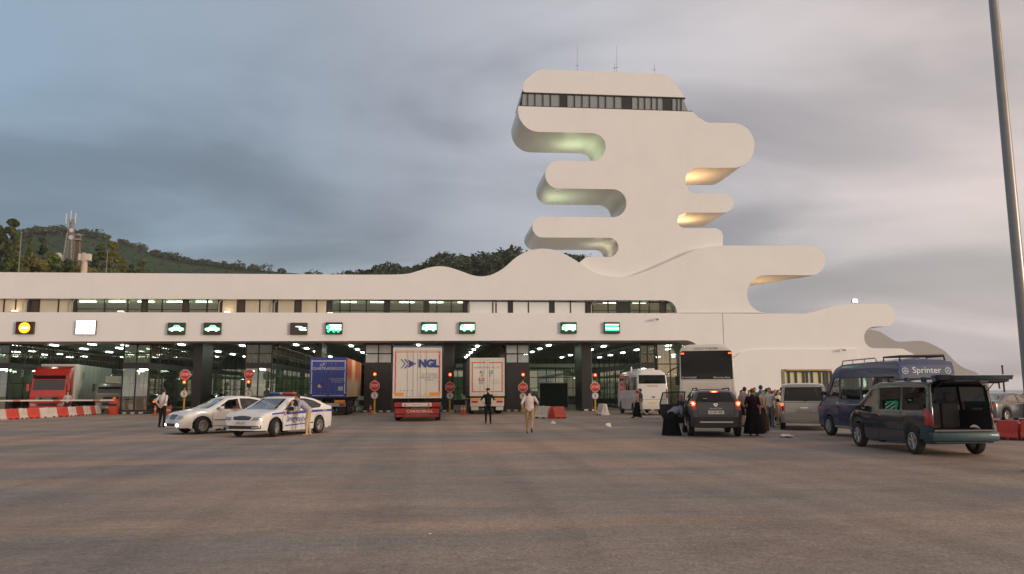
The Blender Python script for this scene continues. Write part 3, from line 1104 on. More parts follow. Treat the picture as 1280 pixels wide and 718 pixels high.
# rain pipes on the glazing and little uplights on the terrace edge
for px in (36, 93, 275, 344, 585, 738):
    bm = bmesh.new()
    x = bandx(px)
    path_tube(bm, [(x, YG - .35, zf - 1.0), (x, YG - .35, zc - .25), (x + .12, YG - .3, zc - .05), (x + .2, YG - .2, zc + .1)], .05, 6)
    tpart('rain_pipe', bm, M_STEEL)

# --- the lane hall
ZC = at(300, 426.8, YA).z + 0.06
YH0, YH1 = 62.5, 96.0
hx0, hx1 = at(-190, 430, 64).x, at(876, 430, YA).x
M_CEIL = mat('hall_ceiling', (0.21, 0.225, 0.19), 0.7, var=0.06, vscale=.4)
tpart('hall_ceiling', bbox(hx0, hx1, 64.62, YH1, ZC + .02, ZC + .3), M_CEIL)
HB = 64.2      # front of the booths and pillars


def hx(px, Y=HB):
    return at(px, 470, Y).x


# pillars
for px0, px1 in ((-60, -46), (240.5, 252), (392.5, 401.5), (554, 567.5), (727, 740)):
    x0, x1 = hx(px0), hx(px1)
    bm = bbox(x0, x1, HB, HB + 3.0, g0, ZC + .01, .02)
    pl = tpart('pillar', bm, M_BLACK)
    for k in range(1, 5):
        tpart('joint_strip', bbox(x0 + .03, x1 - .03, HB - .012, HB + .02, ZC * k / 5 - .012, ZC * k / 5 + .012), M_FRAME, parent=pl)

M_YEL = mat('yellow_paint', (0.62, 0.40, 0.03), 0.5, var=0.1)
E_SIDE = mat('booth_floor', (0.42, 0.44, 0.38), 0.7)


def booth(px0, px1, front, lower='glass', ylen=30.0, ribs=True, side=1, ribmat=None):
    """glazed island between two lanes; its long side runs into the hall"""
    x0, x1 = hx(px0), hx(px1)
    y0, y1 = HB + .05, min(HB + ylen, YH1 - 1)
    b = thing('inspection_booth', front, 'booth', ((x0 + x1) / 2, y0, 0), 0, 'glazed booths between the lanes')
    ox, oy = (x0 + x1) / 2, y0

    def bp(name, bm, m, parent=None, smooth=None):
        bmesh.ops.translate(bm, verts=bm.verts, vec=(-ox, -oy, 0))
        return part(name, bm, m, parent or b, smooth)
    zb0, zb1 = 3.55, 3.98
    bp('plinth', bbox(x0 - .12, x1 + .12, y0 - .12, y1, g0, .28, .03), M_BLACK)
    bp('beam', bbox(x0 - .03, x1 + .03, y0 - .03, y1, zb0, zb1), M_BLACK)
    bp('floor', bbox(x0 + .1, x1 - .1, y0 + .1, y1 - .1, .28, .32), E_SIDE)
    bp('head_beam', bbox(x0 - .02, x1 + .02, y0 - .02, y1, ZC - .16, ZC), M_BLACK)
    fr = bmesh.new()
    nf = 2
    fx = [x0 + (x1 - x0) * k / nf for k in range(nf + 1)]
    for x in fx:
        box(fr, x - .05, x + .05, y0 - .05, y0 + .05, .28, zb0)
        box(fr, x - .05, x + .05, y0 - .05, y0 + .05, zb1, ZC - .16)
    ns = 13
    sy = [y0 + (y1 - y0) * k / ns for k in range(ns + 1)]
    for y in sy:
        for x in (x0, x1):
            box(fr, x - .045, x + .045, y - .04, y + .04, .28, zb0)
            box(fr, x - .045, x + .045, y - .04, y + .04, zb1, ZC - .16)
    for x in (x0, x1):
        for z in (1.25, 2.4):
            box(fr, x - .03, x + .03, y0, y1, z - .025, z + .025)
    box(fr, x0, x1, y0 - .03, y0 + .03, 4.70, 4.76)
    frm = bp('frame', fr, M_FRAME)
    for k in range(nf):
        for zz0, zz1 in ((.30, zb0 - .02), (zb1 + .02, 4.69), (4.77, ZC - .18)):
            if lower == 'dark' and zz1 < zb0:
                bp('panel', bbox(fx[k] + .02, fx[k + 1] - .02, y0 - .07, y0 - .02, zz0, zz1), M_BLACK, frm)
            else:
                bp('pane', bbox(fx[k] + .055, fx[k + 1] - .055, y0 - .012, y0 + .012, zz0, zz1), G_BOOTH if zz0 < 1 else G_STORE, frm)
                if lower == 'dark':
                    bp('blind', bbox(fx[k] + .055, fx[k + 1] - .055, y0 - .045, y0 - .03, zz0 + .02, zz1 - .02), mat('pale_film', (0.46, 0.50, 0.50), .35, var=.18, vscale=1.5), frm)
    if lower == 'dark':
        bp('panel', bbox(x0 - .06, x1 + .06, y0 + .01, y0 + 4.5, .285, zb0 - .005), M_BLACK, frm)
    for k in range(ns):
        for x in (x0, x1):
            if lower == 'dark' and k < 2:
                continue
            for zz0, zz1 in ((.30, zb0 - .02), (zb1 + .02, ZC - .18)):
                bp('pane', bbox(x - .012, x + .012, sy[k] + .045, sy[k + 1] - .045, zz0, zz1), G_MIRR, frm)
    if ribs:
        rb = bmesh.new()
        rr = 1.15
        xs = x1 if side > 0 else x0
        for k in range(34):
            y = y0 + .15 + k * .62
            pts = [(xs + side * (.06 + rr * (1 - math.cos(a))), y, ZC - .04 - rr * (1 - math.sin(a)) - 0.0) for a in [R(90 * q / 7) for q in range(8)]]
            path_tube(rb, pts, .035, 5)
        for a in (15, 50, 80):
            a = R(a)
            tube(rb, (xs + side * (.06 + rr * (1 - math.cos(a))), y0 + .1, ZC - .04 - rr * (1 - math.sin(a))), (xs + side * (.06 + rr * (1 - math.cos(a))), y0 + 20.6, ZC - .04 - rr * (1 - math.sin(a))), .03, .03, 5)
        bp('rib_canopy', rb, mat('rib_metal', (0.22, 0.19, 0.15), 0.35, 0.7), None, 40)
    # desks and a low partition seen through the glass
    bp('desk', bbox(x0 + .15, x1 - .15, y0 + 1.2, y0 + 4.4, .32, 1.15), M_GREY)
    bp('partition', bbox(x0 + .1, x1 - .1, y0 + 9.0, y0 + 9.1, .32, zb0 - .02), mat('booth_partition', (0.50, 0.56, 0.44), .8))
    for k in range(3):
        bp('cabinet', bbox(x0 + .2, x0 + .7, y0 + 5 + k * 5, y0 + 7 + k * 5, .32, 2.1), M_GREY)
    for k in range(5):
        bp('strip_lamp', bbox((x0 + x1) / 2 - .12, (x0 + x1) / 2 + .12, y0 + 1.0 + k * 5, y0 + 2.2 + k * 5, zb0 - .09, zb0 - .03), emis('strip_light', (0.9, 1.0, 0.80), 16.0))
    return b


booth(-26, 10, 'glazed booth at the left edge behind the barrier arm', side=1)
booth(153, 186, 'glazed booth between the red truck and the leftmost car lane')
booth(306, 339, 'glazed booth behind the white saloon car')
booth(456, 489, 'booth with a black front between the blue truck and the arrow-marked trailer', 'dark', ribs=False)
booth(632.5, 661.5, 'booth with a black front and pale glazing above it, right of the white trailer', 'dark', ribs=True, side=-1)
booth(801, 819, 'narrow glazed booth beside the white minibus', side=-1, ribs=False)

# light strips on the hall ceiling
lanes = [-30, 35, 95, 130, 212, 287, 362, 432, 522, 600, 692, 768, 848]
for i, px in enumerate(lanes):
    x = hx(px)
    off = (i % 2) * 1.3
    for k in range(5):
        y = 66.2 + off + k * 5.6
        tpart('ceiling_lamp', bbox(x - .13, x + .13, y, y + 1.05, ZC - .07, ZC - .01), E_TUBE)

# glazed end wall at the far side of the hall, open at the lanes
bm = bmesh.new()
wx = [hx0 + (hx1 - hx0) * k / 60 for k in range(61)]
for x in wx:
    box(bm, x - .04, x + .04, YH1 - .05, YH1 + .05, .6, ZC)
for z in (.6, 2.0, 3.3, 4.4):
    box(bm, hx0, hx1, YH1 - .045, YH1 + .045, z - .04, z + .04)
endw = tpart('end_frame', bm, M_FRAME)
tpart('end_wall_base', bbox(hx0, hx1, YH1 - .15, YH1 + .15, g0, .6), M_BLACK)
gap0, gap1 = hx(640, YH1), hx(735, YH1)
for a, b in zip(wx, wx[1:]):
    for z0, z1 in ((.645, 1.955), (2.045, 3.255), (3.345, 4.355)):
        tpart('pane', bbox(a + .045, b - .045, YH1 - .012, YH1 + .012, z0, z1), G_MIRR, parent=endw)
    tpart('panel', bbox(a + .045, b - .045, YH1 - .02, YH1 + .02, 4.445, ZC - .01), M_CEIL, parent=endw)
# white crossing beam deep in the lanes
tpart('cross_beam', bbox(hx(570, 88), hx(735, 88), 88, 88.4, 4.35, 4.75), mat('cream_beam', (0.62, 0.58, 0.48), 0.6))

# receding glazed side wall at the right end of the hall
bm = bmesh.new()
xa_, xb_ = hx1 - .3, hx1 - .3
sy = [64.8 + k * 2.0 for k in range(16)]
XW = hx(800, 66) + 2.2
for y in sy:
    box(bm, hx1 - .34, hx1 - .26, y - .05, y + .05, .1, ZC)
for z in (2.0, 4.0):
    box(bm, hx1 - .34, hx1 - .26, 64.8, 94.8, z - .04, z + .04)
sidew = tpart('side_frame', bm, M_FRAME)
for a, b in zip(sy, sy[1:]):
    for z0, z1 in ((.1, 1.95), (2.05, 3.95), (4.05, ZC)):
        tpart('pane', bbox(hx1 - .312, hx1 - .288, a + .055, b - .055, z0, z1), G_MIRR, parent=sidew)
# front glazing right of the last booth
gx = [hx(p, 64.9) for p in (822, 838, 855, 877)]
bm = bmesh.new()
for x in gx:
    box(bm, x - .04, x + .04, 64.86, 64.94, 0, ZC)
for z in (3.9,):
    box(bm, gx[0], gx[-1], 64.87, 64.93, z - .035, z + .035)
path_tube(bm, [(gx[0] + (gx[2] - gx[0]) * k / 8, 64.7, 2.4 + 1.35 * math.sin(k / 8 * 1.5)) for k in range(9)], .035, 5)
frontg = tpart('entrance_frame', bm, M_FRAME)
for a, b in zip(gx, gx[1:]):
    for z0, z1 in ((0.05, 3.86), (3.94, ZC)):
        tpart('pane', bbox(a + .045, b - .045, 64.89, 64.91, z0, z1), G_BOOTH, parent=frontg)

# kerb of each island with black and white marks
M_KW = mat('kerb_white', (0.66, 0.64, 0.60), 0.7, var=0.1)
for px0, px1 in ((-70, 10), (150, 190), (238, 256), (303, 342), (390, 404), (454, 492), (551, 570), (630, 664), (724, 743), (798, 822)):
    x0, x1 = hx(px0, 63.4), hx(px1, 63.4)
    k = thing('lane_island', 'low dark kerb island in front of the %s' % {-70: 'leftmost booth', 150: 'booth beside the red truck', 238: 'black pillar left of the white saloon', 303: 'booth behind the white saloon', 390: 'pillar beside the blue truck', 454: 'black-fronted booth right of the blue truck',
              551: 'pillar right of the arrow-marked trailer', 630: 'black-fronted booth right of the white trailer', 724: 'pillar at the rightmost lane pair', 798: 'narrow booth by the minibus'}[px0], 'kerb', ((x0 + x1) / 2, 63.4, 0), 0, 'lane islands')
    w = (x1 - x0) / 2
    part('kerb', bbox(-w, w, -1.1, .72, g0, .16, .03), M_BLACK, k)
    nmk = max(2, int(w * 2 / .55))
    for q in range(nmk):
        xx = -w + (q + .25) * 2 * w / nmk
        part('mark', bbox(xx, xx + w / nmk, -1.107, -1.095, .03, .15), M_KW, k)

# ------------------------------------------------------------------ vehicles
M_TYRE = mat('tyre_rubber', (0.022, 0.021, 0.020), 0.85, var=0.2, vscale=8)
M_RIM = mat('alloy', (0.50, 0.49, 0.48), 0.32, 0.7)
M_RIMW = mat('wheel_trim', (0.56, 0.54, 0.52), 0.4, 0.3)
M_TRUCKRIM = mat('truck_wheel', (0.16, 0.15, 0.15), 0.5, 0.4, var=0.2)
M_PLAST = mat('black_plastic', (0.028, 0.028, 0.029), 0.6)
M_INT = mat('car_interior', (0.030, 0.028, 0.027), 0.8)
M_SEAT = mat('grey_seat', (0.085, 0.083, 0.080), 0.85, var=0.1)
M_CHROME = mat('chrome', (0.62, 0.61, 0.60), 0.15, 1.0)
M_PLATE = mat('plate_white', (0.70, 0.69, 0.66), 0.5)
M_INK = mat('ink_black', (0.02, 0.02, 0.022), 0.6)
M_REDL = mat('lens_red', (0.42, 0.016, 0.012), 0.18, coat=0.6)
M_ORANGEL = mat('lens_amber', (0.62, 0.20, 0.02), 0.25, coat=0.4)
M_HEADL = mat('lens_clear', (0.42, 0.44, 0.45), 0.12, 0.3, coat=0.8)
E_TAIL = emis('tail_lamp_lit', (1.0, 0.08, 0.02), 3.2)
E_TAILC = emis('tail_lamp_core', (1.0, 0.40, 0.13), 7.0)
E_HEADON = emis('head_lamp_lit', (1.0, 0.88, 0.66), 16.0)
G_CAR = glass('car_glass', (0.30, 0.34, 0.33), 1.5, 1.5, 0.01)
G_CLEAR = glass('clear_car_glass', (0.52, 0.56, 0.55), 1.7, 1.5, 0.01, 0.06, (0.3, 0.33, 0.34))
G_PRIV = glass('privacy_glass', (0.03, 0.03, 0.032), 0.8, 1.5, 0.01)
M_SHUT = mat('shut_line', (0.012, 0.012, 0.012), 0.8)


def interp(pts, x):
    if x <= pts[0][0]:
        return pts[0][1]
    for (x0, y0), (x1, y1) in zip(pts, pts[1:]):
        if x <= x1:
            return y0 + (y1 - y0) * (x - x0) / max(1e-9, x1 - x0)
    return pts[-1][1]


def car_shell(S):
    """lofted body: S holds L, W, top [(x,z)], belt, sill, wheels, arch radius, tumble"""
    L, W = S['L'], S['W']
    top = sorted(S['top'])
    xs = set()
    n = 84
    for k in range(n + 1):
        xs.add(round(-L / 2 + L * k / n, 4))
    for e in (0.008, 0.02, 0.035, 0.05, 0.075, 0.10):
        xs.add(round(L / 2 - e, 4))
        xs.add(round(-L / 2 + e, 4))
    for w in S['wheels']:
        for s in (-1, 1):
            xs.add(round(w + s * S['arch'] * .999, 4))
            xs.add(round(w + s * S['arch'] * .96, 4))
    for x, z in top:
        xs.add(round(x, 4))
    xs = sorted(xs)
    sm = S.get('smooth', .05)
    bm = bmesh.new()
    rows = []
    for x in xs:
        e = min(L / 2 - abs(x), 1.0)
        s_ = min(sm, e)
        zt = sum(interp(top, x + d * s_) for d in (-1, -.5, 0, .5, 1)) / 5
        tt = abs(2 * x / L)
        tp = S.get('taper', .10) if x > 0 else S.get('taper_r', S.get('taper', .10))
        wx = W / 2 * (1 - tp * tt ** 5)
        ce = S.get('corner', .16)
        if e < ce:
            wx -= (ce - math.sqrt(max(0, ce * ce - (ce - e) ** 2))) * .75
        z0 = S['sill'] + (0.05 if tt > .82 else 0)
        for w in S['wheels']:
            if abs(x - w) < S['arch']:
                z0 = max(z0, S['wr'] + math.sqrt(S['arch'] ** 2 - (x - w) ** 2) * 1.0 - 0.0)
        belt = S['belt'](x) if callable(S['belt']) else S['belt']
        zb = min(belt, zt - .045)
        z0 = min(z0, zb - .02)
        wr = wx * .985 - max(0, zt - zb - .06) * S['tumble']
        wr = max(wr, wx * .45)
        c = S.get('crown', .03)
        hh = min(S.get('hh', .075), (zt - zb) * .5)
        ctrl = [(wx * .955, z0), (wx * .992, z0 + (zb - z0) * .30), (wx, z0 + (zb - z0) * .62), (wx * .992, z0 + (zb - z0) * .90), (wx * .972, zb), (wr + (wx * .97 - wr) * .42, zb + (zt - zb - hh) * .52), (wr + .012, zt - hh), (wr - .045 - S.get('rr', 0), zt - hh * .22), (wr * .62, zt + c * .6), (0, zt + c)]
        P = [Vector(p) for p in ctrl]
        sec = []
        for i in range(len(P) - 1):
            a, b, c2, d = P[max(i - 1, 0)], P[i], P[i + 1], P[min(i + 2, len(P) - 1)]
            for k in range(3):
                t = k / 3
                v = 0.5 * ((2 * b) + (c2 - a) * t + (2 * a - 5 * b + 4 * c2 - d) * t * t + (3 * b - a - 3 * c2 + d) * t ** 3)
                sec.append((max(0.0, v.x), v.y))
        sec.append((0.0, P[-1].y))
        row = [bm.verts.new((x, -y, z)) for y, z in sec] + [bm.verts.new((x, y, z)) for y, z in reversed(sec[:-1])]
        rows.append(row)
    for a, b in zip(rows, rows[1:]):
        for k in range(len(a) - 1):
            bm.faces.new((a[k], a[k + 1], b[k + 1], b[k]))
    for r in (rows[0], rows[-1]):
        bm.faces.new(r)
    bmesh.ops.recalc_face_normals(bm, faces=bm.faces)
    return bm


AX = {'+x': (Vector((1, 0, 0)), 1, 2), '-x': (Vector((-1, 0, 0)), 1, 2), '+y': (Vector((0, 1, 0)), 0, 2), '-y': (Vector((0, -1, 0)), 0, 2), '+z': (Vector((0, 0, 1)), 0, 1)}


def inside(poly, u, v):
    c = False
    n = len(poly)
    for i in range(n):
        (x0, y0), (x1, y1) = poly[i], poly[i - 1]
        if (y0 > v) != (y1 > v) and u < (x1 - x0) * (v - y0) / (y1 - y0) + x0:
            c = not c
    return c


def projector(bvh, axis, eps):
    ax, iu, iv = AX[axis]

    def f(u, v):
        o = [0, 0, 0]
        o[iu], o[iv] = u, v
        o = Vector(o) + ax * 12
        hit = bvh.ray_cast(o, -ax)
        if hit[0] is None:
            o2 = [0, 0, 0]
            o2[iu], o2[iv] = u, v
            h2 = bvh.find_nearest(Vector(o2) + ax * 2.0)
            return Vector((o2[0], o2[1], o2[2])) + ax * ((h2[0] - Vector(o2)).dot(ax) + eps)
        return hit[0] + ax * eps
    return f


def decal(name, bvh, axis, poly, m, parent, eps=0.006, grid=0.09, th=0.0, holes=None):
    """a panel with the given outline laid on the body surface"""
    ax, iu, iv = AX[axis]
    bm = bmesh.new()
    bm.faces.new([bm.verts.new((u, v, 0)) for u, v in poly])
    us, vs = [p[0] for p in poly], [p[1] for p in poly]
    for lo, hi, no in ((min(us), max(us), (1, 0, 0)), (min(vs), max(vs), (0, 1, 0))):
        k = int((hi - lo) / grid)
        for q in range(1, k + 1):
            c = lo + (hi - lo) * q / (k + 1)
            bmesh.ops.bisect_plane(bm, geom=bm.verts[:] + bm.edges[:] + bm.faces[:], plane_co=(c if no[0] else 0, c if no[1] else 0, 0), plane_no=no)
    f = projector(bvh, axis, eps)
    hits = [(v, v.co.x, v.co.y, f(v.co.x, v.co.y)) for v in bm.verts]
    if axis[1] == 'x':        # a lamp wrapping past the corner is kept on the end face
        far = max(h[3].dot(ax) for h in hits)
        for v, u, w, p in hits:
            k = 0
            while p.dot(ax) < far - .5 and k < 12:
                u *= .985
                p = f(u, w)
                k += 1
            v.co = p
    else:
        for v, u, w, p in hits:
            v.co = p
    if th:
        g = bmesh.ops.extrude_face_region(bm, geom=bm.faces[:])
        for v in g['geom']:
            if isinstance(v, bmesh.types.BMVert):
                v.co += ax * th
        return part(name, bm, m, parent, 40)
    return part(name, bm, m, parent, 40)


def decal_text(name, bvh, axis, s, u0, v0, size, m, parent, sx=1.0, bold=0.0, eps=0.012, flip=False, rot=0.0):
    vs, fs = text_mesh(s, size, sx, bold)
    f = projector(bvh, axis, eps)
    ca, sa = math.cos(rot), math.sin(rot)
    pts = []
    for a, b in vs:
        a, b = a * ca - b * sa, a * sa + b * ca
        pts.append((u0 + (-a if flip else a), v0 + b))
    me = bpy.data.meshes.new(name)
    me.from_pydata([tuple(f(u, v)) for u, v in pts], [], fs)
    me.materials.append(m)
    return link(name, me, parent, kind='stuff')


def cut(bm, axis, poly, zmin=-9):
    """cut a window opening through the shell"""
    ax, iu, iv = AX[axis]
    n = len(poly)
    us, vs = [p[0] for p in poly], [p[1] for p in poly]
    for i in range(n):
        a, b = poly[i - 1], poly[i]
        d = (b[0] - a[0], b[1] - a[1])
        no, co = [0, 0, 0], [0, 0, 0]
        no[iu], no[iv] = -d[1], d[0]
        co[iu], co[iv] = a
        geom = [f for f in bm.faces if f.normal.dot(ax) > 0.05 and min(v.co[iu] for v in f.verts) < max(us) + .05 and max(v.co[iu] for v in f.verts) > min(us) - .05 and max(v.co[iv] for v in f.verts) > min(vs) - .05 and min(v.co[iv] for v in f.verts) < max(vs) + .05]
        es = list({e for f in geom for e in f.edges})
        ve = list({v for f in geom for v in f.verts})
        bmesh.ops.bisect_plane(bm, geom=ve + es + geom, plane_co=co, plane_no=no)
    dele = []
    for f in bm.faces:
        if f.normal.dot(ax) > 0.05:
            c = f.calc_center_median()
            if inside(poly, c[iu], c[iv]):
                dele.append(f)
    bmesh.ops.delete(bm, geom=dele, context='FACES')


def wheel_meshes(r, w, spokes=5, rim=0.66, truck=False):
    bm = bmesh.new()
    rr = r * rim
    lathe(bm, [(rr * .96, -w * .40), (rr, -w * .48), (r * .90, -w * .5), (r * .975, -w * .40), (r, -w * .22), (r, w * .22), (r * .975, w * .40), (r * .90, w * .5), (rr, w * .48), (rr * .96, w * .40)], 'Y', 28, cap=False)
    ty = finish(bm, 'tyre', M_TYRE, 35)
    bm = bmesh.new()
    if truck:
        lathe(bm, [(rr * .99, w * .42), (rr * .80, w * .40), (rr * .66, w * .10), (rr * .4, w * .12), (rr * .38, w * .42), (0.01, w * .44)], 'Y', 20, cap=False)
        lathe(bm, [(rr * .99, -w * .42), (rr * .80, -w * .40), (rr * .3, -w * .1), (.01, -w * .1)], 'Y', 20, cap=False)
    else:
        lathe(bm, [(rr * .99, w * .44), (rr * .90, w * .46), (rr * .86, w * .30), (rr * .80, w * .05), (.01, w * .02)], 'Y', 24, cap=False)
        lathe(bm, [(rr * .24, w * .20), (rr * .22, w * .43), (.01, w * .45)], 'Y', 14, cap=False)
        for k in range(spokes):
            a = 2 * math.pi * k / spokes + .3
            for da in ((-.11, .11) if spokes <= 5 else (0,)):
                p0 = Vector((math.cos(a + da * 1.6) * rr * .18, w * .39, math.sin(a + da * 1.6) * rr * .18))
                p1 = Vector((math.cos(a + da) * rr * .90, w * .40, math.sin(a + da) * rr * .90))
                tube(bm, p0, p1, rr * .075, rr * .062, 5)
        lathe(bm, [(rr * .99, -w * .44), (rr * .80, -w * .3), (.01, -w * .3)], 'Y', 18, cap=False)
    ri = finish(bm, 'rim', M_TRUCKRIM if truck else M_RIM, 35)
    return ty, ri


def put_wheels(t, ms, pts):
    """pts: (x, y, z, steer) - outer side follows the sign of y"""
    for x, y, z, st in pts:
        w = link('wheel', ms[0], t, (x, y, z), (0 if y > 0 else math.pi) + st)
        link('rim', ms[1], w)


def place_near(px, py, phi, near, halfw):
    """centre of a vehicle from the photo pixel midway between its near-side tyre contacts"""
    g = gp(px, py)
    a = cam2w(phi)
    left = Vector((-math.sin(a), math.cos(a), 0))
    return g + left * (halfw * (-1 if near == 'L' else 1)), a


def ring_poly(cx, cy, rx, ry, n=16, a0=0):
    return [(cx + rx * math.cos(a0 + 2 * math.pi * k / n), cy + ry * math.sin(a0 + 2 * math.pi * k / n)) for k in range(n)]


def rect(u0, u1, v0, v1):
    return [(u0, v0), (u1, v0), (u1, v1), (u0, v1)]


def line_strip(bvh, axis, pts, w, m, parent, name='shut_line', eps=.005):
    """narrow strip along a polyline on the body"""
    for a, b in zip(pts, pts[1:]):
        d = Vector((b[0] - a[0], b[1] - a[1])).normalized()
        n = Vector((-d.y, d.x)) * w / 2
        decal(name, bvh, axis, [(a[0] + n.x, a[1] + n.y), (b[0] + n.x, b[1] + n.y), (b[0] - n.x, b[1] - n.y), (a[0] - n.x, a[1] - n.y)], m, parent, eps, .15)


def interior(t, x0, x1, w, floor, seats, dash=None):
    bm = bmesh.new()
    box(bm, x0, x1, -w, w, floor - .03, floor)
    if dash:
        box(bm, dash - .25, dash + .1, -w * .95, w * .95, floor, .92, 0, .05)
    part('cabin_floor', bm, M_INT, t)
    for sx, sy, h in seats:
        bm = bmesh.new()
        box(bm, sx - .22, sx + .28, sy - .24, sy + .24, floor, floor + .30, 0, .06)
        box(bm, sx - .34, sx - .18, sy - .24, sy + .24, floor + .22, h - .16, 0, .06)
        box(bm, sx - .33, sx - .22, sy - .13, sy + .13, h - .15, h + .05, 0, .04)
        part('seat', bm, M_SEAT, t, 40)


def mirror_part(t, x, y, z, m, s):
    bm = bmesh.new()
    box(bm, x - .09, x + .07, y - .10, y + .10, z - .065, z + .075, 0, .035)
    tube(bm, (x, y - s * .08, z - .04), (x - .02, y - s * .22, z - .08), .03, .03, 6)
    part('door_mirror', bm, m, t, 40)


# --- saloon cars: shared lofted builder


def saloon(name, label, cat, loc, rotz, paint, S, sidewin, wind, rear, steer=0.0, rimspokes=7, glassm=None, open_win=None, group=None, detail=None, seats=True):
    t = thing(name, label, cat, loc, rotz, group)
    bm = car_shell(S)
    bvh = BVHTree.FromBMesh(bm)
    for s, ax in ((1, '+y'), (-1, '-y')):
        for w in sidewin:
            cut(bm, ax, w)
    cut(bm, '+x', wind)
    cut(bm, '-x', rear)
    body = part('body', bm, paint, t, 32)
    g = glassm or G_CAR
    for s, ax in ((1, '+y'), (-1, '-y')):
        for i, w in enumerate(sidewin):
            if open_win == (s, i):
                continue
            decal('side_window', bvh, ax, w, g, t, -.012, .25)
            line_strip(bvh, ax, w + [w[0]], .022, M_PLAST, t, 'window_trim', .004)
    decal('windscreen', bvh, '+x', wind, G_CLEAR if g is G_CAR else g, t, -.012, .25)
    decal('rear_window', bvh, '-x', rear, g, t, -.012, .25)
    W, L = S['W'], S['L']
    # underbody and arch liners close the shell from below
    bm = bmesh.new()
    box(bm, -L * .46, L * .46, -W * .36, W * .36, S['sill'] + .02, S['sill'] + .10)
    for x in S['wheels']:
        box(bm, x - S['arch'] * 1.02, x + S['arch'] * 1.02, -W * .36, W * .36, S['sill'] + .1, S['wr'] + S['arch'] + .03)
    part('underbody', bm, M_PLAST, t)
    if seats:
        interior(t, -L * .30, L * .22, W * .40, .42, [(0.05, .36, 1.05), (0.05, -.36, 1.05), (-.85, .36, 1.0), (-.85, -.36, 1.0)], S['wheels'][0] - .62)
    ms = wheel_meshes(S['wr'], .21, rimspokes)
    put_wheels(t, ms, [(S['wheels'][0], s * (W / 2 - .105), S['wr'], steer) for s in (1, -1)] + [(S['wheels'][1], s * (W / 2 - .105), S['wr'], 0) for s in (1, -1)])
    if detail:
        detail(t, bvh)
    return t, bvh


paint_white = mat('paint_white', (0.80, 0.79, 0.78), 0.28, coat=0.7)
paint_police = mat('paint_police_white', (0.80, 0.78, 0.74), 0.25, coat=0.8)
M_BLUEBAND = mat('police_blue', (0.035, 0.06, 0.36), 0.4)

# white saloon
S1 = dict(L=4.80, W=1.82, sill=.20, wr=.325, arch=.385, wheels=(1.50, -1.35), belt=lambda x: .90 + .012 * (2.4 - x) if x < 1.2 else .90, tumble=.52, taper=.16, taper_r=.14, corner=.30, smooth=.09,
          top=[(-2.40, .52), (-2.37, .86), (-2.30, 1.00), (-2.15, 1.04), (-1.62, 1.09), (-.98, 1.37), (-.45, 1.45), (.10, 1.455), (.45, 1.40), (1.18, 1.00), (1.5, .95), (2.0, .86), (2.27, .74), (2.36, .60), (2.40, .40)])
SW1 = [[(1.00, .945), (.42, 1.315), (.02, 1.365), (-.03, .955)], [(-.11, .958), (-.07, 1.368), (-.50, 1.36), (-.93, 1.28), (-1.18, 1.10), (-1.05, .985)]]


def merc_detail(t, bvh):
    W = .60
    grille = decal('grille', bvh, '+x', [(-.27, .58), (.27, .58), (.33, .76), (-.33, .76)], M_PLAST, t, .012)
    for z in (.62, .66, .70):
        decal('grille_bar', bvh, '+x', rect(-.27, .27, z, z + .012), M_CHROME, t, .018)
    for s in (1, -1):
        decal('headlight', bvh, '+x', ring_poly(s * .52, .655, .105, .085, 14), M_HEADL, t, .012)
        decal('headlight', bvh, '+x', ring_poly(s * .71, .65, .085, .075, 14), M_HEADL, t, .012)
        decal('fog_lamp', bvh, '+x', ring_poly(s * .60, .36, .075, .05, 12), E_HEADON, t, .012)
        decal('tail_light', bvh, '-x', [(s * .50, .72), (s * .82, .72), (s * .80, .94), (s * .56, .92)], M_REDL, t, .012)
        mirror_part(t, .82, s * 1.0, 1.0, paint_white, s)
    decal('air_intake', bvh, '+x', rect(-.42, .42, .31, .42), M_PLAST, t, .01)
    decal('number_plate', bvh, '+x', rect(-.26, .26, .46, .56), M_PLATE, t, .02)
    bm = bmesh.new()
    lathe(bm, [(.030, -.004), (.042, 0), (.030, .004)], 'X', 12, off=(2.13, 0, .87))
    tube(bm, (2.13, 0, .80), (2.13, 0, .87), .006, .006, 4)
    for k in range(3):
        a = R(90 + 120 * k)
        tube(bm, (2.13, 0, .87), (2.13, math.cos(a) * .034, .87 + math.sin(a) * .034), .004, .003, 4)
    part('bonnet_star', bm, M_CHROME, t)
    for ax, s in (('+y', 1), ('-y', -1)):
        line_strip(bvh, ax, [(1.10, .26), (1.12, .80), (1.05, .92)], .014, M_SHUT, t)
        line_strip(bvh, ax, [(-.05, .25), (-.06, .93)], .014, M_SHUT, t)
        line_strip(bvh, ax, [(-.95, .62), (-1.1, .95)], .014, M_SHUT, t)
        decal('rub_strip', bvh, ax, rect(-.90, 1.06, .52, .555), M_PLAST, t, .012)
        decal('rub_strip', bvh, ax, rect(-.92, 1.08, .295, .32), mat('sill_strip_grey', (0.25, 0.245, 0.24), 0.6), t, .006)  # narrow grey strip low along the sill
        for hx_ in (.12, -.88):
            decal('door_handle', bvh, ax, rect(hx_, hx_ + .20, .80, .835), paint_white, t, .03, th=.012)
    for s in (1, -1):
        line_strip(bvh, '+z', [(1.15, s * .62), (2.1, s * .50)], .012, M_SHUT, t)


loc, rz = place_near(299, 541.0, -180 + 46, 'L', .91)
MERC_LOC, MERC_RZ = loc, rz
saloon('white_saloon', 'white saloon car with lit fog lamp and a driver at its open window', 'car', loc, rz, paint_white, S1, SW1,
       [(-.64, .985), (.64, .985), (.53, 1.37), (-.53, 1.37)], [(-.60, 1.10), (.60, 1.10), (.48, 1.34), (-.48, 1.34)], steer=R(14), rimspokes=7, open_win=(1, 0), detail=merc_detail)

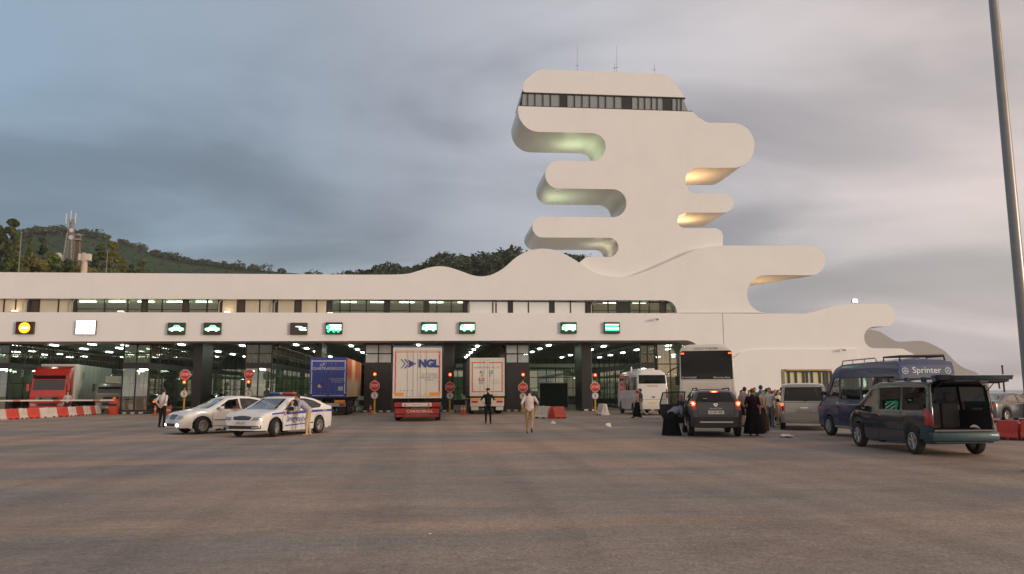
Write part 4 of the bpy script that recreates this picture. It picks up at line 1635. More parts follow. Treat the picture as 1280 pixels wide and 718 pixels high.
# police car
S2 = dict(L=4.66, W=1.83, sill=.20, wr=.33, arch=.39, wheels=(1.45, -1.24), belt=lambda x: .90 + .022 * (1.3 - x), tumble=.50, taper=.15, taper_r=.13, corner=.26, smooth=.08,
          top=[(-2.33, .55), (-2.31, .90), (-2.25, 1.04), (-2.10, 1.09), (-1.90, 1.11), (-1.15, 1.37), (-.50, 1.46), (.05, 1.465), (.38, 1.41), (1.18, 1.00), (1.5, .96), (2.0, .88), (2.22, .76), (2.30, .60), (2.33, .42)])
SW2 = [[(.98, .955), (.36, 1.32), (.00, 1.37), (-.04, .975)], [(-.12, .978), (-.08, 1.372), (-.52, 1.365), (-1.0, 1.28), (-1.42, 1.125), (-1.28, 1.03)]]


def police_detail(t, bvh):
    decal('grille', bvh, '+x', [(-.36, .63), (-.06, .62), (.06, .62), (.36, .63), (.40, .73), (.12, .765), (-.12, .765), (-.40, .73)], M_PLAST, t, .012)
    line_strip(bvh, '+x', [(-.40, .735), (-.12, .77), (.12, .77), (.40, .735)], .02, M_CHROME, t, 'grille_trim', .016)
    for k in range(-5, 6):
        decal('grille_bar', bvh, '+x', rect(k * .066 - .006, k * .066 + .006, .635, .75), M_CHROME, t, .016)
    for s in (1, -1):
        decal('headlight', bvh, '+x', [(s * .47, .63), (s * .80, .66), (s * .84, .74), (s * .50, .73)], M_HEADL, t, .012)
        decal('headlamp_rim', bvh, '+x', [(s * .46, .615), (s * .82, .645), (s * .82, .662), (s * .46, .632)], M_PLAST, t, .014)
        decal('fog_lamp', bvh, '+x', [(s * .50, .33), (s * .74, .345), (s * .74, .40), (s * .50, .39)], M_HEADL, t, .022)
        decal('tail_light', bvh, '-x', [(s * .48, .78), (s * .84, .76), (s * .80, .98), (s * .60, .96)], M_REDL, t, .012)
        mirror_part(t, .80, s * 1.02, 1.0, M_PLAST, s)
    decal('air_intake', bvh, '+x', [(-.78, .31), (.78, .31), (.80, .425), (-.80, .425)], M_PLAST, t, .01)
    decal('number_plate', bvh, '+x', rect(-.26, .26, .465, .575), M_PLATE, t, .02)
    decal_text('plate_lettering', bvh, '+x', 'OO-519', 0, .52, .11, M_INK, t, eps=.026)
    for ax, s in (('+y', 1), ('-y', -1)):
        fl = ax == '+y'
        decal('blue_band', bvh, ax, [(1.72, .80), (1.05, .835), (1.05, .895), (1.70, .855)], M_BLUEBAND, t, .010)
        decal('blue_band', bvh, ax, [(.90, .79), (-1.0, .84), (-1.0, .935), (.90, .905)], M_BLUEBAND, t, .010)
        decal('blue_band', bvh, ax, [(-1.0, .845), (-2.22, .845), (-2.18, .935), (-1.0, .935)], M_BLUEBAND, t, .010)
        decal('blue_line', bvh, ax, [(.96, .365), (-.80, .425), (-.80, .465), (.96, .405)], M_BLUEBAND, t, .010)
        decal_text('police_lettering', bvh, ax, 'პოლიცია', .30, .61, .26, M_BLUEBAND, t, 1.0, .012, .012, fl)
        decal('badge', bvh, ax, [(.94, .90), (1.06, .90), (1.06, .82), (1.00, .74), (.94, .82)], mat('badge_red', (0.5, 0.05, 0.04), 0.5), t, .016)
        decal('badge_centre', bvh, ax, ring_poly(1.0, .845, .03, .035, 10), M_PLATE, t, .020)
        decal_text('band_lettering', bvh, ax, 'POLICE', -1.55, .89, .09, M_PLATE, t, 1.1, .004, .014, fl)
        line_strip(bvh, ax, [(1.08, .27), (1.12, .80), (1.02, .95)], .013, M_SHUT, t)
        line_strip(bvh, ax, [(-.07, .26), (-.08, .96)], .013, M_SHUT, t)
        line_strip(bvh, ax, [(-.86, .60), (-1.1, .98)], .013, M_SHUT, t)
        for hx_ in (.10, -.92):
            decal('door_handle', bvh, ax, rect(hx_, hx_ + .20, .765, .80), paint_police, t, .03, th=.012)
    for s in (1, -1):
        line_strip(bvh, '+z', [(1.15, s * .66), (2.05, s * .55)], .012, M_SHUT, t)
    # papers on the dashboard
    part('dash_papers', bbox(.72, .98, .05, .42, .985, .995), mat('paper', (0.8, 0.76, 0.66), 0.8), t)
    # light bar
    bm = bbox(-.16, .16, -.60, .60, 1.475, 1.525, .015)
    bar = part('light_bar', bm, M_PLAST, t)
    part('blue_lens', bbox(-.13, .13, -.58, -.08, 1.525, 1.615, .03), mat('blue_lens', (0.05, 0.09, 0.30), 0.15, coat=.6), bar, 40)
    part('red_lens', bbox(-.13, .13, .08, .58, 1.525, 1.615, .03), mat('red_lens', (0.55, 0.03, 0.02), 0.15, coat=.6), bar, 40)
    part('bar_speaker', bbox(-.10, .10, -.07, .07, 1.525, 1.60, .02), M_PLATE, bar, 40)


loc, rz = place_near(376, 543.6, -180 + 21, 'L', .915)
POL_LOC, POL_RZ = loc, rz
saloon('police_car', 'white police car with blue bands and a red and blue light bar', 'car', loc, rz, paint_police, S2, SW2,
       [(-.66, .99), (.66, .99), (.54, 1.375), (-.54, 1.375)], [(-.60, 1.14), (.60, 1.14), (.48, 1.33), (-.48, 1.33)], steer=R(17), rimspokes=9, open_win=(1, 0), detail=police_detail)

# --- dark SUV with its rear door open
S3 = dict(L=4.32, W=1.84, sill=.30, wr=.345, arch=.42, wheels=(1.34, -1.33), belt=lambda x: 1.06 - .012 * x, tumble=.50, taper=.12, taper_r=.07, corner=.20, smooth=.06, crown=.03,
          top=[(-2.16, .62), (-2.13, 1.00), (-2.08, 1.16), (-1.74, 1.54), (-1.60, 1.61), (-.9, 1.645), (.0, 1.64), (.35, 1.60), (.98, 1.15), (1.3, 1.11), (1.9, 1.03), (2.08, .90), (2.14, .60), (2.16, .45)])
SW3 = [[(.80, 1.14), (.34, 1.52), (.02, 1.57), (-.02, 1.13)], [(-.10, 1.13), (-.06, 1.57), (-.60, 1.575), (-.95, 1.55), (-1.02, 1.14)], [(-1.12, 1.16), (-1.05, 1.55), (-1.35, 1.52), (-1.62, 1.22)]]
paint_suv = mat('paint_graphite', (0.032, 0.032, 0.035), 0.30, 0.3, coat=0.8)
M_SILV = mat('silver_trim', (0.52, 0.51, 0.49), 0.35, 0.5)


def suv_detail(t, bvh):
    for s in (1, -1):
        tl = decal('tail_light', bvh, '-x', [(s * .66, .98), (s * .86, .94), (s * .87, 1.16), (s * .84, 1.30), (s * .68, 1.26)], M_REDL, t, .014)
        decal('lit_lamp', bvh, '-x', ring_poly(s * .775, 1.16, .085, .085, 14), E_TAIL, t, .022)
        decal('lit_core', bvh, '-x', ring_poly(s * .775, 1.165, .04, .04, 10), E_TAILC, t, .028)
        mirror_part(t, .70, s * 1.03, 1.16, M_PLAST, s)
        bm = bmesh.new()
        path_tube(bm, [(.35, s * .56, 1.60), (.30, s * .56, 1.69), (-1.35, s * .56, 1.70), (-1.48, s * .56, 1.60)], .025, 6)
        part('roof_rail', bm, M_PLAST, t, 40)
        decal('wheel_arch_trim', bvh, '+y' if s > 0 else '-y', [(x, z) for x, z in [(-1.33 + .50 * math.cos(a), .345 + .50 * math.sin(a)) for a in [R(10 * k) for k in range(1, 18)]] + [(-1.33 + .43 * math.cos(a), .345 + .43 * math.sin(a)) for a in [R(10 * k) for k in range(17, 0, -1)]]], M_PLAST, t, .012)
    decal('third_brake_lamp', bvh, '-x', rect(-.12, .12, 1.56, 1.595), E_TAIL, t, .02)
    decal('lamp_core', bvh, '-x', rect(-.06, .06, 1.568, 1.586), E_TAILC, t, .026)
    decal('number_plate', bvh, '-x', rect(-.27, .27, .80, .92), M_PLATE, t, .022)
    decal_text('plate_lettering', bvh, '-x', '61 EK 408', 0, .86, .105, M_INK, t, 1.0, .002, .028, True)
    decal_text('name_lettering', bvh, '-x', 'DUSTER', 0, .985, .075, M_SILV, t, 1.6, .004, .018, True)
    decal_text('small_lettering', bvh, '-x', '4x4', .34, 1.34, .06, M_SILV, t, 1.4, .002, .018, True)
    decal('emblem', bvh, '-x', [(-.07, 1.17), (.07, 1.17), (.075, 1.13), (.03, 1.06), (-.03, 1.06), (-.075, 1.13)], M_CHROME, t, .02)
    decal('emblem_notch', bvh, '-x', [(-.03, 1.145), (.03, 1.145), (0, 1.10)], paint_suv, t, .026)
    decal('bumper', bvh, '-x', rect(-.84, .84, .36, .70), M_PLAST, t, .010)
    decal('skid_strip', bvh, '-x', [(-.55, .50), (.55, .50), (.58, .55), (-.58, .55)], M_SILV, t, .022)
    line_strip(bvh, '-x', [(-.66, 1.30), (-.62, .74), (.62, .74), (.66, 1.30)], .016, M_SHUT, t)
    bm = bmesh.new()
    tube(bm, (-2.03, -.05, 1.24), (-1.99, .42, 1.28), .012, .012, 5)
    part('rear_wiper', bm, M_PLAST, t)
    line_strip(bvh, '+y', [(-.06, .34), (-.06, 1.1)], .014, M_SHUT, t)
    # rear door swung open, hinged at its front edge
    d = link('open_door', None, t, (-.08, .93, 0), R(-65))
    bm = bmesh.new()
    prof = [(0, .40), (-.78, .40), (-.98, .78), (-1.0, 1.12), (0, 1.12)]
    a = [bm.verts.new((x, 0, z)) for x, z in prof]
    b = [bm.verts.new((x, .07, z)) for x, z in prof]
    n = len(prof)
    bm.faces.new(a)
    bm.faces.new(b[::-1])
    for i in range(n):
        bm.faces.new((a[i], a[(i + 1) % n], b[(i + 1) % n], b[i]))
    part('door_panel', bm, M_PLAST, d)
    bm = bmesh.new()
    path_tube(bm, [(0, .03, 1.12), (.0, -.10, 1.57), (-.62, -.12, 1.575), (-.93, -.10, 1.54), (-1.0, .03, 1.12)], .032, 6)
    part('door_frame', bm, M_PLAST, d, 40)
    bm = bmesh.new()
    bm.faces.new([bm.verts.new(v) for v in ((-.03, .03, 1.12), (-.02, -.09, 1.56), (-.62, -.11, 1.565), (-.92, -.09, 1.53), (-.98, .03, 1.12))])
    part('door_glass', bm, G_CLEAR, d)


loc = gp(896, 545.2) + Vector((math.sin(YAW + R(4)), math.cos(YAW + R(4)), 0)) * 1.30
SUV_LOC, SUV_RZ = loc, cam2w(8)
saloon('dark_suv', 'dark grey off-road car with lit tail lamps and its rear left door open', 'car', loc, cam2w(8), paint_suv, S3, SW3,
       [(-.66, 1.16), (.66, 1.16), (.56, 1.62), (-.56, 1.62)], [(-.68, 1.22), (.68, 1.22), (.54, 1.55), (-.54, 1.55)], detail=suv_detail, glassm=G_PRIV, rimspokes=5)

# --- silver van seen from behind
S4 = dict(L=4.75, W=1.90, sill=.26, wr=.33, arch=.39, wheels=(1.55, -1.45), belt=1.08, tumble=.17, taper=.14, taper_r=.03, corner=.10, smooth=.05, crown=.035,
          top=[(-2.375, .62), (-2.36, 1.10), (-2.27, 1.72), (-2.17, 1.84), (-1.2, 1.885), (.2, 1.87), (.62, 1.78), (1.55, 1.16), (1.8, 1.08), (2.2, .95), (2.34, .75), (2.375, .45)])
SW4 = [[(1.22, 1.16), (.64, 1.66), (.32, 1.70), (.30, 1.14)], [(.20, 1.14), (.22, 1.71), (-.90, 1.73), (-.92, 1.14)], [(-1.02, 1.14), (-1.0, 1.73), (-2.05, 1.71), (-2.08, 1.16)]]
paint_silver = mat('paint_silver', (0.34, 0.33, 0.30), 0.30, 0.55, coat=0.5)


def silver_detail(t, bvh):
    for s in (1, -1):
        decal('tail_light', bvh, '-x', [(s * .76, .78), (s * .915, .78), (s * .91, 1.10), (s * .77, 1.06)], M_REDL, t, .012)
        decal('lit_lamp', bvh, '-x', rect(*sorted((s * .785, s * .895)), .99, 1.09), E_TAIL, t, .02)
        mirror_part(t, 1.12, s * 1.06, 1.16, M_PLAST, s)
    decal('number_plate', bvh, '-x', rect(-.30, .30, .72, .84), mat('plate_grey', (0.25, 0.24, 0.22), 0.5), t, .016)
    decal('bumper', bvh, '-x', rect(-.90, .90, .40, .66), mat('bumper_grey', (0.24, 0.23, 0.21), 0.55), t, .02)
    line_strip(bvh, '-x', [(-.74, 1.74), (-.76, .70), (.76, .70), (.74, 1.74)], .014, M_SHUT, t)
    line_strip(bvh, '-x', [(-.74, 1.12), (.74, 1.12)], .012, M_SHUT, t)
    bm = bmesh.new()
    tube(bm, (-2.385, .0, 1.17), (-2.36, -.40, 1.22), .012, .012, 5)
    part('rear_wiper', bm, M_PLAST, t)
    decal('door_handle', bvh, '-x', rect(-.14, .14, .89, .93), M_CHROME, t, .014, th=.012)


loc = gp(1006.5, 537.2) + Vector((math.sin(YAW + R(19)), math.cos(YAW + R(19)), 0)) * 1.42
saloon('silver_van', 'silver van with lit tail lamps seen from behind', 'van', loc, cam2w(19.5), paint_silver, S4, SW4,
       [(-.70, 1.20), (.70, 1.20), (.60, 1.74), (-.60, 1.74)], [(-.76, 1.18), (.76, 1.18), (.70, 1.74), (-.70, 1.74)], detail=silver_detail, glassm=G_PRIV)

# --- navy high-roof van
S5 = dict(L=5.90, W=1.96, sill=.30, wr=.35, arch=.41, wheels=(1.85, -1.70), belt=1.20, tumble=.09, taper=.14, taper_r=.02, corner=.10, smooth=.06, crown=.05,
          top=[(-2.95, .70), (-2.94, 1.40), (-2.88, 2.40), (-2.80, 2.50), (-1.2, 2.53), (.8, 2.50), (1.25, 2.38), (1.50, 2.20), (2.15, 1.36), (2.35, 1.24), (2.75, 1.08), (2.90, .85), (2.95, .5)])
SW5 = [[(1.86, 1.36), (1.36, 2.02), (.98, 2.04), (.98, 1.34)], [(.84, 1.30), (.84, 2.02), (-.55, 2.02), (-.55, 1.30)], [(-.68, 1.30), (-.68, 2.02), (-2.60, 2.02), (-2.60, 1.30)]]
paint_navy = mat('paint_navy', (0.028, 0.048, 0.150), 0.30, 0.25, coat=0.7)


def sprinter_detail(t, bvh):
    decal('rear_upper_panel', bvh, '-x', [(-.84, 1.34), (.84, 1.34), (.78, 2.36), (-.78, 2.36)], mat('rear_film', (0.085, 0.125, 0.22), 0.12, coat=.5), t, .008)
    decal_text('name_lettering', bvh, '-x', 'Sprinter', 0, 2.20, .26, mat('decal_white', (0.75, 0.76, 0.78), 0.5), t, 1.05, .008, .016, True)
    W_ = mat('decal_white', (0.75, 0.76, 0.78), 0.5)
    for s in (1, -1):
        cx, cz = s * .665, 2.19
        outer = ring_poly(cx, cz, .095, .095, 22)
        for i in range(22):
            a, b = R(360 * i / 22), R(360 * (i + 1) / 22)
            decal('star_ring', bvh, '-x', [(cx + .095 * math.cos(a), cz + .095 * math.sin(a)), (cx + .095 * math.cos(b), cz + .095 * math.sin(b)), (cx + .078 * math.cos(b), cz + .078 * math.sin(b)), (cx + .078 * math.cos(a), cz + .078 * math.sin(a))], W_, t, .016, 1) if i % 1 == 0 else None
        for k in range(3):
            a = R(90 + 120 * k)
            decal('star_point', bvh, '-x', [(cx + .085 * math.cos(a), cz + .085 * math.sin(a)), (cx + .016 * math.cos(a + 1.05), cz + .016 * math.sin(a + 1.05)), (cx + .016 * math.cos(a - 1.05), cz + .016 * math.sin(a - 1.05))], W_, t, .017, 1)
        decal('tail_light', bvh, '-x', rect(*sorted((s * .82, s * .95)), .85, 1.35), M_REDL, t, .012)
        mirror_part(t, 1.75, s * 1.14, 1.50, M_PLAST, s)
        bm = bmesh.new()
        path_tube(bm, [(1.0, s * .74, 2.50), (.9, s * .74, 2.63), (-1.3, s * .74, 2.64), (-1.4, s * .74, 2.52)], .024, 6)
        for x in (.2, -.6):
            tube(bm, (x, s * .74, 2.50), (x, s * .74, 2.63), .02, .02, 5)
        part('roof_rail', bm, M_SILV, t, 40)
        decal('sill_strip', bvh, '+y' if s > 0 else '-y', rect(-1.2, 1.36, .33, .39), M_SILV, t, .012)
        decal('rub_strip', bvh, '+y' if s > 0 else '-y', rect(-1.25, 1.40, .68, .76), mat('navy_plastic', (0.03, 0.035, 0.06), 0.5), t, .012)
        line_strip(bvh, '+y' if s > 0 else '-y', [(.91, .42), (.91, 2.1)], .016, M_SHUT, t)
        line_strip(bvh, '+y' if s > 0 else '-y', [(-.61, .45), (-.61, 2.1)], .016, M_SHUT, t)
        decal('door_handle', bvh, '+y' if s > 0 else '-y', rect(1.0, 1.22, 1.02, 1.07), M_PLAST, t, .02, th=.015)
    bm = bmesh.new()       # black roof carrier at the back
    path_tube(bm, [(-2.70, .70, 2.50), (-2.66, .70, 2.64), (-2.66, -.70, 2.66), (-2.70, -.70, 2.50)], .035, 6)
    path_tube(bm, [(-1.75, .70, 2.50), (-1.75, .70, 2.64), (-1.75, -.70, 2.66), (-1.75, -.70, 2.50)], .03, 6)
    for s in (1, -1):
        tube(bm, (-2.66, s * .70, 2.64), (-1.75, s * .70, 2.64), .03, .03, 6)
    part('roof_rack', bm, M_PLAST, t, 40)
    decal('indicator', bvh, '+y', rect(2.42, 2.52, .98, 1.04), M_ORANGEL, t, .012)
    # passenger benches seen through the glass
    for x in (-.4, -1.3, -2.2):
        for y in (-.45, .45):
            bm = bbox(x - .08, x + .06, y - .38, y + .38, .75, 1.62, .05)
            part('seat_back', bm, M_SEAT, t, 40)


phi = -2.5
g = gp(1040, 544.5)
a = cam2w(phi)
fwd, left = Vector((math.cos(a), math.sin(a), 0)), Vector((-math.sin(a), math.cos(a), 0))
saloon('navy_van', 'navy blue high-roof passenger van with white lettering and stars on its rear', 'van', g - left * .86 - fwd * 1.85, a, paint_navy, S5, SW5,
       [(-.76, 1.40), (.76, 1.40), (.70, 2.14), (-.70, 2.14)], [(-.74, 1.40), (-.74, 1.95), (.74, 1.95), (.74, 1.40)], detail=sprinter_detail, glassm=glass('van_glass', (0.34, 0.36, 0.36), 1.5, 1.5, .01))

# --- dark green van with the tailgate up
S6 = dict(L=4.60, W=1.84, sill=.27, wr=.335, arch=.40, wheels=(1.50, -1.50), belt=1.06, tumble=.15, taper=.15, taper_r=.035, corner=.10, smooth=.05, crown=.03,
          top=[(-2.33, .55), (-2.325, 1.10), (-2.25, 1.74), (-2.17, 1.82), (-1.2, 1.86), (.25, 1.84), (.60, 1.76), (1.52, 1.16), (1.75, 1.08), (2.15, .94), (2.30, .75), (2.33, .45)])
SW6 = [[(1.22, 1.13), (.66, 1.62), (.30, 1.66), (.28, 1.10)]]
SW6B = [[(.19, 1.10), (.20, 1.67), (-.92, 1.69), (-.92, 1.10)], [(-1.02, 1.10), (-1.01, 1.69), (-2.08, 1.67), (-2.13, 1.12)]]
paint_green = mat('paint_dark_green', (0.008, 0.027, 0.040), 0.25, 0.1, coat=0.9)
paint_teal = mat('bumper_teal', (0.010, 0.050, 0.062), 0.5, 0.0, coat=0.15)


def vito():
    t = thing('green_van', 'dark green van with its tailgate raised and empty boot open', 'van')
    bm = car_shell(S6)
    bvh = BVHTree.FromBMesh(bm)
    hatch = [(-.80, .62), (.80, .62), (.80, 1.10), (.74, 1.66), (.66, 1.76), (-.66, 1.76), (-.74, 1.66), (-.80, 1.10)]
    for ax in ('+y', '-y'):
        for w in SW6 + SW6B:
            cut(bm, ax, w)
    wind = [(-.70, 1.16), (.70, 1.16), (.60, 1.70), (-.60, 1.70)]
    cut(bm, '+x', wind)
    cut(bm, '-x', hatch)
    part('body', bm, [paint_green], t, 32)
    # inner lining
    bm = car_shell(dict(S6, W=1.78, L=4.60, sill=.34, top=[(x * .985, z - .05) for x, z in S6['top']]))
    for ax in ('+y', '-y'):
        for w in SW6 + SW6B:
            cut(bm, ax, [(x, z) for x, z in w])
    cut(bm, '+x', wind)
    cut(bm, '-x', hatch)
    part('lining', bm, mat('van_lining', (0.055, 0.053, 0.052), 0.85), t, 32)
    part('boot_floor', bbox(-2.30, 1.4, -.82, .82, .56, .62), mat('boot_carpet', (0.035, 0.034, 0.034), 0.95), t)
    part('boot_sill', bbox(-2.36, -2.22, -.80, .80, .60, .645, .01), mat('sill_plate', (0.16, 0.14, 0.125), 0.45), t)
    for s, ax in ((1, '+y'), (-1, '-y')):
        decal('side_window', bvh, ax, SW6[0], G_CAR, t, -.012, .25)
        for w in SW6B:
            decal('side_window', bvh, ax, w, glass('vito_glass', (0.10, 0.11, 0.11), 0.3, 1.5, .008), t, -.004, .25)
        line_strip(bvh, ax, [(.24, .34), (.24, 1.70)], .014, M_SHUT, t)
        line_strip(bvh, ax, [(-.97, .75), (-.97, 1.70)], .014, M_SHUT, t)
        line_strip(bvh, ax, [(1.28, .36), (1.30, 1.1)], .014, M_SHUT, t)
        decal('rub_strip', bvh, ax, rect(-.95, 1.14, .56, .60), M_PLAST, t, .012)
        decal('door_handle', bvh, ax, rect(.32, .52, .92, .965), M_PLAST, t, .02, th=.015)
        tl = decal('tail_light', bvh, '-x', [(s * .80, .74), (s * .915, .74), (s * .905, 1.06), (s * .86, 1.16), (s * .81, 1.16)], M_REDL, t, .014)
        decal('tail_light', bvh, ax, [(-2.29, .76), (-2.10, .78), (-2.12, 1.04), (-2.22, 1.14), (-2.27, 1.12)], M_REDL, t, .012)
        decal('headlight', bvh, '+x', [(s * .52, .70), (s * .84, .72), (s * .82, .90), (s * .56, .86)], M_HEADL, t, .012)
        mirror_part(t, 1.16, s * 1.05, 1.12, M_PLAST, s)
        # bumper end wrapping round
        decal('bumper_end', bvh, ax, [(-2.30, .40), (-1.84, .40), (-1.86, .68), (-2.29, .72)], paint_teal, t, .02)
        # chrome edge of the hatch aperture
        bm = bmesh.new()
        path_tube(bm, [(-2.345, s * .83, 1.10), (-2.29, s * .79, 1.62), (-2.25, s * .76, 1.74)], .016, 5)
        part('hatch_seal', bm, mat('seal_edge', (0.35, 0.33, 0.30), 0.3, .5), t, 40)
        bm = bmesh.new()
        tube(bm, (-2.26, s * .74, 1.55), (-2.75, s * .70, 1.83), .014, .010, 6)
        part('gas_strut', bm, M_PLAST, t)
    decal('windscreen', bvh, '+x', wind, G_CLEAR, t, -.012, .25)
    decal('grille', bvh, '+x', rect(-.48, .48, .62, .80), M_PLAST, t, .012)
    bm = bmesh.new()
    box(bm, -2.44, -2.25, -.92, .92, .36, .60, 0, .06)
    part('rear_bumper', bm, paint_teal, t, 40)
    part('bumper_step', bbox(-2.435, -2.30, -.70, .70, .600, .612), M_PLAST, t)
    # roof rack feet and bars
    for x in (-.2, -1.1, -1.9):
        bm = bmesh.new()
        tube(bm, (x, -.72, 1.90), (x, .72, 1.90), .022, .022, 6)
        rb = part('roof_bar', bm, M_PLAST, t)
        for s in (1, -1):
            part('foot', bbox(x - .07, x + .07, s * .72 - .04, s * .72 + .04, 1.80, 1.93), M_PLAST, rb)
    # seats: a rear bench row seen from the boot
    for y in (-.56, 0, .56):
        bm = bmesh.new()
        box(bm, -.98, -.80, y - .26, y + .26, .62, 1.28, 0, .07)
        box(bm, -.99, -.86, y - .15, y + .15, 1.30, 1.55, 0, .06)
        part('seat_back', bm, mat('van_seat', (0.16, 0.155, 0.15), 0.85, var=.1), t, 40)
    for y in (-.42, .42):
        bm = bmesh.new()
        box(bm, .45, .62, y - .25, y + .25, .62, 1.30, 0, .07)
        box(bm, .46, .58, y - .14, y + .14, 1.32, 1.54, 0, .05)
        part('front_seat', bm, M_SEAT, t, 40)
    # tailgate: raised nearly level, hinged at the roof edge
    tg = link('tailgate', None, t, (-2.20, 0, 1.84))
    tg.rotation_euler = (0, R(6), 0)
    tg.scale = (.88, 1, 1)
    bm = bmesh.new()
    outer = [(0.02, .68), (-.18, .78), (-.75, .86), (-1.18, .84), (-1.27, .72)]
    pts = outer + [(x, -y) for x, y in reversed(outer)]
    topv, botv = [], []
    for x, y in pts:
        sag = -.10 * (x / 1.2) ** 2 + .02
        topv.append(bm.verts.new((x, y, .085 + sag)))
        botv.append(bm.verts.new((x * .985, y * .96, -.075 + sag - x * .05)))
    n = len(pts)
    bm.faces.new(topv)
    bm.faces.new(botv[::-1])
    for i in range(n):
        bm.faces.new((topv[i], topv[(i + 1) % n], botv[(i + 1) % n], botv[i]))
    part('gate_panel', bm, [paint_green], tg, 40)
    bm = bmesh.new()
    bm.faces.new([bm.verts.new((x, y, -.09 - .10 * (x / 1.2) ** 2 + .02)) for x, y in ((-.10, .58), (-.10, -.58), (-.62, -.70), (-.62, .70))])
    part('gate_glass', bm, G_PRIV, tg)
    part('gate_lining', bbox(-1.16, -.68, -.72, .72, -.145, -.075, .02), M_PLAST, tg)
    part('gate_handle', bbox(-1.24, -1.14, -.12, .12, -.19, -.12, .02), M_PLAST, tg)
    bm = bmesh.new()
    tube(bm, (-1.02, -.52, -.12), (-1.05, -.50, -.30), .02, .02, 6)
    part('pull_strap', bm, M_PLAST, tg)
    part('underbody', bbox(-2.1, 2.1, -.68, .68, .29, .38), M_PLAST, t)
    ms = wheel_meshes(.335, .21, 6)
    put_wheels(t, ms, [(1.50, .835, .335, 0), (1.50, -.835, .335, 0), (-1.50, .835, .335, 0), (-1.50, -.835, .335, 0)])
    return t


v = vito()
a = cam2w(-3)
g = (gp(1078, 559) + gp(1143, 567.5)) / 2
fwd, left = Vector((math.cos(a), math.sin(a), 0)), Vector((-math.sin(a), math.cos(a), 0))
v.location = g - left * .78
v.rotation_euler = (0, 0, a)
v.scale = (.93, .93, 1.0)
GV_LOC, GV_RZ = v.location.copy(), a

# --- parked cars at the right edge and between the vans
S7 = dict(S1, L=4.45, W=1.76, wheels=(1.35, -1.25), top=[(x * .927, z) for x, z in S1['top']])
SW7 = [[(x * .927, z) for x, z in w] for w in SW1]
WS7, RS7 = [(-.62, .99), (.62, .99), (.52, 1.36), (-.52, 1.36)], [(-.58, 1.10), (.58, 1.10), (.47, 1.34), (-.47, 1.34)]


def plain_detail(paint):
    def f(t, bvh):
        for s in (1, -1):
            decal('headlight', bvh, '+x', [(s * .48, .60), (s * .80, .63), (s * .78, .74), (s * .52, .72)], M_HEADL, t, .012)
            decal('tail_light', bvh, '-x', [(s * .50, .72), (s * .80, .72), (s * .78, .94), (s * .54, .92)], M_REDL, t, .012)
            mirror_part(t, .76, s * .98, 1.0, paint, s)
            line_strip(bvh, '+y' if s > 0 else '-y', [(-.05, .25), (-.06, .93)], .014, M_SHUT, t)
        decal('number_plate', bvh, '-x', rect(-.26, .26, .60, .71), M_PLATE, t, .016)
        decal('grille', bvh, '+x', rect(-.36, .36, .60, .70), M_PLAST, t, .012)
    return f


pn = mat('paint_slate', (0.075, 0.082, 0.095), 0.3, .3, coat=.7)
gx_ = at(1241, 500, 33).x
saloon('slate_car', 'slate grey car behind the red barrier at the right edge', 'car', gp(1256, 527), cam2w(62), pn, S7, SW7, WS7, RS7, detail=plain_detail(pn), glassm=G_CLEAR)
pn = mat('paint_brown', (0.13, 0.085, 0.06), 0.35, .3, coat=.6)
saloon('brown_car', 'brownish car cut off by the right edge behind the slate car', 'car', gp(1300, 526), cam2w(20), pn, S7, SW7, WS7, RS7, detail=plain_detail(pn), glassm=G_CLEAR)
pn = mat('paint_blue', (0.03, 0.07, 0.20), 0.3, .2, coat=.7)
saloon('blue_car', 'blue car between the silver van and the navy van', 'car', gp(1062, 528), cam2w(22), pn, dict(S3, L=4.2), SW3, [(-.66, 1.16), (.66, 1.16), (.56, 1.62), (-.56, 1.62)], [(-.70, 1.24), (.70, 1.24), (.60, 1.60), (-.60, 1.60)], detail=plain_detail(pn), glassm=G_CAR)
for px, py, phi, lab, pc in ((288, 511.5, -6, 'dark car with lit tail lamps waiting deep in the second car lane', (0.02, 0.02, 0.022)), (206, 510.8, -6, 'dark car standing inside the leftmost car lane', (0.03, 0.04, 0.05))):
    pn = mat('paint_queue_%d' % px, pc, 0.3, coat=.7)

    def qd(t, bvh, lit=(px == 288)):
        plain_detail(pn)(t, bvh)
        if lit:
            for s in (1, -1):
                decal('lit_lamp', bvh, '-x', ring_poly(s * .66, .84, .10, .08, 12), E_TAIL, t, .02)
    g = gp(px, py)
    saloon('queue_car', lab, 'car', (g.x, 74.0, 0), cam2w(-6), pn, S7, SW7, WS7, RS7, detail=qd, glassm=G_CAR)

# ------------------------------------------------------------------ trailers, trucks and buses (front +X, left +Y)
TRUCKW = wheel_meshes(.50, .30, 0, .56, True)
BUSW = wheel_meshes(.48, .28, 0, .56, True)


def side_prism(prof, w, bev=0.05, seg=2):
    """side outline [(x,z)] pushed across the width"""
    bm = bmesh.new()
    a = [bm.verts.new((x, -w / 2, z)) for x, z in prof]
    b = [bm.verts.new((x, w / 2, z)) for x, z in prof]
    n = len(prof)
    bm.faces.new(a)
    bm.faces.new(b[::-1])
    for i in range(n):
        bm.faces.new((a[i], a[(i + 1) % n], b[(i + 1) % n], b[i]))
    bmesh.ops.recalc_face_normals(bm, faces=bm.faces)
    if bev:
        bmesh.ops.bevel(bm, geom=bm.edges[:], offset=bev, segments=seg, profile=.5, affect='EDGES')
    bmesh.ops.recalc_face_normals(bm, faces=bm.faces)
    return bm


def rear_frame(x):
    """frame on a trailer's rear face: u to the viewer's right as seen from behind"""
    return lambda u, v: Vector((x, -u, v))


def fprint(t, name, poly, x, m):
    return flat(name, poly, [tuple(range(len(poly)))], rear_frame(x), m, t)


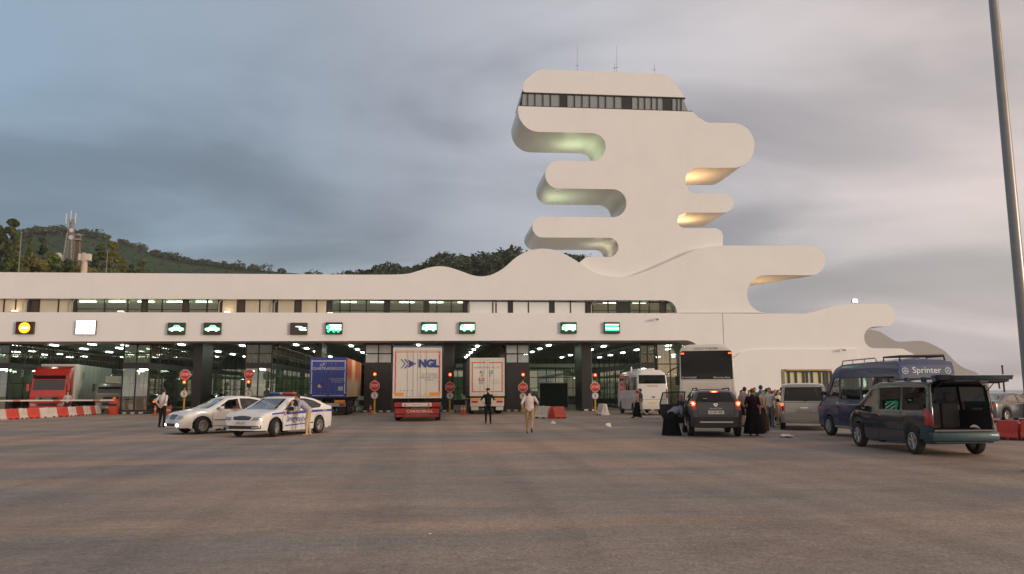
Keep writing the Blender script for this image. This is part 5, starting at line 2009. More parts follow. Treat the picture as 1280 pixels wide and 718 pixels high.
def ftext(t, name, s, u, v, size, x, m, sx=1.0, bold=0.0, slant=0.0):
    vs, fs = text_mesh(s, size, sx, bold)
    return flat(name, [(a + u + b * slant, b + v) for a, b in vs], fs, rear_frame(x), m, t, kind='stuff')


def trailer(name, label, loc, rotz, L, W, H, floor, door, sidem, frame, detail, axles=3, lights='low', cab=None):
    """box semi-trailer; its rear doors face -X at x = 0"""
    t = thing(name, label, 'trailer', loc, rotz)
    part('box_body', bbox(.06, L, -W / 2, W / 2, floor, H, .03), [sidem], t, 40)
    fr = bmesh.new()
    box(fr, 0, .10, -W / 2 - .01, -W / 2 + .09, floor - .02, H + .012, 0, .01)
    box(fr, 0, .10, W / 2 - .09, W / 2 + .01, floor - .02, H + .012, 0, .01)
    box(fr, 0, .10, -W / 2 + .09, W / 2 - .09, H - .13, H + .012, 0, .01)
    box(fr, 0, .10, -W / 2 + .09, W / 2 - .09, floor - .02, floor + .07, 0, .01)
    part('rear_frame', fr, frame, t)
    for s in (1, -1):
        d = part('rear_door', bbox(.012, .055, *sorted((s * .012, s * (W / 2 - .095))), floor + .08, H - .14, .006), door, t)
        for k in (.30, .86):
            bm = bmesh.new()
            yy = s * (W / 2 - .1) * (.16 if k == .30 else .42)
            tube(bm, (-.012, yy, floor + .05), (-.012, yy, H - .12), .010, .010, 6)
            for z in (floor + .25, floor + 1.2, H - .4):
                box(bm, -.026, .012, yy - .04, yy + .04, z - .03, z + .03)
            part('lock_rod', bm, M_TWHITE if name != 'blue_trailer' else mat('rod_blue', (0.16, 0.19, 0.32), .4, .4), d)
        for z in (floor + .3, floor + 1.0, floor + 1.8, H - .35):
            part('hinge', bbox(-.018, .014, *sorted((s * (W / 2 - .16), s * (W / 2 - .03))), z - .025, z + .025), M_SILV, d)
    ch = bmesh.new()
    for y in (-.45, .45):
        box(ch, .3, L - .6, y - .06, y + .06, floor - .30, floor - .02)
    for x in [.8 + k * 1.6 for k in range(int((L - 2) / 1.6))]:
        box(ch, x, x + .08, -W / 2 + .1, W / 2 - .1, floor - .16, floor - .02)
    part('chassis', ch, M_PLAST, t)
    for k in range(axles):
        x = 1.9 + k * 1.31
        for s in (1, -1):
            w = link('wheel', TRUCKW[0], t, (x, s * (W / 2 - .20), .50), 0 if s > 0 else math.pi)
            link('rim', TRUCKW[1], w)
        bm = bmesh.new()
        tube(bm, (x, -W / 2 + .3, .5), (x, W / 2 - .3, .5), .07, .07, 8)
        part('axle', bm, M_PLAST, t)
    for s in (1, -1):
        part('side_guard', bbox(6.2, L - 4.0, *sorted((s * (W / 2 - .06), s * (W / 2 - .02))), .55, .95), M_SILV, t)
        bm = bmesh.new()
        box(bm, L - 3.0, L - 2.85, s * .8 - .07, s * .8 + .07, .05, floor - .2)
        part('landing_leg', bm, M_PLAST, t)
    detail(t)
    return t


M_TWHITE = mat('trailer_white', (0.66, 0.63, 0.57), 0.5, var=0.05, vscale=1.2, streak=0.10)
M_RETRO = mat('reflective_red', (0.66, 0.07, 0.04), 0.4)
M_RETROO = mat('reflective_orange', (0.85, 0.30, 0.03), 0.4)
M_RETROY = mat('reflective_yellow', (0.85, 0.55, 0.06), 0.4)
M_LOGO = mat('logo_blue', (0.040, 0.055, 0.26), 0.5)
M_INKG = mat('ink_grey', (0.20, 0.20, 0.21), 0.6)


def ngl_detail(t):
    W, H, fl = 2.66, 4.02, 1.28
    x = .008
    # red contour tape and orange boards
    for s in (1, -1):
        fprint(t, 'contour_tape', [(s * 1.20 - .035, 1.62), (s * 1.20 + .035, 1.62), (s * 1.20 + .035, 3.82), (s * 1.20 - .035, 3.82)], x, M_RETRO)
    fprint(t, 'contour_tape', rect(-1.16, -.06, 3.765, 3.81), x, M_RETRO)
    fprint(t, 'contour_tape', rect(.06, 1.16, 3.765, 3.81), x, M_RETRO)
    fprint(t, 'marker_board', rect(-1.22, -.72, 1.40, 1.57), x - .002, M_RETROO)
    fprint(t, 'marker_board', rect(.66, 1.22, 1.40, 1.57), x - .002, M_RETROO)
    fprint(t, 'marker_board', rect(.18, .66, 1.40, 1.455), x - .002, M_RETROY)
    ftext(t, 'name_lettering', 'NGL', .62, 3.14, .56, -.028, M_LOGO, .98, .055)
    # three arrowheads
    for u0, w, h in ((-.30, .52, .27), (-.60, .13, .27), (-.76, .09, .27)):
        tip = u0 + .20 if w > .3 else u0 + .34
    def chev(tx, thick, hh, back):
        return [(tx - back, hh), (tx - back + thick, hh), (tx + thick * .9, 0), (tx - back + thick, -hh), (tx - back, -hh), (tx, 0)]
    cz = 3.14
    arrow = [(-.06, 0), (-.56, .25), (-.44, .03), (-.44, -.03), (-.56, -.25)]
    fprint(t, 'arrow_mark', [(u, cz + v) for u, v in arrow], -.004, M_LOGO)
    for tx, th in ((-.62, .085), (-.80, .06)):
        fprint(t, 'arrow_mark', [(u, cz + v) for u, v in chev(tx + .10, th, .25, .22)[:3] + [(tx + .10, 0)]], -.004, M_LOGO)
        fprint(t, 'arrow_mark', [(u, cz - v) for u, v in chev(tx + .10, th, .25, .22)[:3] + [(tx + .10, 0)]][::-1], -.004, M_LOGO)
    for k, (s, sz) in enumerate((('Tel. +48 22 718 40 35', .115), ('Fax +48 22 718 40 36', .115), ('INTERNATIONAL LOGISTICS', .10), ('www.ngl.com', .105))):
        ftext(t, 'small_lettering', s, .66, 2.58 - k * .105, sz, .006, M_INKG, .85, .002)
    for k in range(4):
        fprint(t, 'sticker', rect(-.95 + k * .2, -.88 + k * .2, 1.66, 1.71), x, M_INKG)
    # light bar, bumper, mud flap
    part('light_bar', bbox(-.02, .10, -1.24, 1.24, .80, 1.03, .02), mat('bar_red', (0.45, 0.035, 0.025), .4), t)
    part('bar_face', bbox(-.026, -.019, -.80, .80, .82, 1.01), M_TWHITE, t)
    for s in (1, -1):
        part('lamp_cluster', bbox(-.032, -.018, *sorted((s * .86, s * 1.20)), .83, 1.0), M_REDL, t)
        fprint(t, 'triangle_mark', [(s * .64 - .08, .86), (s * .64 + .08, .86), (s * .64, .99)], -.028, M_RETRO)
    part('number_plate', bbox(-.034, -.02, -.30, .30, .86, .97), M_PLATE, t)
    ftext(t, 'plate_lettering', 'WGM 7K42', 0, .915, .10, -.036, M_INK, 1.1)
    part('bumper', bbox(.0, .12, -1.20, 1.20, .42, .70, .02), mat('bumper_red', (0.38, 0.03, 0.022), .45), t)
    ftext(t, 'bumper_lettering', 'CARGOBULL', .15, .555, .20, -.004, M_TWHITE, 1.25, .010)
    part('under_run', bbox(.05, .14, -1.16, 1.16, .26, .38), mat('bumper_red', (0.38, 0.03, 0.022), .45), t)
    part('roof_edge', bbox(-.01, .3, -1.335, 1.335, 4.035, 4.13, .01), mat('roof_blue', (0.13, 0.14, 0.22), .5), t)
    for y in (-.4, .4):
        part('mud_flap', bbox(.8, .83, y * 2.4 - .3, y * 2.4 + .3, .2, .9), M_PLAST, t)


g = gp(521, 527.3)
trailer('white_trailer', 'white box trailer with three blue arrowheads and blue capitals on its rear doors', (g.x, g.y, 0), R(90) - R(0.8), 13.0, 2.66, 4.02, 1.28, M_TWHITE, M_TWHITE, M_TWHITE, ngl_detail)


def curtain_mat():
    m = bpy.data.materials.new('printed_curtain')
    m.use_nodes = True
    t = m.node_tree
    p = t.nodes['Principled BSDF']
    tc = nd(t, 'ShaderNodeTexCoord')
    sp = nd(t, 'ShaderNodeSeparateXYZ')
    t.links.new(tc.outputs['Object'], sp.inputs[0])
    mr = nd(t, 'ShaderNodeMapRange')
    mr.inputs['From Max'].default_value = 13.0
    t.links.new(sp.outputs[0], mr.inputs['Value'])
    r = ramp(t, [(0.0, (0.60, 0.12, 0.05)), (0.22, (0.62, 0.14, 0.06)), (0.24, (0.80, 0.58, 0.30)), (0.40, (0.82, 0.62, 0.36)), (0.42, (0.55, 0.11, 0.06)), (0.7, (0.62, 0.2, 0.1)), (0.72, (0.7, 0.5, 0.3)), (1.0, (0.7, 0.52, 0.36))], 'LINEAR')
    t.links.new(mr.outputs[0], r.inputs[0])
    mz = nd(t, 'ShaderNodeMapRange')
    mz.inputs['From Min'].default_value = 1.3
    mz.inputs['From Max'].default_value = 4.0
    t.links.new(sp.outputs[2], mz.inputs['Value'])
    rz_ = ramp(t, [(0.0, 0.0), (0.34, 0.0), (0.55, 1.0)])
    t.links.new(mz.outputs[0], rz_.inputs[0])
    mx = nd(t, 'ShaderNodeMix', _data_type='RGBA')
    mx.inputs[6].default_value = (0.62, 0.50, 0.38, 1)
    t.links.new(rz_.outputs[0], mx.inputs[0])
    t.links.new(r.outputs[0], mx.inputs[7])
    t.links.new(mx.outputs[2], p.inputs['Base Color'])
    p.inputs['Roughness'].default_value = .55
    return m


M_TBLUE = mat('trailer_blue', (0.034, 0.056, 0.300), 0.42, var=0.08, vscale=1.0)
M_LET = mat('lettering_pale', (0.62, 0.64, 0.68), .5)


def blue_detail(t):
    x = .008
    for s in (1, -1):
        for k in range(3):
            fprint(t, 'contour_tape', rect(*sorted((s * 1.13 - .03, s * 1.13 + .03)), 1.50 + k * .82, 2.18 + k * .82), x, M_LET)
    fprint(t, 'contour_tape', rect(-1.05, -.1, 1.36, 1.40), x, M_LET)
    fprint(t, 'contour_tape', rect(.1, 1.05, 1.36, 1.40), x, M_LET)
    fprint(t, 'top_strip', rect(-1.08, 1.08, 3.72, 3.78), x, M_LET)
    ftext(t, 'name_lettering', 'GARTRANSGGO', 0, 3.22, .27, -.002, M_LET, 1.05, .006)
    ftext(t, 'logo_mark', 'LF', -.42, 3.50, .32, x - .002, M_LET, 1.0, .004, .25)
    for k, s in enumerate(('INTERNATIONAL TRANSPORT', 'tel. +380 44 503 21 18', 'fax +380 44 503 21 19')):
        ftext(t, 'small_lettering', s, .62, 2.52 - k * .11, .105, x - .002, M_LET, .8, .001)
    fprint(t, 'emblem', [(-.72, 2.02), (-.58, 2.18), (-.50, 2.02), (-.36, 1.92), (-.55, 1.95), (-.62, 1.90)], x - .002, M_RETROY)
    part('notice', bbox(.0, .011, -1.02, -.68, 1.72, 2.0), mat('notice_grey', (0.4, 0.42, 0.46), .6), t)
    part('light_bar', bbox(-.02, .10, -1.22, 1.22, .62, .86, .02), mat('bar_grey', (0.42, 0.40, 0.38), .5), t)
    for s in (1, -1):
        part('amber_board', bbox(-.022, .0, *sorted((s * .46, s * 1.18)), .89, 1.06), M_RETROO, t)
        part('lamp_cluster', bbox(-.032, -.018, *sorted((s * .80, s * 1.18)), .66, .83), M_REDL, t)
    part('number_plate', bbox(-.034, -.02, -.28, .28, .66, .77), M_PLATE, t)
    for y in (-.85, .85):
        part('mud_flap', bbox(.8, .83, y - .3, y + .3, .2, .9), M_PLAST, t)


g = gp(409, 520)
trailer('blue_trailer', 'blue box trailer with pale lettering and orange printed side curtain', (g.x, g.y, 0), R(90) - R(.5), 13.0, 2.52, 3.98, 1.26, M_TBLUE, curtain_mat(), M_TBLUE, blue_detail)


def white2_detail(t):
    x = .008
    M_T = mat('tape_red', (0.62, 0.10, 0.08), .5)
    for s in (1, -1):
        fprint(t, 'contour_tape', [(s * 1.06 - .04, 1.62), (s * 1.06 + .04, 1.62), (s * 1.06 + .04, 3.62), (s * 1.06 - .04, 3.62)], x, M_T)
    fprint(t, 'contour_tape', rect(-1.10, -.10, 3.62, 3.70), x, M_T)
    fprint(t, 'contour_tape', rect(.10, 1.10, 3.62, 3.70), x, M_T)
    fprint(t, 'contour_tape', rect(-1.10, 1.10, 1.56, 1.63), x, M_T)
    ftext(t, 'name_lettering', 'AKDENIZ NAK. TAS. TIC.', 0, 3.30, .17, x - .002, M_INKG, 1.0, .004)
    ftext(t, 'number_mark', '41', -.38, 2.96, .36, x - .002, M_INK, .9, .006)
    ftext(t, 'number_mark', '50', .26, 2.96, .36, x - .002, M_INK, .9, .006)
    ftext(t, 'letter_mark', 'K', -.34, 2.72, .26, x - .002, M_INK, .9, .005)
    ftext(t, 'letter_mark', 'D', .22, 2.72, .26, x - .002, M_INK, .9, .005)
    part('red_sticker', bbox(.002, .011, .22, .60, 2.34, 2.56), mat('sticker_red', (0.62, 0.06, 0.05), .5), t)
    ftext(t, 'sticker_letters', 'CEB', -.41, 2.45, .15, 0.0, M_TWHITE, 1, .004)
    part('blue_sticker', bbox(.002, .011, .22, .60, 2.14, 2.31), mat('sticker_blue', (0.20, 0.50, 0.62), .5), t)
    for k in range(4):
        fprint(t, 'small_print', rect(.18, .92, 2.46 - k * .1, 2.47 - k * .1), x - .002, M_INKG)
    part('light_bar', bbox(-.02, .10, -1.20, 1.20, .56, 1.16, .02), mat('bar_pale', (0.55, 0.52, 0.48), .5), t)
    for s in (1, -1):
        part('amber_board', bbox(-.03, -.018, *sorted((s * .52, s * 1.14)), .98, 1.15), M_RETROO, t)
        part('lamp_cluster', bbox(-.03, -.018, *sorted((s * .66, s * 1.12)), .82, .95), M_REDL, t)
        part('step_plate', bbox(-.04, .1, *sorted((s * .62, s * 1.14)), .30, .54), mat('bar_pale', (0.55, 0.52, 0.48), .5), t)
    part('number_plate', bbox(-.034, -.02, -.28, .28, .60, .71), M_PLATE, t)
    ftext(t, 'plate_lettering', '41 KD 50', 0, .655, .09, -.036, M_INK)


g = gp(609, 518.3)
trailer('tape_trailer', 'white box trailer outlined in red tape behind the officer in black', (g.x, g.y, 0), R(90), 12.5, 2.46, 3.98, 1.30, M_TWHITE, mat('trailer_grime', (0.10, 0.095, 0.088), .6, var=.2), M_TWHITE, white2_detail)


def cab_truck(name, label, loc, rotz, colr, box_col, length, H, w=2.5, small=False, lettering=None):
    """tractor unit facing +X with a box body behind it"""
    t = thing(name, label, 'truck', loc, rotz)
    pm = mat('paint_' + name, colr, .32, coat=.6, var=.04, vscale=1)
    hh = 2.45 if small else 3.55
    prof = [(0, .45), (.05, 1.5), (-.10, 2.0 if small else 1.78), (-.42, hh - .15 if small else 2.78), (-.62, hh - .02 if small else 3.0), (-1.0, hh), (-2.1, hh + (.0 if small else .25)), (-2.1, .55), (-.3, .45)]
    bm = side_prism(prof, w, .07, 2)
    bvh = BVHTree.FromBMesh(bm)
    cab = part('cab', bm, pm, t, 35)
    ws = rect(-w / 2 + .16, w / 2 - .16, 1.62 if small else 1.85, hh - .35 if small else 2.66)
    decal('windscreen', bvh, '+x', ws, mat('truck_glass', (0.016, 0.017, 0.018), .06, coat=.5), t, .008)
    if not small:
        bm = side_prism([(-.35, 2.72), (-.28, 2.80), (-.02, 2.95), (-.02, 3.0), (-.55, 3.02)], w - .3, .01, 1)
        part('sun_visor', bm, mat('visor_smoke', (0.05, 0.012, 0.012), .3), t)
        for s in (1, -1):
            decal('roof_lamp', bvh, '+x', rect(*sorted((s * 1.05, s * 1.16)), 2.80, 2.98), M_HEADL, t, .02)
    decal('grille', bvh, '+x', rect(-w * .32, w * .32, .98, 1.34), mat('grille_grey', (0.19, 0.17, 0.17), .5), t, .012)
    decal('badge_bar', bvh, '+x', rect(-w * .22, w * .30, 1.10, 1.30), M_PLAST, t, .018)
    for z in (1.02, 1.06):
        decal('grille_bar', bvh, '+x', rect(-w * .31, w * .31, z, z + .015), M_SILV, t, .02)
    for s in (1, -1):
        ax = '+y' if s > 0 else '-y'
        decal('headlight', bvh, '+x', [(s * w * .29, .62), (s * w * .45, .62), (s * w * .46, .86), (s * w * .31, .80)], M_HEADL, t, .014)
        decal('door_window', bvh, ax, [(-.48, 1.62), (-1.28, 1.62), (-1.28, 2.30 if small else 2.42), (-.62, 2.30 if small else 2.42)], mat('truck_glass', (0.016, 0.017, 0.018), .06), t, .008)
        line_strip(bvh, ax, [(-.42, .70), (-.42, 1.6)], .02, M_SHUT, t)
        line_strip(bvh, ax, [(-1.36, .70), (-1.36, 2.5 if not small else 2.3)], .02, M_SHUT, t)
        bm = bmesh.new()
        box(bm, -.10, .02, s * (w / 2 + .16) - .09, s * (w / 2 + .16) + .09, 1.75, 2.35, 0, .03)
        tube(bm, (-.12, s * w / 2, 2.3), (-.05, s * (w / 2 + .14), 2.3), .025, .025, 5)
        part('mirror', bm, pm if not small else M_PLAST, t)
        if not small:
            decal('side_swoosh', bvh, ax, [(-1.95, 1.28), (-1.2, 1.42), (-.55, 1.75), (-1.25, 1.60)], M_PLAST, t, .01)
            part('step', bbox(-1.0, -.35, *sorted((s * (w / 2 - .12), s * (w / 2 - .02))), .35, .75), M_PLAST, t)
    part('bumper', bbox(-.35, .10, -w / 2 + .02, w / 2 - .02, .32, .60, .05), pm, t, 40)
    decal('air_intake', bvh, '+x', rect(-w * .24, w * .24, .64, .84), M_PLAST, t, .012)
    part('number_plate', bbox(.10, .112, -.26, .26, .40, .51), M_RETROY, t)
    if lettering:
        decal_text('cab_lettering', bvh, '+x', lettering, 0, 1.20, .17, M_SILV, t, 1.1, .006, .026, True)
    bx0 = -2.45 if not small else -2.2
    bd = part('box_body', bbox(bx0 - length, bx0, -w / 2 - .03, w / 2 + .03, .98 if not small else .8, H, .03), box_col, t, 40)
    part('chassis', bbox(bx0 - length + .2, -.4, -.5, .5, .55, .85), M_PLAST, t)
    if not small:
        for s in (1, -1):
            for k in range(1, 9):
                x = bx0 - length * k / 9
                part('panel_seam', bbox(x - .015, x + .015, *sorted((s * (w / 2 + .028), s * (w / 2 + .036))), 1.02, H - .05), mat('seam_grey', (0.30, 0.30, 0.28), .6), bd)
            # faint old mark on the side
            vs, fs = text_mesh('SR', .8, 1, .0)
            flat('side_mark', [(a - 1.3 - 2.0, b + 3.05) for a, b in vs], fs, (lambda s_: (lambda u, v: Vector((bx0 + 1.0 + u * s_ if s_ < 0 else bx0 + 1.0 + u, s_ * (w / 2 + .036), v))))(s), mat('faded_mark', (0.26, 0.26, 0.245), .6), bd)
    ax_ = [-.95] + ([bx0 - length + k for k in (1.6, 2.9, 4.2)] + [-3.9] if not small else [bx0 - length + 1.2])
    for x in ax_:
        for s in (1, -1):
            wv = link('wheel', TRUCKW[0], t, (x, s * (w / 2 - .19), .50), 0 if s > 0 else math.pi)
            link('rim', TRUCKW[1], wv)
            if small:
                wv.scale = (.8, .8, .8)
                wv.location.z = .40
    return t


g = gp(62, 513.5)
cab_truck('red_truck', 'red tractor unit with a white refrigerated trailer in the leftmost lane', (at(59, 500, 63.5).x, 63.5, 0), R(-90) + R(10), (0.46, 0.030, 0.018), mat('reefer_white', (0.56, 0.56, 0.52), .5, var=.06, vscale=.6, streak=.12), 13.0, 3.95, lettering='VOLVO')
cab_truck('grey_lorry', 'small grey lorry with a white box nose to tail beside the red truck', (at(137, 500, 65.5).x, 65.5, 0), R(-90) + R(4), (0.20, 0.20, 0.19), mat('box_white_lorry', (0.58, 0.57, 0.53), .5, var=.05), 5.0, 3.0, 2.2, True)
# white minibus deep in the lane pair behind the officer: far truck seen between the pillars
cab_truck('far_lorry', 'pale lorry beyond the rightmost open lane behind the dark green sheet', (at(704, 500, 92).x, 104, 0), R(180), (0.5, 0.46, 0.42), mat('box_pale', (0.60, 0.53, 0.50), .5, var=.05), 7.0, 3.6, 2.4, False)
# dark green sheeted load
t = thing('green_screen', 'dark green sheeted hoarding standing across the lane right of the black booth', 'screen', (hx(692, 72), 72, 0), 0)
w_ = (hx(708.5, 72) - hx(674, 72)) / 2
part('sheet', bbox(-w_, w_, -.05, .05, .12, 2.35, .02), mat('green_sheet', (0.012, 0.026, 0.016), .8, var=.2), t)
for s in (-1, 1):
    bm = bmesh.new()
    tube(bm, (s * w_, 0, 0), (s * w_, 0, 2.5), .04, .04, 6)
    part('post', bm, M_STEEL, t)
part('rail', bbox(-w_, w_, -.06, .06, 2.36, 2.42), M_STEEL, t)

# --- buses


def bus(name, label, loc, rotz, L, W, H, colr, rear_win, detail, side_win, dome=.22, whr=.48):
    t = thing(name, label, 'bus', loc, rotz)
    pm = mat('paint_' + name, colr, .34, coat=.5, var=.03, vscale=.8)
    S = dict(L=L, W=W, sill=.36, wr=whr, arch=whr + .08, wheels=(L / 2 - 2.4 if L > 9 else L / 2 - 1.1, -L / 2 + (3.0 if L > 9 else 1.55)), belt=H * .45, tumble=.05, taper=.05, taper_r=.015, hh=.26, rr=.12, corner=.20, smooth=.05, crown=.04,
             top=[(-L / 2, .8), (-L / 2 + .015, H * .45), (-L / 2 + .10, H - .42), (-L / 2 + .20, H - .10), (-L / 2 + .55, H), (L / 2 - .9, H), (L / 2 - .4, H - .3), (L / 2 - .1, H * .45), (L / 2, .6)])
    bm = car_shell(S)
    bvh = BVHTree.FromBMesh(bm)
    for ax in ('+y', '-y'):
        for w in side_win:
            cut(bm, ax, w)
    cut(bm, '-x', rear_win)
    part('body', bm, pm, t, 32)
    decal('rear_window', bvh, '-x', rear_win, glass('bus_glass', (0.035, 0.035, 0.037), 0.7, 1.5, .01), t, -.01, .3)
    for ax in ('+y', '-y'):
        for w in side_win:
            decal('side_window', bvh, ax, w, glass('bus_side_glass', (0.25, 0.26, 0.25), 1.6, 1.5, .01), t, -.01, .4)
    part('floor', bbox(-L / 2 + .2, L / 2 - .3, -W / 2 + .12, W / 2 - .12, H * .33, H * .36), M_INT, t)
    part('under', bbox(-L / 2 + .25, L / 2 - .3, -W * .34, W * .34, .38, H * .33), M_PLAST, t)
    n = int((L - 2.2) / .9)
    for k in range(n):
        for y in (-W * .26, W * .26):
            part('seat_row', bbox(-L / 2 + .7 + k * .9, -L / 2 + .84 + k * .9, y - W * .17, y + W * .17, H * .36, H * .36 + .95, .04), M_SEAT, t)
    for x in S['wheels']:
        for s in (1, -1):
            w = link('wheel', BUSW[0], t, (x, s * (W / 2 - .17), whr), 0 if s > 0 else math.pi)
            w.scale = (whr / .48,) * 3
            link('rim', BUSW[1], w)
    detail(t, bvh, pm)
    return t


def coach_detail(t, bvh, pm):
    line_strip(bvh, '-x', [(-1.10, 1.22), (-1.10, 2.08), (1.10, 2.08), (1.10, 1.22), (-1.10, 1.22)], .02, mat('seam_beige', (0.42, 0.39, 0.33), .6), t, 'panel_seam')
    for k in range(9):
        decal('louvre', bvh, '-x', rect(-.98, .98, 1.32 + k * .075, 1.335 + k * .075), mat('louvre_beige', (0.50, 0.46, 0.40), .6), t, .008)
    for s in (1, -1):
        decal('top_lamp', bvh, '-x', rect(*sorted((s * 1.05 - .07, s * 1.05 + .07)), 3.27, 3.33), E_TAIL, t, .02)
        decal('tail_light', bvh, '-x', rect(*sorted((s * 1.10, s * 1.245)), .95, 1.42), M_REDL, t, .014)
        bm = bmesh.new()
        path_tube(bm, [(6.0, s * 1.1, 3.2), (6.4, s * 1.45, 3.1), (6.4, s * 1.55, 2.5)], .04, 6)
        box(bm, 6.28, 6.42, s * 1.55 - .13, s * 1.55 + .13, 1.95, 2.5, 0, .04)
        part('mirror', bm, M_PLAST, t)
    decal('number_plate', bvh, '-x', rect(-.28, .28, .80, .92), M_PLATE, t, .016)
    decal('bumper', bvh, '-x', rect(-1.20, 1.20, .44, .74), mat('bumper_beige', (0.45, 0.42, 0.37), .5), t, .012)
    decal_text('model_lettering', bvh, '-x', 'ZF INTARDER', .78, 2.20, .11, M_LET, t, 1, .002, .014, True)
    decal_text('maker_lettering', bvh, '-x', 'Mercedes-Benz', -.66, 2.20, .12, M_LET, t, 1, .002, .014, True)
    decal_text('roof_lettering', bvh, '-x', 'GOLD TURIZM', 0, 3.52, .13, M_INKG, t, 1.2, .002, .02, True)
    # dark window surround
    bm = bmesh.new()
    part('roof_unit', bbox(-3.2, -.6, -.75, .75, 3.66, 3.84, .08), pm, t, 40)


g = gp(886, 534)
a = cam2w(13.2)
fwd = Vector((math.cos(a), math.sin(a), 0))
SWB = [rect(x, x + 1.5, 1.75, 2.95) for x in (-5.5, -3.9, -2.3, -.7, .9, 2.5, 4.1)]
bus('white_coach', 'tall off-white coach with a wide black rear window behind the dark off-road car', g + fwd * 6.1, a, 12.0, 2.56, 3.70, (0.66, 0.62, 0.54),
    [(-1.14, 2.12), (1.14, 2.12), (1.14, 3.36), (1.06, 3.42), (-1.06, 3.42), (-1.14, 3.36)], coach_detail, SWB)


def mini_detail(t, bvh, pm):
    for s in (1, -1):
        decal('tail_light', bvh, '-x', rect(*sorted((s * .90, s * 1.03)), 1.12, 1.75), M_REDL, t, .014)
        decal('top_lamp', bvh, '-x', rect(*sorted((s * .82 - .05, s * .82 + .05)), 2.84, 2.88), M_REDL, t, .02)
    decal('number_plate', bvh, '-x', rect(-.26, .26, .78, .89), M_RETROY, t, .016)
    decal('door_handle', bvh, '-x', rect(-.14, .06, 1.16, 1.24), M_PLAST, t, .02)
    decal_text('maker_lettering', bvh, '-x', 'PRESTIGE', 0, 1.93, .15, mat('faded_red', (0.45, 0.20, 0.18), .6), t, 1.2, .002, .012, True)
    line_strip(bvh, '-x', [(-.92, 1.05), (.92, 1.05)], .016, M_SHUT, t)
    decal('bumper', bvh, '-x', rect(-1.0, 1.0, .42, .66), mat('bumper_white', (0.6, 0.58, 0.55), .5), t, .014)
    decal('red_roof_edge', bvh, '+y', rect(-.6, 3.0, 2.56, 2.68), M_RETRO, t, .012)
    bm = bmesh.new()
    box(bm, -1.6, .2, -.6, .6, 3.0, 3.12, 0, .05)
    part('roof_unit', bm, pm, t, 40)
    tube_bm = bmesh.new()
    tube(tube_bm, (1.6, .3, 3.0), (1.6, .3, 3.35), .05, .05, 8)
    part('roof_vent', tube_bm, pm, t)
    # side slats of luggage seen through the window
    for k in range(6):
        part('curtain', bbox(-2.3 + k * .8, -2.25 + k * .8 + .3, .93, .95, 1.75, 2.5), mat('curtain_tan', (0.45, 0.36, 0.22), .8), t)


g = gp(819, 519.5)
SWM = [rect(x, x + 1.25, 1.66, 2.52) for x in (-2.9, -1.55, -.2, 1.15)]
bus('white_minibus', 'white minibus beside the tall coach at the rightmost lane', Vector((g.x, g.y + 3.3, 0)), R(90) - R(2), 6.6, 2.15, 2.98, (0.70, 0.68, 0.66),
    [(-.92, 2.08), (.92, 2.08), (.90, 2.66), (-.90, 2.66)], mini_detail, SWM, whr=.38)

# ------------------------------------------------------------------ lane signs on the fascia
E_GREEN = emis('led_green', (0.03, 1.0, 0.28), 2.6)
E_GWHITE = emis('led_green_white', (0.50, 1.0, 0.70), 3.4)
E_AMBER = emis('led_amber', (1.0, 0.42, 0.01), 2.6)
E_AMBERW = emis('led_amber_core', (1.0, 0.85, 0.35), 4.0)
E_REDGLOW = emis('led_red', (0.9, 0.02, 0.02), 0.8)
E_WHITE = emis('led_white', (1.0, 0.97, 0.98), 2.2)
M_LEDBOX = mat('led_housing', (0.055, 0.045, 0.038), 0.5)
M_LEDGRN = mat('led_back_green', (0.012, 0.07, 0.024), 0.5)
CAR_S = [(-.44, -.10), (-.42, .02), (-.24, .05), (-.10, .20), (.14, .20), (.28, .06), (.43, .03), (.45, -.10), (.33, -.10), (.29, -.17), (.21, -.17), (.17, -.10), (-.16, -.10), (-.20, -.17), (-.28, -.17), (-.32, -.10)]
TRUCK_S = [(-.46, -.13), (-.46, .06), (-.38, .19), (-.20, .19), (-.20, .22), (.46, .22), (.46, -.13), (.36, -.13), (.32, -.21), (.22, -.21), (.18, -.13), (-.10, -.13), (-.14, -.21), (-.24, -.21), (-.28, -.13)]
BUS_S = [(-.46, -.14), (-.46, .20), (.46, .20), (.46, -.14), (.34, -.14), (.30, -.20), (.22, -.20), (.18, -.14), (-.20, -.14), (-.24, -.20), (-.32, -.20), (-.36, -.14)]


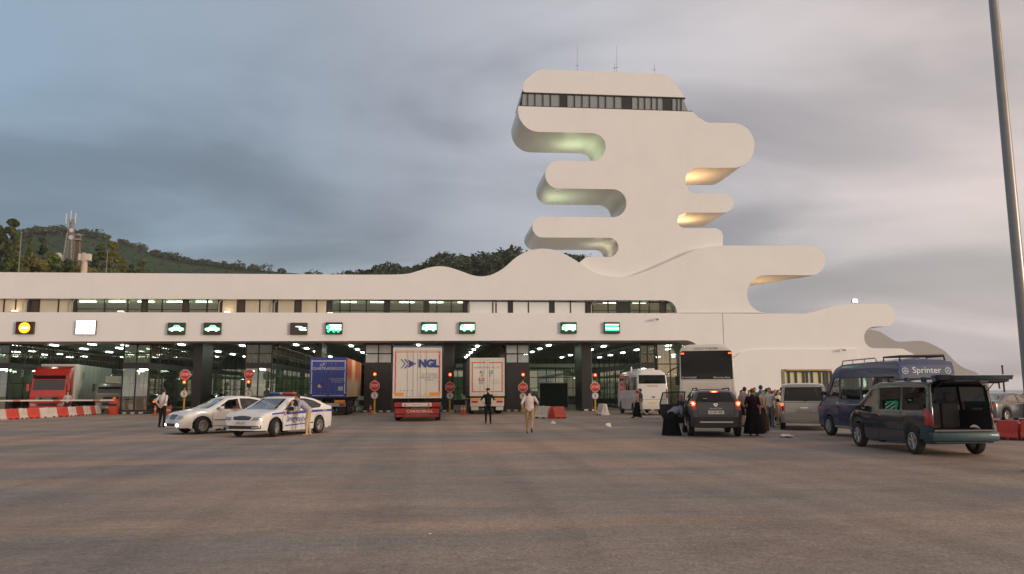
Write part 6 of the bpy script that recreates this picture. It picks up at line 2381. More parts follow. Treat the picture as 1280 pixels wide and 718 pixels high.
def lane_sign(px, py, kind, label, w=1.30, h=.93):
    c = at(px, py, YA - .18)
    t = thing('lane_sign', label, 'sign', (c.x, YA - .004, c.z), 0, 'lit lane signs on the fascia')
    part('housing', bbox(-w / 2, w / 2, -.22, 0, -h / 2, h / 2, .015), M_LEDBOX, t)

    def pic(poly, m, sx=1.0, sz=1.0, y=-.232, name='pictogram'):
        bm = bmesh.new()
        slab_xz(bm, [(x * sx, z * sz) for x, z in poly], y, y + .010)
        return part(name, bm, m, t)
    rim = bmesh.new()
    for a, b, c_, d in ((-w / 2 + .02, w / 2 - .02, h / 2 - .05, h / 2 - .02), (-w / 2 + .02, w / 2 - .02, -h / 2 + .02, -h / 2 + .05)):
        box(rim, a, b, -.235, -.221, c_, d)
    part('rim', rim, M_LEDBOX, t)
    if kind == 'stop':
        part('screen', bbox(-w / 2 + .06, w / 2 - .06, -.228, -.219, -h / 2 + .06, h / 2 - .06), mat('led_back_red', (0.10, 0.008, 0.012), .5), t)
        bm = bmesh.new()
        lathe(bm, [(.01, -.245), (.40, -.245), (.40, -.230), (.01, -.230)], 'Y', 28)
        part('disc', bm, E_AMBER, t)
        bm = bmesh.new()
        box(bm, -.26, .26, -.256, -.246, -.07, .07)
        part('bar', bm, E_AMBERW, t)
    elif kind == 'white':
        for i in range(3):
            for j in range(2):
                part('light_tile', bbox(-w / 2 + .01 + i * (w - .02) / 3, -w / 2 + .0 + (i + 1) * (w - .02) / 3, -.235, -.222, -h / 2 + .01 + j * (h / 2), -h / 2 + (j + 1) * h / 2 - .01), E_WHITE, t)
    else:
        part('screen', bbox(-w / 2 + .06, w / 2 - .06, -.228, -.219, -h / 2 + .06, h / 2 - .06), M_LEDBOX if kind in ('car', 'half') else M_LEDGRN, t)
        if kind == 'car':
            pic(CAR_S, E_GREEN, 1.28, 1.28)
            pic([(x * .94, z * .9 - .012) for x, z in CAR_S], E_GWHITE, 1.24, 1.24, -.240, 'pictogram_core')
            pic([(-.16, .06), (-.08, .15), (.0, .15), (.0, .06)], M_LEDBOX, 1.28, 1.28, -.246, 'window')
            pic([(.04, .06), (.04, .15), (.12, .15), (.20, .06)], M_LEDBOX, 1.28, 1.28, -.246, 'window')
        elif kind == 'truck':
            pic(TRUCK_S, E_GREEN, 1.24, 1.28)
            pic([(x * .96, z * .93) for x, z in TRUCK_S], E_GWHITE, 1.22, 1.24, -.240, 'pictogram_core')
            pic([(-.40, .04), (-.35, .14), (-.25, .14), (-.25, .04)], M_LEDGRN, 1.28, 1.28, -.246, 'window')
        elif kind == 'bus':
            for z0, z1 in ((-.20, -.14), (-.10, -.04), (.0, .04), (.18, .24)):
                pic(rect(-.46, .46, z0, z1), E_GREEN if z0 < -.12 else E_GWHITE, 1.22, 1.22, -.240, 'led_row')
            for k in range(6):
                pic(rect(-.46 + k * .158, -.40 + k * .158, .04, .18), E_GREEN, 1.22, 1.22, -.240, 'led_post')
        elif kind == 'lines':
            for k, z in enumerate((.20, .10, 0.0, -.10)):
                pic(rect(-.46 if 0 < k < 3 else -.30, .46, z - .025, z + .025), E_GWHITE, 1.24, 1.24, -.240, 'led_row')
            bm = bmesh.new()
            for cx in (-.42, .0, .34):
                lathe(bm, [(.07, -.244), (.11, -.244), (.11, -.236), (.07, -.236)], 'Y', 14, off=(cx, 0, -.22))
            lathe(bm, [(.10, -.244), (.15, -.244), (.15, -.236), (.10, -.236)], 'Y', 14, off=(-.40, 0, .10))
            part('led_ring', bm, E_GREEN, t)
        elif kind == 'half':
            for x0, x1, z in ((-.18, .20, .12), (.0, .44, .04), (.02, .46, -.06), (.10, .46, -.10)):
                pic(rect(x0, x1, z - .02, z + .02), E_GWHITE, 1.28, 1.28, -.240, 'led_row')
    return t


lane_sign(31, 410, 'stop', 'amber no-entry disc on a lit sign at the left end of the fascia')
lane_sign(107.5, 409.5, 'white', 'blank white lit sign second from the left on the fascia', 1.42, 1.05)
lane_sign(220.5, 411, 'car', 'lit green car sign, left one of the two')
lane_sign(265.5, 411, 'car', 'lit green car sign, right one of the two')
lane_sign(373.5, 411, 'half', 'mostly dark lane sign with a few green lines')
lane_sign(417.5, 410.5, 'lines', 'lane sign of green lines and rings above the blue trailer')
lane_sign(536.5, 410, 'truck', 'lit green lorry sign above the trailer with the blue arrows')
lane_sign(584, 410, 'truck', 'lit green lorry sign above the officer in black')
lane_sign(711, 410, 'truck', 'lit green lorry sign above the walking man in beige trousers, rightmost of its kind')
lane_sign(765, 410, 'bus', 'lit green bus sign at the right end of the row')

# security cameras and small uplights
for px, py, lab in ((821, 399.5, 'small white security camera on the fascia near the right end of the windows'), (1053, 438, 'small white security camera low on the wing wall'), (918, 300, 'tiny camera on the arm of the wave slab')):
    if py == 300:
        continue
    c = at(px, py, YA - .3)
    t = thing('security_camera', lab, 'camera', (c.x, YA - .04 if px < 900 else YA - .18, c.z), 0, 'security cameras')
    bm = bmesh.new()
    tube(bm, (0, 0, .12), (0, -.28, .06), .03, .03, 6)
    part('bracket', bm, M_ANT, t)
    bm = bbox(-.08, .08, -.55, -.15, -.08, .07, .02)
    bmesh.ops.rotate(bm, verts=bm.verts, cent=(0, -.3, 0), matrix=Matrix.Rotation(R(-25), 3, 'Z'))
    part('housing', bm, M_ANT, t)
    part('lens', bbox(-.05, .05, -.60, -.54, -.06, .04), M_PLAST, t)
names = {18: 'left end of the', 151: 'second from the left of the', 284: 'third from the left of the', 413: 'fourth from the left of the', 539: 'third from the right of the', 662: 'second from the right of the', 783: 'right end of the'}
for px in (18, 151, 284, 413, 539, 662, 783):
    c = at(px, 390, YA + .45)
    t = thing('terrace_light', 'small warm light on the terrace edge, %s row' % names[px], 'lamp', (c.x, YA + .45, zf - .02), 0, 'small terrace lights above the fascia')
    part('bowl', bbox(-.22, .22, -.10, .10, .0, .07, .01), M_LEDBOX, t)
    part('lens', bbox(-.20, .20, -.09, .09, .072, .11, .01), emis('terrace_bulb', (1.0, 0.70, 0.42), 9.0), t)
c = at(1068, 376.5, 63)
t = thing('flood_light', 'small lit greenish floodlight on top of the right wing', 'lamp', (c.x, 63, c.z - .15), 0)
part('body', bbox(-.22, .22, -.12, .1, .0, .30, .03), M_LEDBOX, t)
part('lens', bbox(-.20, .20, -.15, -.121, .03, .28), emis('flood_lens', (0.75, 1.0, 0.85), 12.0), t)
bm = bmesh.new()
tube(bm, (0, 0, -.45), (0, 0, .02), .04, .04, 6)
part('stalk', bm, M_STEEL, t)

# floodlights standing in the slots of the tower, washing the undersides above them


def slot_light(px, py, Yd, label, colr, power, aim):
    c = at(px, py, YT)
    t = thing('slot_floodlight', label, 'lamp', (c.x, Yd, c.z), 0, 'floodlights in the tower slots')
    part('foot', bbox(-.30, .30, -.12, .12, 0, .10, .02), M_LEDBOX, t)
    part('lens', bbox(-.26, .26, -.09, .09, .10, .13), emis('slot_lens_' + ('g' if colr[1] > colr[0] else 'o'), colr, 3.0), t)
    ld = bpy.data.lights.new('flood', 'AREA')
    ld.energy, ld.color, ld.size = power, colr, .5
    lo = bpy.data.objects.new('flood_beam', ld)
    C.objects.link(lo)
    lo.parent = t
    lo.location = (0, 0, .16)
    lo.rotation_euler = Vector(aim).to_track_quat('-Z', 'Y').to_euler()
    return t


GCOL, OCOL = (0.80, 1.0, 0.62), (1.0, 0.60, 0.29)
slot_light(722, 201.5, YT + 3.2, 'floodlight in the top left slot of the tower', GCOL, 46, (.35, -.15, 1))
slot_light(700, 272, YT + 3.2, 'floodlight in the middle left slot of the tower', GCOL, 36, (-.1, -.15, 1))
slot_light(758, 321.2, YT + 3.0, 'floodlight in the bottom left slot of the tower', (0.95, .9, .65), 11, (.1, -.1, 1))
slot_light(880, 242, YT + 3.0, 'floodlight in the upper right slot of the tower', OCOL, 78, (-.1, -.2, 1))
slot_light(868, 285.5, YT + 3.0, 'floodlight in the lower right slot of the tower', OCOL, 52, (-.1, -.2, 1))
c = at(952, 391.2, YB)
slot_light(975, 391.6, YB + 3.6, 'floodlight under the long right arm of the terminal', OCOL, 85, (-.6, .0, 1))

# ------------------------------------------------------------------ lane posts: yellow pole, STOP plate, lamp, round plate
M_STOP = mat('stop_red', (0.58, 0.030, 0.022), 0.45)
M_SIGNW = mat('sign_white', (0.72, 0.71, 0.69), 0.5)
E_REDLAMP = emis('red_lamp', (1.0, 0.035, 0.008), 4.0)
E_REDCORE = emis('red_lamp_core', (1.0, 0.28, 0.06), 6.0)


def octagon(r):
    return [(r * math.cos(R(22.5 + 45 * k)) / math.cos(R(22.5)), r * math.sin(R(22.5 + 45 * k)) / math.cos(R(22.5))) for k in range(8)]


def lane_post(px, stop_y, lamp_y, num_y, Y, label):
    c = at(px, stop_y, Y)
    t = thing('lane_post', label, 'sign', (c.x, Y, 0), 0, 'STOP posts at the lanes')
    zs, zl, zn = c.z, at(px, lamp_y, Y).z, at(px, num_y, Y).z
    bm = bmesh.new()
    tube(bm, (0, 0, 0), (0, 0, max(zs, zl)), .075, .075, 10)
    lathe(bm, [(.22, .0), (.22, .05), (.09, .08)], 'Z', 12)
    part('pole', bm, M_YEL, t, 40)
    bm = bmesh.new()
    slab_xz(bm, [(x, z + zs) for x, z in octagon(.37)], -.13, -.10)
    st = part('stop_plate', bm, M_SIGNW, t)
    bm = bmesh.new()
    slab_xz(bm, [(x, z + zs) for x, z in octagon(.34)], -.138, -.131)
    part('red_field', bm, M_STOP, st)
    vs, fs = text_mesh('STOP', .28, .80, .008)
    flat('lettering', [(u, v + zs) for u, v in vs], fs, lambda u, v: Vector((u, -.142, v)), M_SIGNW, st)
    bm = bmesh.new()
    box(bm, -.15, .15, -.22, -.02, zl - .36, zl + .22, 0, .03)
    h = part('lamp_housing', bm, M_PLAST, t)
    bm = bmesh.new()
    lathe(bm, [(.01, -.245), (.115, -.235), (.12, -.225)], 'Y', 18, off=(0, 0, zl + .06))
    part('red_lens', bm, E_REDLAMP, h)
    bm = bmesh.new()
    lathe(bm, [(.01, -.25), (.05, -.25), (.05, -.24)], 'Y', 12, off=(0, 0, zl + .06))
    part('lens_core', bm, E_REDCORE, h)
    bm = bmesh.new()
    lathe(bm, [(.01, -.25), (.09, -.25), (.09, -.225)], 'Y', 14, off=(0, 0, zl - .22))
    part('dark_lens', bm, mat('dark_lens', (0.02, 0.03, 0.02), .3), h)
    bm = bmesh.new()
    path_tube(bm, [(.13 * math.cos(R(a)), -.22, zl + .06 + .13 * math.sin(R(a))) for a in range(0, 181, 20)], .012, 5)
    box(bm, -.14, .14, -.36, -.22, zl + .19, zl + .205)
    part('lamp_hood', bm, M_PLAST, h)
    bm = bmesh.new()
    lathe(bm, [(.01, -.125), (.30, -.125), (.30, -.10), (.01, -.10)], 'Y', 26, off=(0, 0, zn))
    rp = part('round_plate', bm, mat('sign_ring', (0.22, 0.10, 0.09), .5), t)
    bm = bmesh.new()
    lathe(bm, [(.01, -.132), (.25, -.132), (.25, -.127), (.01, -.127)], 'Y', 26, off=(0, 0, zn))
    part('white_field', bm, M_SIGNW, rp)
    vs, fs = text_mesh('5', .42, .9, .006)
    flat('number', [(u, v + zn) for u, v in vs], fs, lambda u, v: Vector((u, -.136, v)), M_INK, rp)
    # apex finial above the plates
    bm = bmesh.new()
    lathe(bm, [(.06, max(zs, zl) + (.20 if zl > zs else .40)), (.09, max(zs, zl) + .46), (.01, max(zs, zl) + .52)], 'Z', 8)
    return t


lane_post(232, 468.5, 479, 492.5, 61.0, 'STOP post in front of the black pillar left of the white saloon')
lane_post(312, 468, 478.5, 492.5, 61.0, 'STOP post in front of the booth behind the white saloon')
lane_post(468.5, 482.5, 469, 494.5, 60.6, 'STOP post with red lamp on top between the blue and the arrow-marked trailer')
lane_post(562.5, 484, 469.5, 494.8, 60.6, 'STOP post with red lamp on top left of the red-taped trailer')
lane_post(653.5, 484.5, 469.5, 495.5, 60.6, 'STOP post with red lamp on top behind the walking man')
lane_post(743.5, 484, 470, 495, 60.6, 'STOP post with red lamp on top, rightmost of the row')

# ------------------------------------------------------------------ barriers, bollards, cones
M_BRED = mat('barrier_red', (0.56, 0.060, 0.040), 0.5, var=.12, vscale=2, streak=.15)
M_BWHT = mat('barrier_white', (0.60, 0.54, 0.49), 0.55, var=.08, vscale=2, streak=.2)


def barrier(name, label, a, b, h, w, m, group):
    """water-filled road barrier between two ground points: wide foot, narrow top, fork slots"""
    d = (b - a)
    L = d.length
    t = thing(name, label, 'barrier', (a + b) / 2, math.atan2(d.y, d.x), group)
    bm = bmesh.new()
    sec = [(-w / 2, .0), (-w / 2, .12), (-w * .36, .22), (-w * .20, h), (w * .20, h), (w * .36, .22), (w / 2, .12), (w / 2, 0)]
    v0 = [bm.verts.new((-L / 2 + .015, y, z)) for y, z in sec]
    v1 = [bm.verts.new((L / 2 - .015, y, z)) for y, z in sec]
    bm.faces.new(v0)
    bm.faces.new(v1[::-1])
    for i in range(len(sec)):
        bm.faces.new((v0[i], v0[(i + 1) % 8], v1[(i + 1) % 8], v1[i]))
    bmesh.ops.bevel(bm, geom=bm.edges[:], offset=.02, segments=2, profile=.5, affect='EDGES')
    part('shell', bm, m, t, 40)
    for s in (-.25, .25):
        for sd in (1, -1):
            part('fork_slot', bbox(s * L - .11, s * L + .11, *sorted((sd * (w / 2 + .004), sd * (w / 2 - .05))), .0, .085), M_PLAST, t)
    part('filler_cap', bbox(-.06, .06, -.06, .06, h - .01, h + .025, .01), m, t)
    for e in (-1, 1):
        part('joint_lug', bbox(e * L / 2 - .03, e * L / 2 + .03, -.05, .05, .25, h - .1), m, t)
    return t


edge = [(-40, 528.5), (3.5, 525.2), (20, 524.3), (30.5, 523.7), (46.5, 523.0), (68, 521.8), (82, 521.0), (92, 520.4), (101, 519.6), (110, 519.0), (116, 518.6), (123.5, 518.2)]
cols_ = 'WRWRWRWRWRW'
ordn = ['first', 'second', 'third', 'fourth', 'fifth', 'sixth']
cnt = {'R': 0, 'W': 0}
for i in range(len(edge) - 1):
    cc = cols_[i]
    barrier('road_barrier', '%s %s block from the left in the striped barrier row before the red truck' % (ordn[cnt[cc]], 'red' if cc == 'R' else 'white'),
            gp(*edge[i]), gp(*edge[i + 1]), .66, .52, M_BRED if cc == 'R' else M_BWHT, 'red and white blocks of the barrier row')
    cnt[cc] += 1
barrier('road_barrier', 'worn white barrier block with a red stripe behind the walking man', gp(671, 523), gp(687.5, 523.4), .72, .6, M_BWHT, 'loose barrier blocks')
st = barrier('road_barrier', 'red barrier block right of the worn white one', gp(689.5, 523.6), gp(703.5, 523.0), .70, .6, M_BRED, 'loose barrier blocks')
barrier('road_barrier', 'small white barrier block standing by the rightmost STOP post', gp(750, 519), gp(757, 519.5), .75, .6, M_BWHT, 'loose barrier blocks')
a_, b_ = gp(1249, 549.5), gp(1276, 550.5)
barrier('road_barrier', 'red barrier block right of the raised tailgate', a_, b_, .62, .5, M_BRED, 'red blocks at the right edge')
barrier('road_barrier', 'red barrier block cut off by the right edge', gp(1277.5, 550.6), gp(1306, 551.5), .62, .5, M_BRED, 'red blocks at the right edge')

M_BOLL = mat('bollard_orange', (0.55, 0.10, 0.035), 0.5, var=.1)
for px, py, hp, lab in ((193.5, 520, 12, 'orange bollard left of the man with hands behind his back'), (213, 517, 10, 'orange bollard right of the man with hands behind his back'), (463, 519, 12, 'dark orange bollard left of the post by the arrow-marked trailer'),
                        (577, 519.5, 12, 'left of two orange bollards beside the red-taped trailer'), (580.5, 519.5, 12, 'right of two orange bollards beside the red-taped trailer'), (21.5, 515, 8, 'thin orange bollard behind the barrier row at the far left'), (45.5, 515, 8, 'thin orange bollard behind the barrier row in front of the red truck')):
    g = gp(px, py)
    t = thing('bollard', lab, 'bollard', g, 0, 'orange lane bollards')
    h = hp / FPX * g.y
    bm = bmesh.new()
    lathe(bm, [(.14, 0), (.14, .04), (.075, .06), (.07, h - .05), (.04, h)], 'Z', 12)
    part('post', bm, M_BOLL, t, 40)
    bm = bmesh.new()
    lathe(bm, [(.078, h * .60), (.078, h * .75)], 'Z', 12)
    part('reflector_band', bm, M_BWHT, t)

# red lane box with the barrier arm, red marker in the grey lorry's lane
g = at(142.5, 505, 61.5)
t = thing('barrier_gate', 'red gate post with a long white barrier arm before the red truck', 'barrier gate', (g.x, 61.5, 0), 0)
part('cabinet', bbox(-.28, .28, -.25, .25, 0, 1.15, .04), mat('gate_red', (0.60, 0.065, 0.03), .5), t, 40)
part('cabinet_band', bbox(-.285, .285, -.256, -.245, .62, .82), M_PLAST, t)
x_end = at(-60, 500, 61.2).x - g.x
part('arm', bbox(x_end, .1, -.36, -.28, 1.02, 1.13), mat('arm_white', (0.72, 0.66, 0.60), .5), t)
for k in range(4):
    part('arm_band', bbox(x_end * (k + .4) / 4 - .25, x_end * (k + .4) / 4 + .25, -.365, -.275, 1.015, 1.135), mat('arm_red', (0.55, 0.20, 0.16), .5), t)
part('lamp', bbox(-.09, .09, -.1, .1, 1.15, 1.30, .03), M_RETROO, t)
g = at(218, 510, 61.6)
t = thing('traffic_drum', 'low red plastic drum behind the white saloon bonnet', 'drum', (g.x - .2, 60.5, 0), 0)
bm = bmesh.new()
lathe(bm, [(.34, 0), (.36, .06), (.30, .30), (.28, .55), (.2, .60), (.01, .61)], 'Z', 16)
part('shell', bm, M_BRED, t, 40)
bm = bmesh.new()
lathe(bm, [(.312, .26), (.30, .40)], 'Z', 16)
part('band', bm, M_BWHT, t)

# ------------------------------------------------------------------ lamp post at the right, thin poles, striped kiosk
b0, b1 = ray(1247, 0), ray(1283.5, 400)
D = 16.0
base = gp(1297, 590)
p_top = Vector((base.x, base.y, 13.5))
t = thing('street_lamp', 'tall grey lamp post at the right edge lit warm on one side', 'street lamp', base, 0)
bm = bmesh.new()
lathe(bm, [(.17, 0), (.17, .35), (.115, .40), (.108, 3), (.098, 8), (.075, 13.5)], 'Z', 18)
part('shaft', bm, mat('lamp_post_grey', (0.27, 0.265, 0.255), .35, .6, var=.1), t, 40)
part('base_plate', bbox(-.18, .18, -.18, .18, 0, .03), M_STEEL, t)
for k in range(4):
    a = R(90 * k + 20)
    bm = bmesh.new()
    tube(bm, (0, 0, 13.4), (math.cos(a) * .9, math.sin(a) * .9, 13.6), .04, .03, 6)
    box(bm, math.cos(a) * .95 - .2, math.cos(a) * .95 + .2, math.sin(a) * .95 - .14, math.sin(a) * .95 + .14, 13.5, 13.62, 0, .03)
    part('lamp_head', bm, M_STEEL, t)
part('service_door', bbox(-.05, .05, -.125, -.10, .6, 1.0), M_STEEL, t)

g = gp(1257.5, 512)
t = thing('flag_pole', 'thin dark pole behind the slate car at the right', 'pole', (g.x, g.y, 0), 0)
hz_ = at(1254.5, 459, g.y).z
bm = bmesh.new()
tube(bm, (0, 0, 0), (0, 0, hz_), .075, .06, 8)
lathe(bm, [(.06, hz_), (.10, hz_ + .08), (.01, hz_ + .18)], 'Z', 8)
part('shaft', bm, M_PLAST, t)
part('collar', bbox(-.10, .10, -.10, .10, 0, .12, .02), M_STEEL, t)

g = gp(1012, 522)
Yk = 50.0
x0, x1 = at(981, 470, Yk).x, at(1041, 470, Yk).x
z0_, z1_ = at(1012, 486, Yk).z, at(1012, 463.5, Yk).z
t = thing('striped_kiosk', 'pale yellow kiosk with black upright bars behind the silver van', 'kiosk', ((x0 + x1) / 2, Yk, 0), 0)
w = (x1 - x0) / 2
M_KIO = mat('kiosk_cream', (0.62, 0.58, 0.36), .6, var=.06)
part('wall', bbox(-w, w, .06, .6, 0, z1_ - .02, .02), M_KIO, t)
part('roof', bbox(-w * .96, w * .94, -.12, .7, z1_, z1_ + .10, .02), mat('kiosk_roof', (0.52, 0.40, 0.12), .6), t)
for i, f in enumerate((.03, .19, .36, .44, .55, .73, .83, .90, .99)):
    xx = -w * .88 + 1.84 * w * f
    part('bar', bbox(xx - .07, xx + .07, .0, .058, z0_ - .4, z1_ - .1), M_PLAST, t)
part('sill', bbox(-w * .9, w * .96, -.04, .06, z0_ - .62, z0_ - .45), M_PLAST, t)
part('head_rail', bbox(-w * .9, w * .96, -.03, .06, z1_ - .10, z1_ - .02), M_PLAST, t)

# litter on the apron
M_LIT = mat('paper_litter', (0.70, 0.67, 0.62), .8)
for i, (px, py, lab, s) in enumerate(((760.5, 534, 'crumpled white bag on the apron left of the off-road car', .16), (691, 530.5, 'crumpled white bag on the apron near the red barrier block', .14), (983, 547, 'flat scrap of paper on the apron by the silver van', .22),
                                      (537, 668, 'tiny pale scrap low in the middle of the apron', .022))):
    rn = random.Random(i)
    bm = bmesh.new()
    bmesh.ops.create_icosphere(bm, subdivisions=2, radius=s)
    for v in bm.verts:
        v.co *= 1 + .45 * mnoise.noise(v.co * 9 + Vector((i, 0, 0)))
        v.co.z = max(0, v.co.z * (.25 if 'flat' in lab or s < .1 else .9) + s * .25)
    part('paper_litter', bm, M_LIT, loc=gp(px, py, .002), label=lab, cat='litter', kind='thing')

# ------------------------------------------------------------------ people (facing +X, left +Y)
SKIN = mat('skin', (0.56, 0.33, 0.22), .5)
HAIR = mat('hair_dark', (0.018, 0.013, 0.010), .6)


def ring_tube(bm, rings, n=12):
    """rings: (centre, axis_x, axis_y, rx, ry)"""
    rs = []
    for c, ax, ay, rx, ry in rings:
        rs.append([bm.verts.new(c + ax * (rx * math.cos(2 * math.pi * k / n)) + ay * (ry * math.sin(2 * math.pi * k / n))) for k in range(n)])
    for a, b in zip(rs, rs[1:]):
        for k in range(n):
            bm.faces.new((a[k], a[(k + 1) % n], b[(k + 1) % n], b[k]))
    bm.faces.new(rs[0][::-1])
    bm.faces.new(rs[-1])


def ball(bm, c, rx, ry, rz, sub=2):
    r = bmesh.ops.create_icosphere(bm, subdivisions=sub, radius=1.0)
    for v in r['verts']:
        v.co = Vector((v.co.x * rx, v.co.y * ry, v.co.z * rz)) + c


PLAID = None


def shirt_mat(name, c, c2=None, stripe=0):
    if name in MATS:
        return MATS[name]
    m = mat(name, c, .9, var=.07, vscale=9, bump=.25, bscale=14, spec=.12)
    if c2:
        t = m.node_tree
        p = t.nodes['Principled BSDF']
        tc = nd(t, 'ShaderNodeTexCoord')
        outs = []
        for d in ('X', 'Z') if stripe == 2 else ('Z',):
            w = nd(t, 'ShaderNodeTexWave', _wave_type='BANDS', _bands_direction=d, Scale=6.0, Distortion=.4)
            t.links.new(tc.outputs['Object'], w.inputs['Vector'])
            r = ramp(t, [(.45, 0.0), (.55, 1.0)])
            t.links.new(w.outputs['Fac'], r.inputs[0])
            outs.append(r.outputs[0])
        fac = outs[0]
        if len(outs) == 2:
            mm = nd(t, 'ShaderNodeMix', _data_type='RGBA', _blend_type='MIX')
            mm.inputs[0].default_value = .5
            t.links.new(outs[0], mm.inputs[6])
            t.links.new(outs[1], mm.inputs[7])
            fac = mm.outputs[2]
        x = nd(t, 'ShaderNodeMix', _data_type='RGBA')
        t.links.new(fac, x.inputs[0])
        x.inputs[6].default_value = (*c, 1)
        x.inputs[7].default_value = (*c2, 1)
        t.links.new(x.outputs[2], p.inputs['Base Color'])
    return m


def person(label, loc, rotz, shirt, pants, shoes=None, skin=None, hair=None, H=1.74, pose=None, sleeve='short', build=1.0, skirt=None, cap=None, scarf=None, hairlong=False, group=None, shorts=False, lower=None):
    pz = dict(lean=0, turn=0, head=0,
              kl=(.02, .10, .50), al=(-.03, .11, .09), kr=(.02, -.10, .50), ar=(-.03, -.11, .09),
              el=(-.04, .26, 1.14), wl=(.06, .25, .89), er=(-.04, -.26, 1.14), wr=(.06, -.25, .89), hips=(0, 0, .94))
    pz.update(pose or {})
    k = H / 1.74
    V = Vector
    hip = V(pz['hips'])
    LR = Matrix.Rotation(R(pz['lean']), 3, 'Y')

    def up(p):          # torso point (given upright) bent about the hips
        return hip + LR @ (V(p) - V((0, 0, .94)))
    t = thing('person', label, 'person', loc, rotz, group)
    b = build
    bm = bmesh.new()
    prims = []          # (p0, p1, r0, r1, slot)
    ex, ey = LR @ V((1, 0, 0)), V((0, 1, 0))
    lv = [(.86, .115 * b, .165 * b), (.95, .125 * b, .178 * b), (1.08, .118 * b, .158 * b), (1.20, .125 * b, .168 * b), (1.32, .128 * b, .182 * b), (1.41, .105, .178), (1.46, .075, .11), (1.49, .056, .062)]
    ring_tube(bm, [(up((-.005, 0, z)), ex, ey, rx, ry) for z, rx, ry in lv], 16)
    prims += [(up((0, 0, .99)), up((0, 0, 1.42)), .13, .13, 0), (up((0, .1, 1.0)), up((0, .12, 1.42)), .08, .08, 0), (up((0, -.1, 1.0)), up((0, -.12, 1.42)), .08, .08, 0)]
    neck, headc = up((.0, 0, 1.47)), up((.025, 0, 1.62))
    HR = LR @ Matrix.Rotation(R(pz['turn']), 3, 'Z') @ Matrix.Rotation(R(pz['head'] - pz['lean'] * .5), 3, 'Y')
    hc = up((.01, 0, 1.50)) + HR @ V((.015, 0, .12))

    def seg(p0, p1, r0, r1, slot, mesh=True):
        if mesh:
            tube(bm, p0, p1, r0, r1, 10)
            ball(bm, p0, r0, r0, r0, 1)
            ball(bm, p1, r1, r1, r1, 1)
        prims.append((V(p0), V(p1), r0, r1, slot))
    seg(neck - V((0, 0, .02)), hc, .055, .055, 2)
    # head: skull, jaw, nose, ears
    for c, r in (((0, 0, .02), (.092, .075, .105)), ((.03, 0, -.055), (.062, .055, .062)), ((.10, 0, -.015), (.016, .012, .022)), ((.0, .078, -.01), (.018, .012, .030)), ((.0, -.078, -.01), (.018, .012, .030)), ((.075, 0, -.065), (.016, .028, .012))):
        ball(bm, hc + HR @ V(c), *r, 2)
    prims.append((hc, hc, .10, .10, 2))
    # limbs
    for s, kn, an in ((1, V(pz['kl']), V(pz['al'])), (-1, V(pz['kr']), V(pz['ar']))):
        hj = hip + V((0, s * .09, -.02))
        sl = 1
        seg(hj, kn, .092 * b, .066, sl)
        if shorts:
            mid = hj + (kn - hj) * .9
            prims.append((mid, kn, .05, .07, 2))
        seg(kn, an, .062, .046, 2 if shorts else sl)
        d = V((1, s * .12, 0))
        if pz.get('toe'):
            d = V(pz['toe'][0 if s > 0 else 1])
        fl = an + V((-.05, 0, -.045))
        seg(fl, an + d * .16 + V((0, 0, -.058)), .040, .032, 3)
    arms = {}
    for s, el, wr in ((1, pz['el'], pz['wl']), (-1, pz['er'], pz['wr'])):
        sh = up((-.01, s * .185, 1.415))
        el, wr = up(el), up(wr)
        arms[s] = (el, wr)
        seg(sh, el, .058 * b, .045, 0)
        seg(el, wr, .042, .030, 0 if sleeve == 'long' else 2)
        if sleeve == 'none':
            prims.append((sh, el, .075, .05, 2))
        d = (wr - el).normalized()
        seg(wr, wr + d * .075, .030, .034, 2)
    bmesh.ops.recalc_face_normals(bm, faces=bm.faces)
    tmp = bpy.data.meshes.new('tmp')
    bm.to_mesh(tmp)
    bm.free()
    o = bpy.data.objects.new('tmp', tmp)
    C.objects.link(o)
    md = o.modifiers.new('r', 'REMESH')
    md.mode, md.voxel_size = 'VOXEL', .017
    sm = o.modifiers.new('s', 'SMOOTH')
    sm.factor, sm.iterations = .5, 3
    dg = bpy.context.evaluated_depsgraph_get()
    me = bpy.data.meshes.new_from_object(o.evaluated_get(dg))
    bpy.data.objects.remove(o)
    bpy.data.meshes.remove(tmp)
    bm = bmesh.new()
    bm.from_mesh(me)
    bpy.data.meshes.remove(me)
    for f in bm.faces:
        c = f.calc_center_median()
        best, bs = 9, 0
        for p0, p1, r0, r1, slot in prims:
            d = p1 - p0
            L2 = d.length_squared
            u = max(0, min(1, (c - p0).dot(d) / L2)) if L2 > 1e-9 else 0
            q = (c - p0 - d * u).length - (r0 + (r1 - r0) * u)
            if q < best:
                best, bs = q, slot
        f.material_index = bs
        f.smooth = True
    # folds in the clothes
    bm.normal_update()
    for v in bm.verts:
        if v.link_faces and v.link_faces[0].material_index in (0, 1):
            n = mnoise.noise(Vector((v.co.x * 16, v.co.y * 16, v.co.z * 9)) + Vector((len(label), 0, 0)))
            v.co += v.normal * n * .007
    # fingers and thumb
    for s in (1, -1):
        el, wr = arms[s]
        d = (wr - el).normalized()
        side = d.cross(V((0, s, 0.15))).normalized()
        palm = side.cross(d).normalized()
        root = wr + d * .085
        for q in range(4):
            ln = (.062, .074, .070, .052)[q]
            r0 = root + side * (.024 - .016 * q)
            mid = r0 + d * ln * .55 - palm * .006
            tip = mid + d * ln * .40 - palm * .024
            tube(bm, r0 - d * .03, mid, .0095, .0085, 6, 2)
            tube(bm, mid, tip, .0085, .006, 6, 2)
        th = wr + d * .03 + side * .03
        tube(bm, th, th + (d * .6 + side * .8).normalized() * .035, .011, .010, 6, 2)
        tube(bm, th + (d * .6 + side * .8).normalized() * .035, th + (d * .9 + side * .8).normalized() * .062, .010, .007, 6, 2)
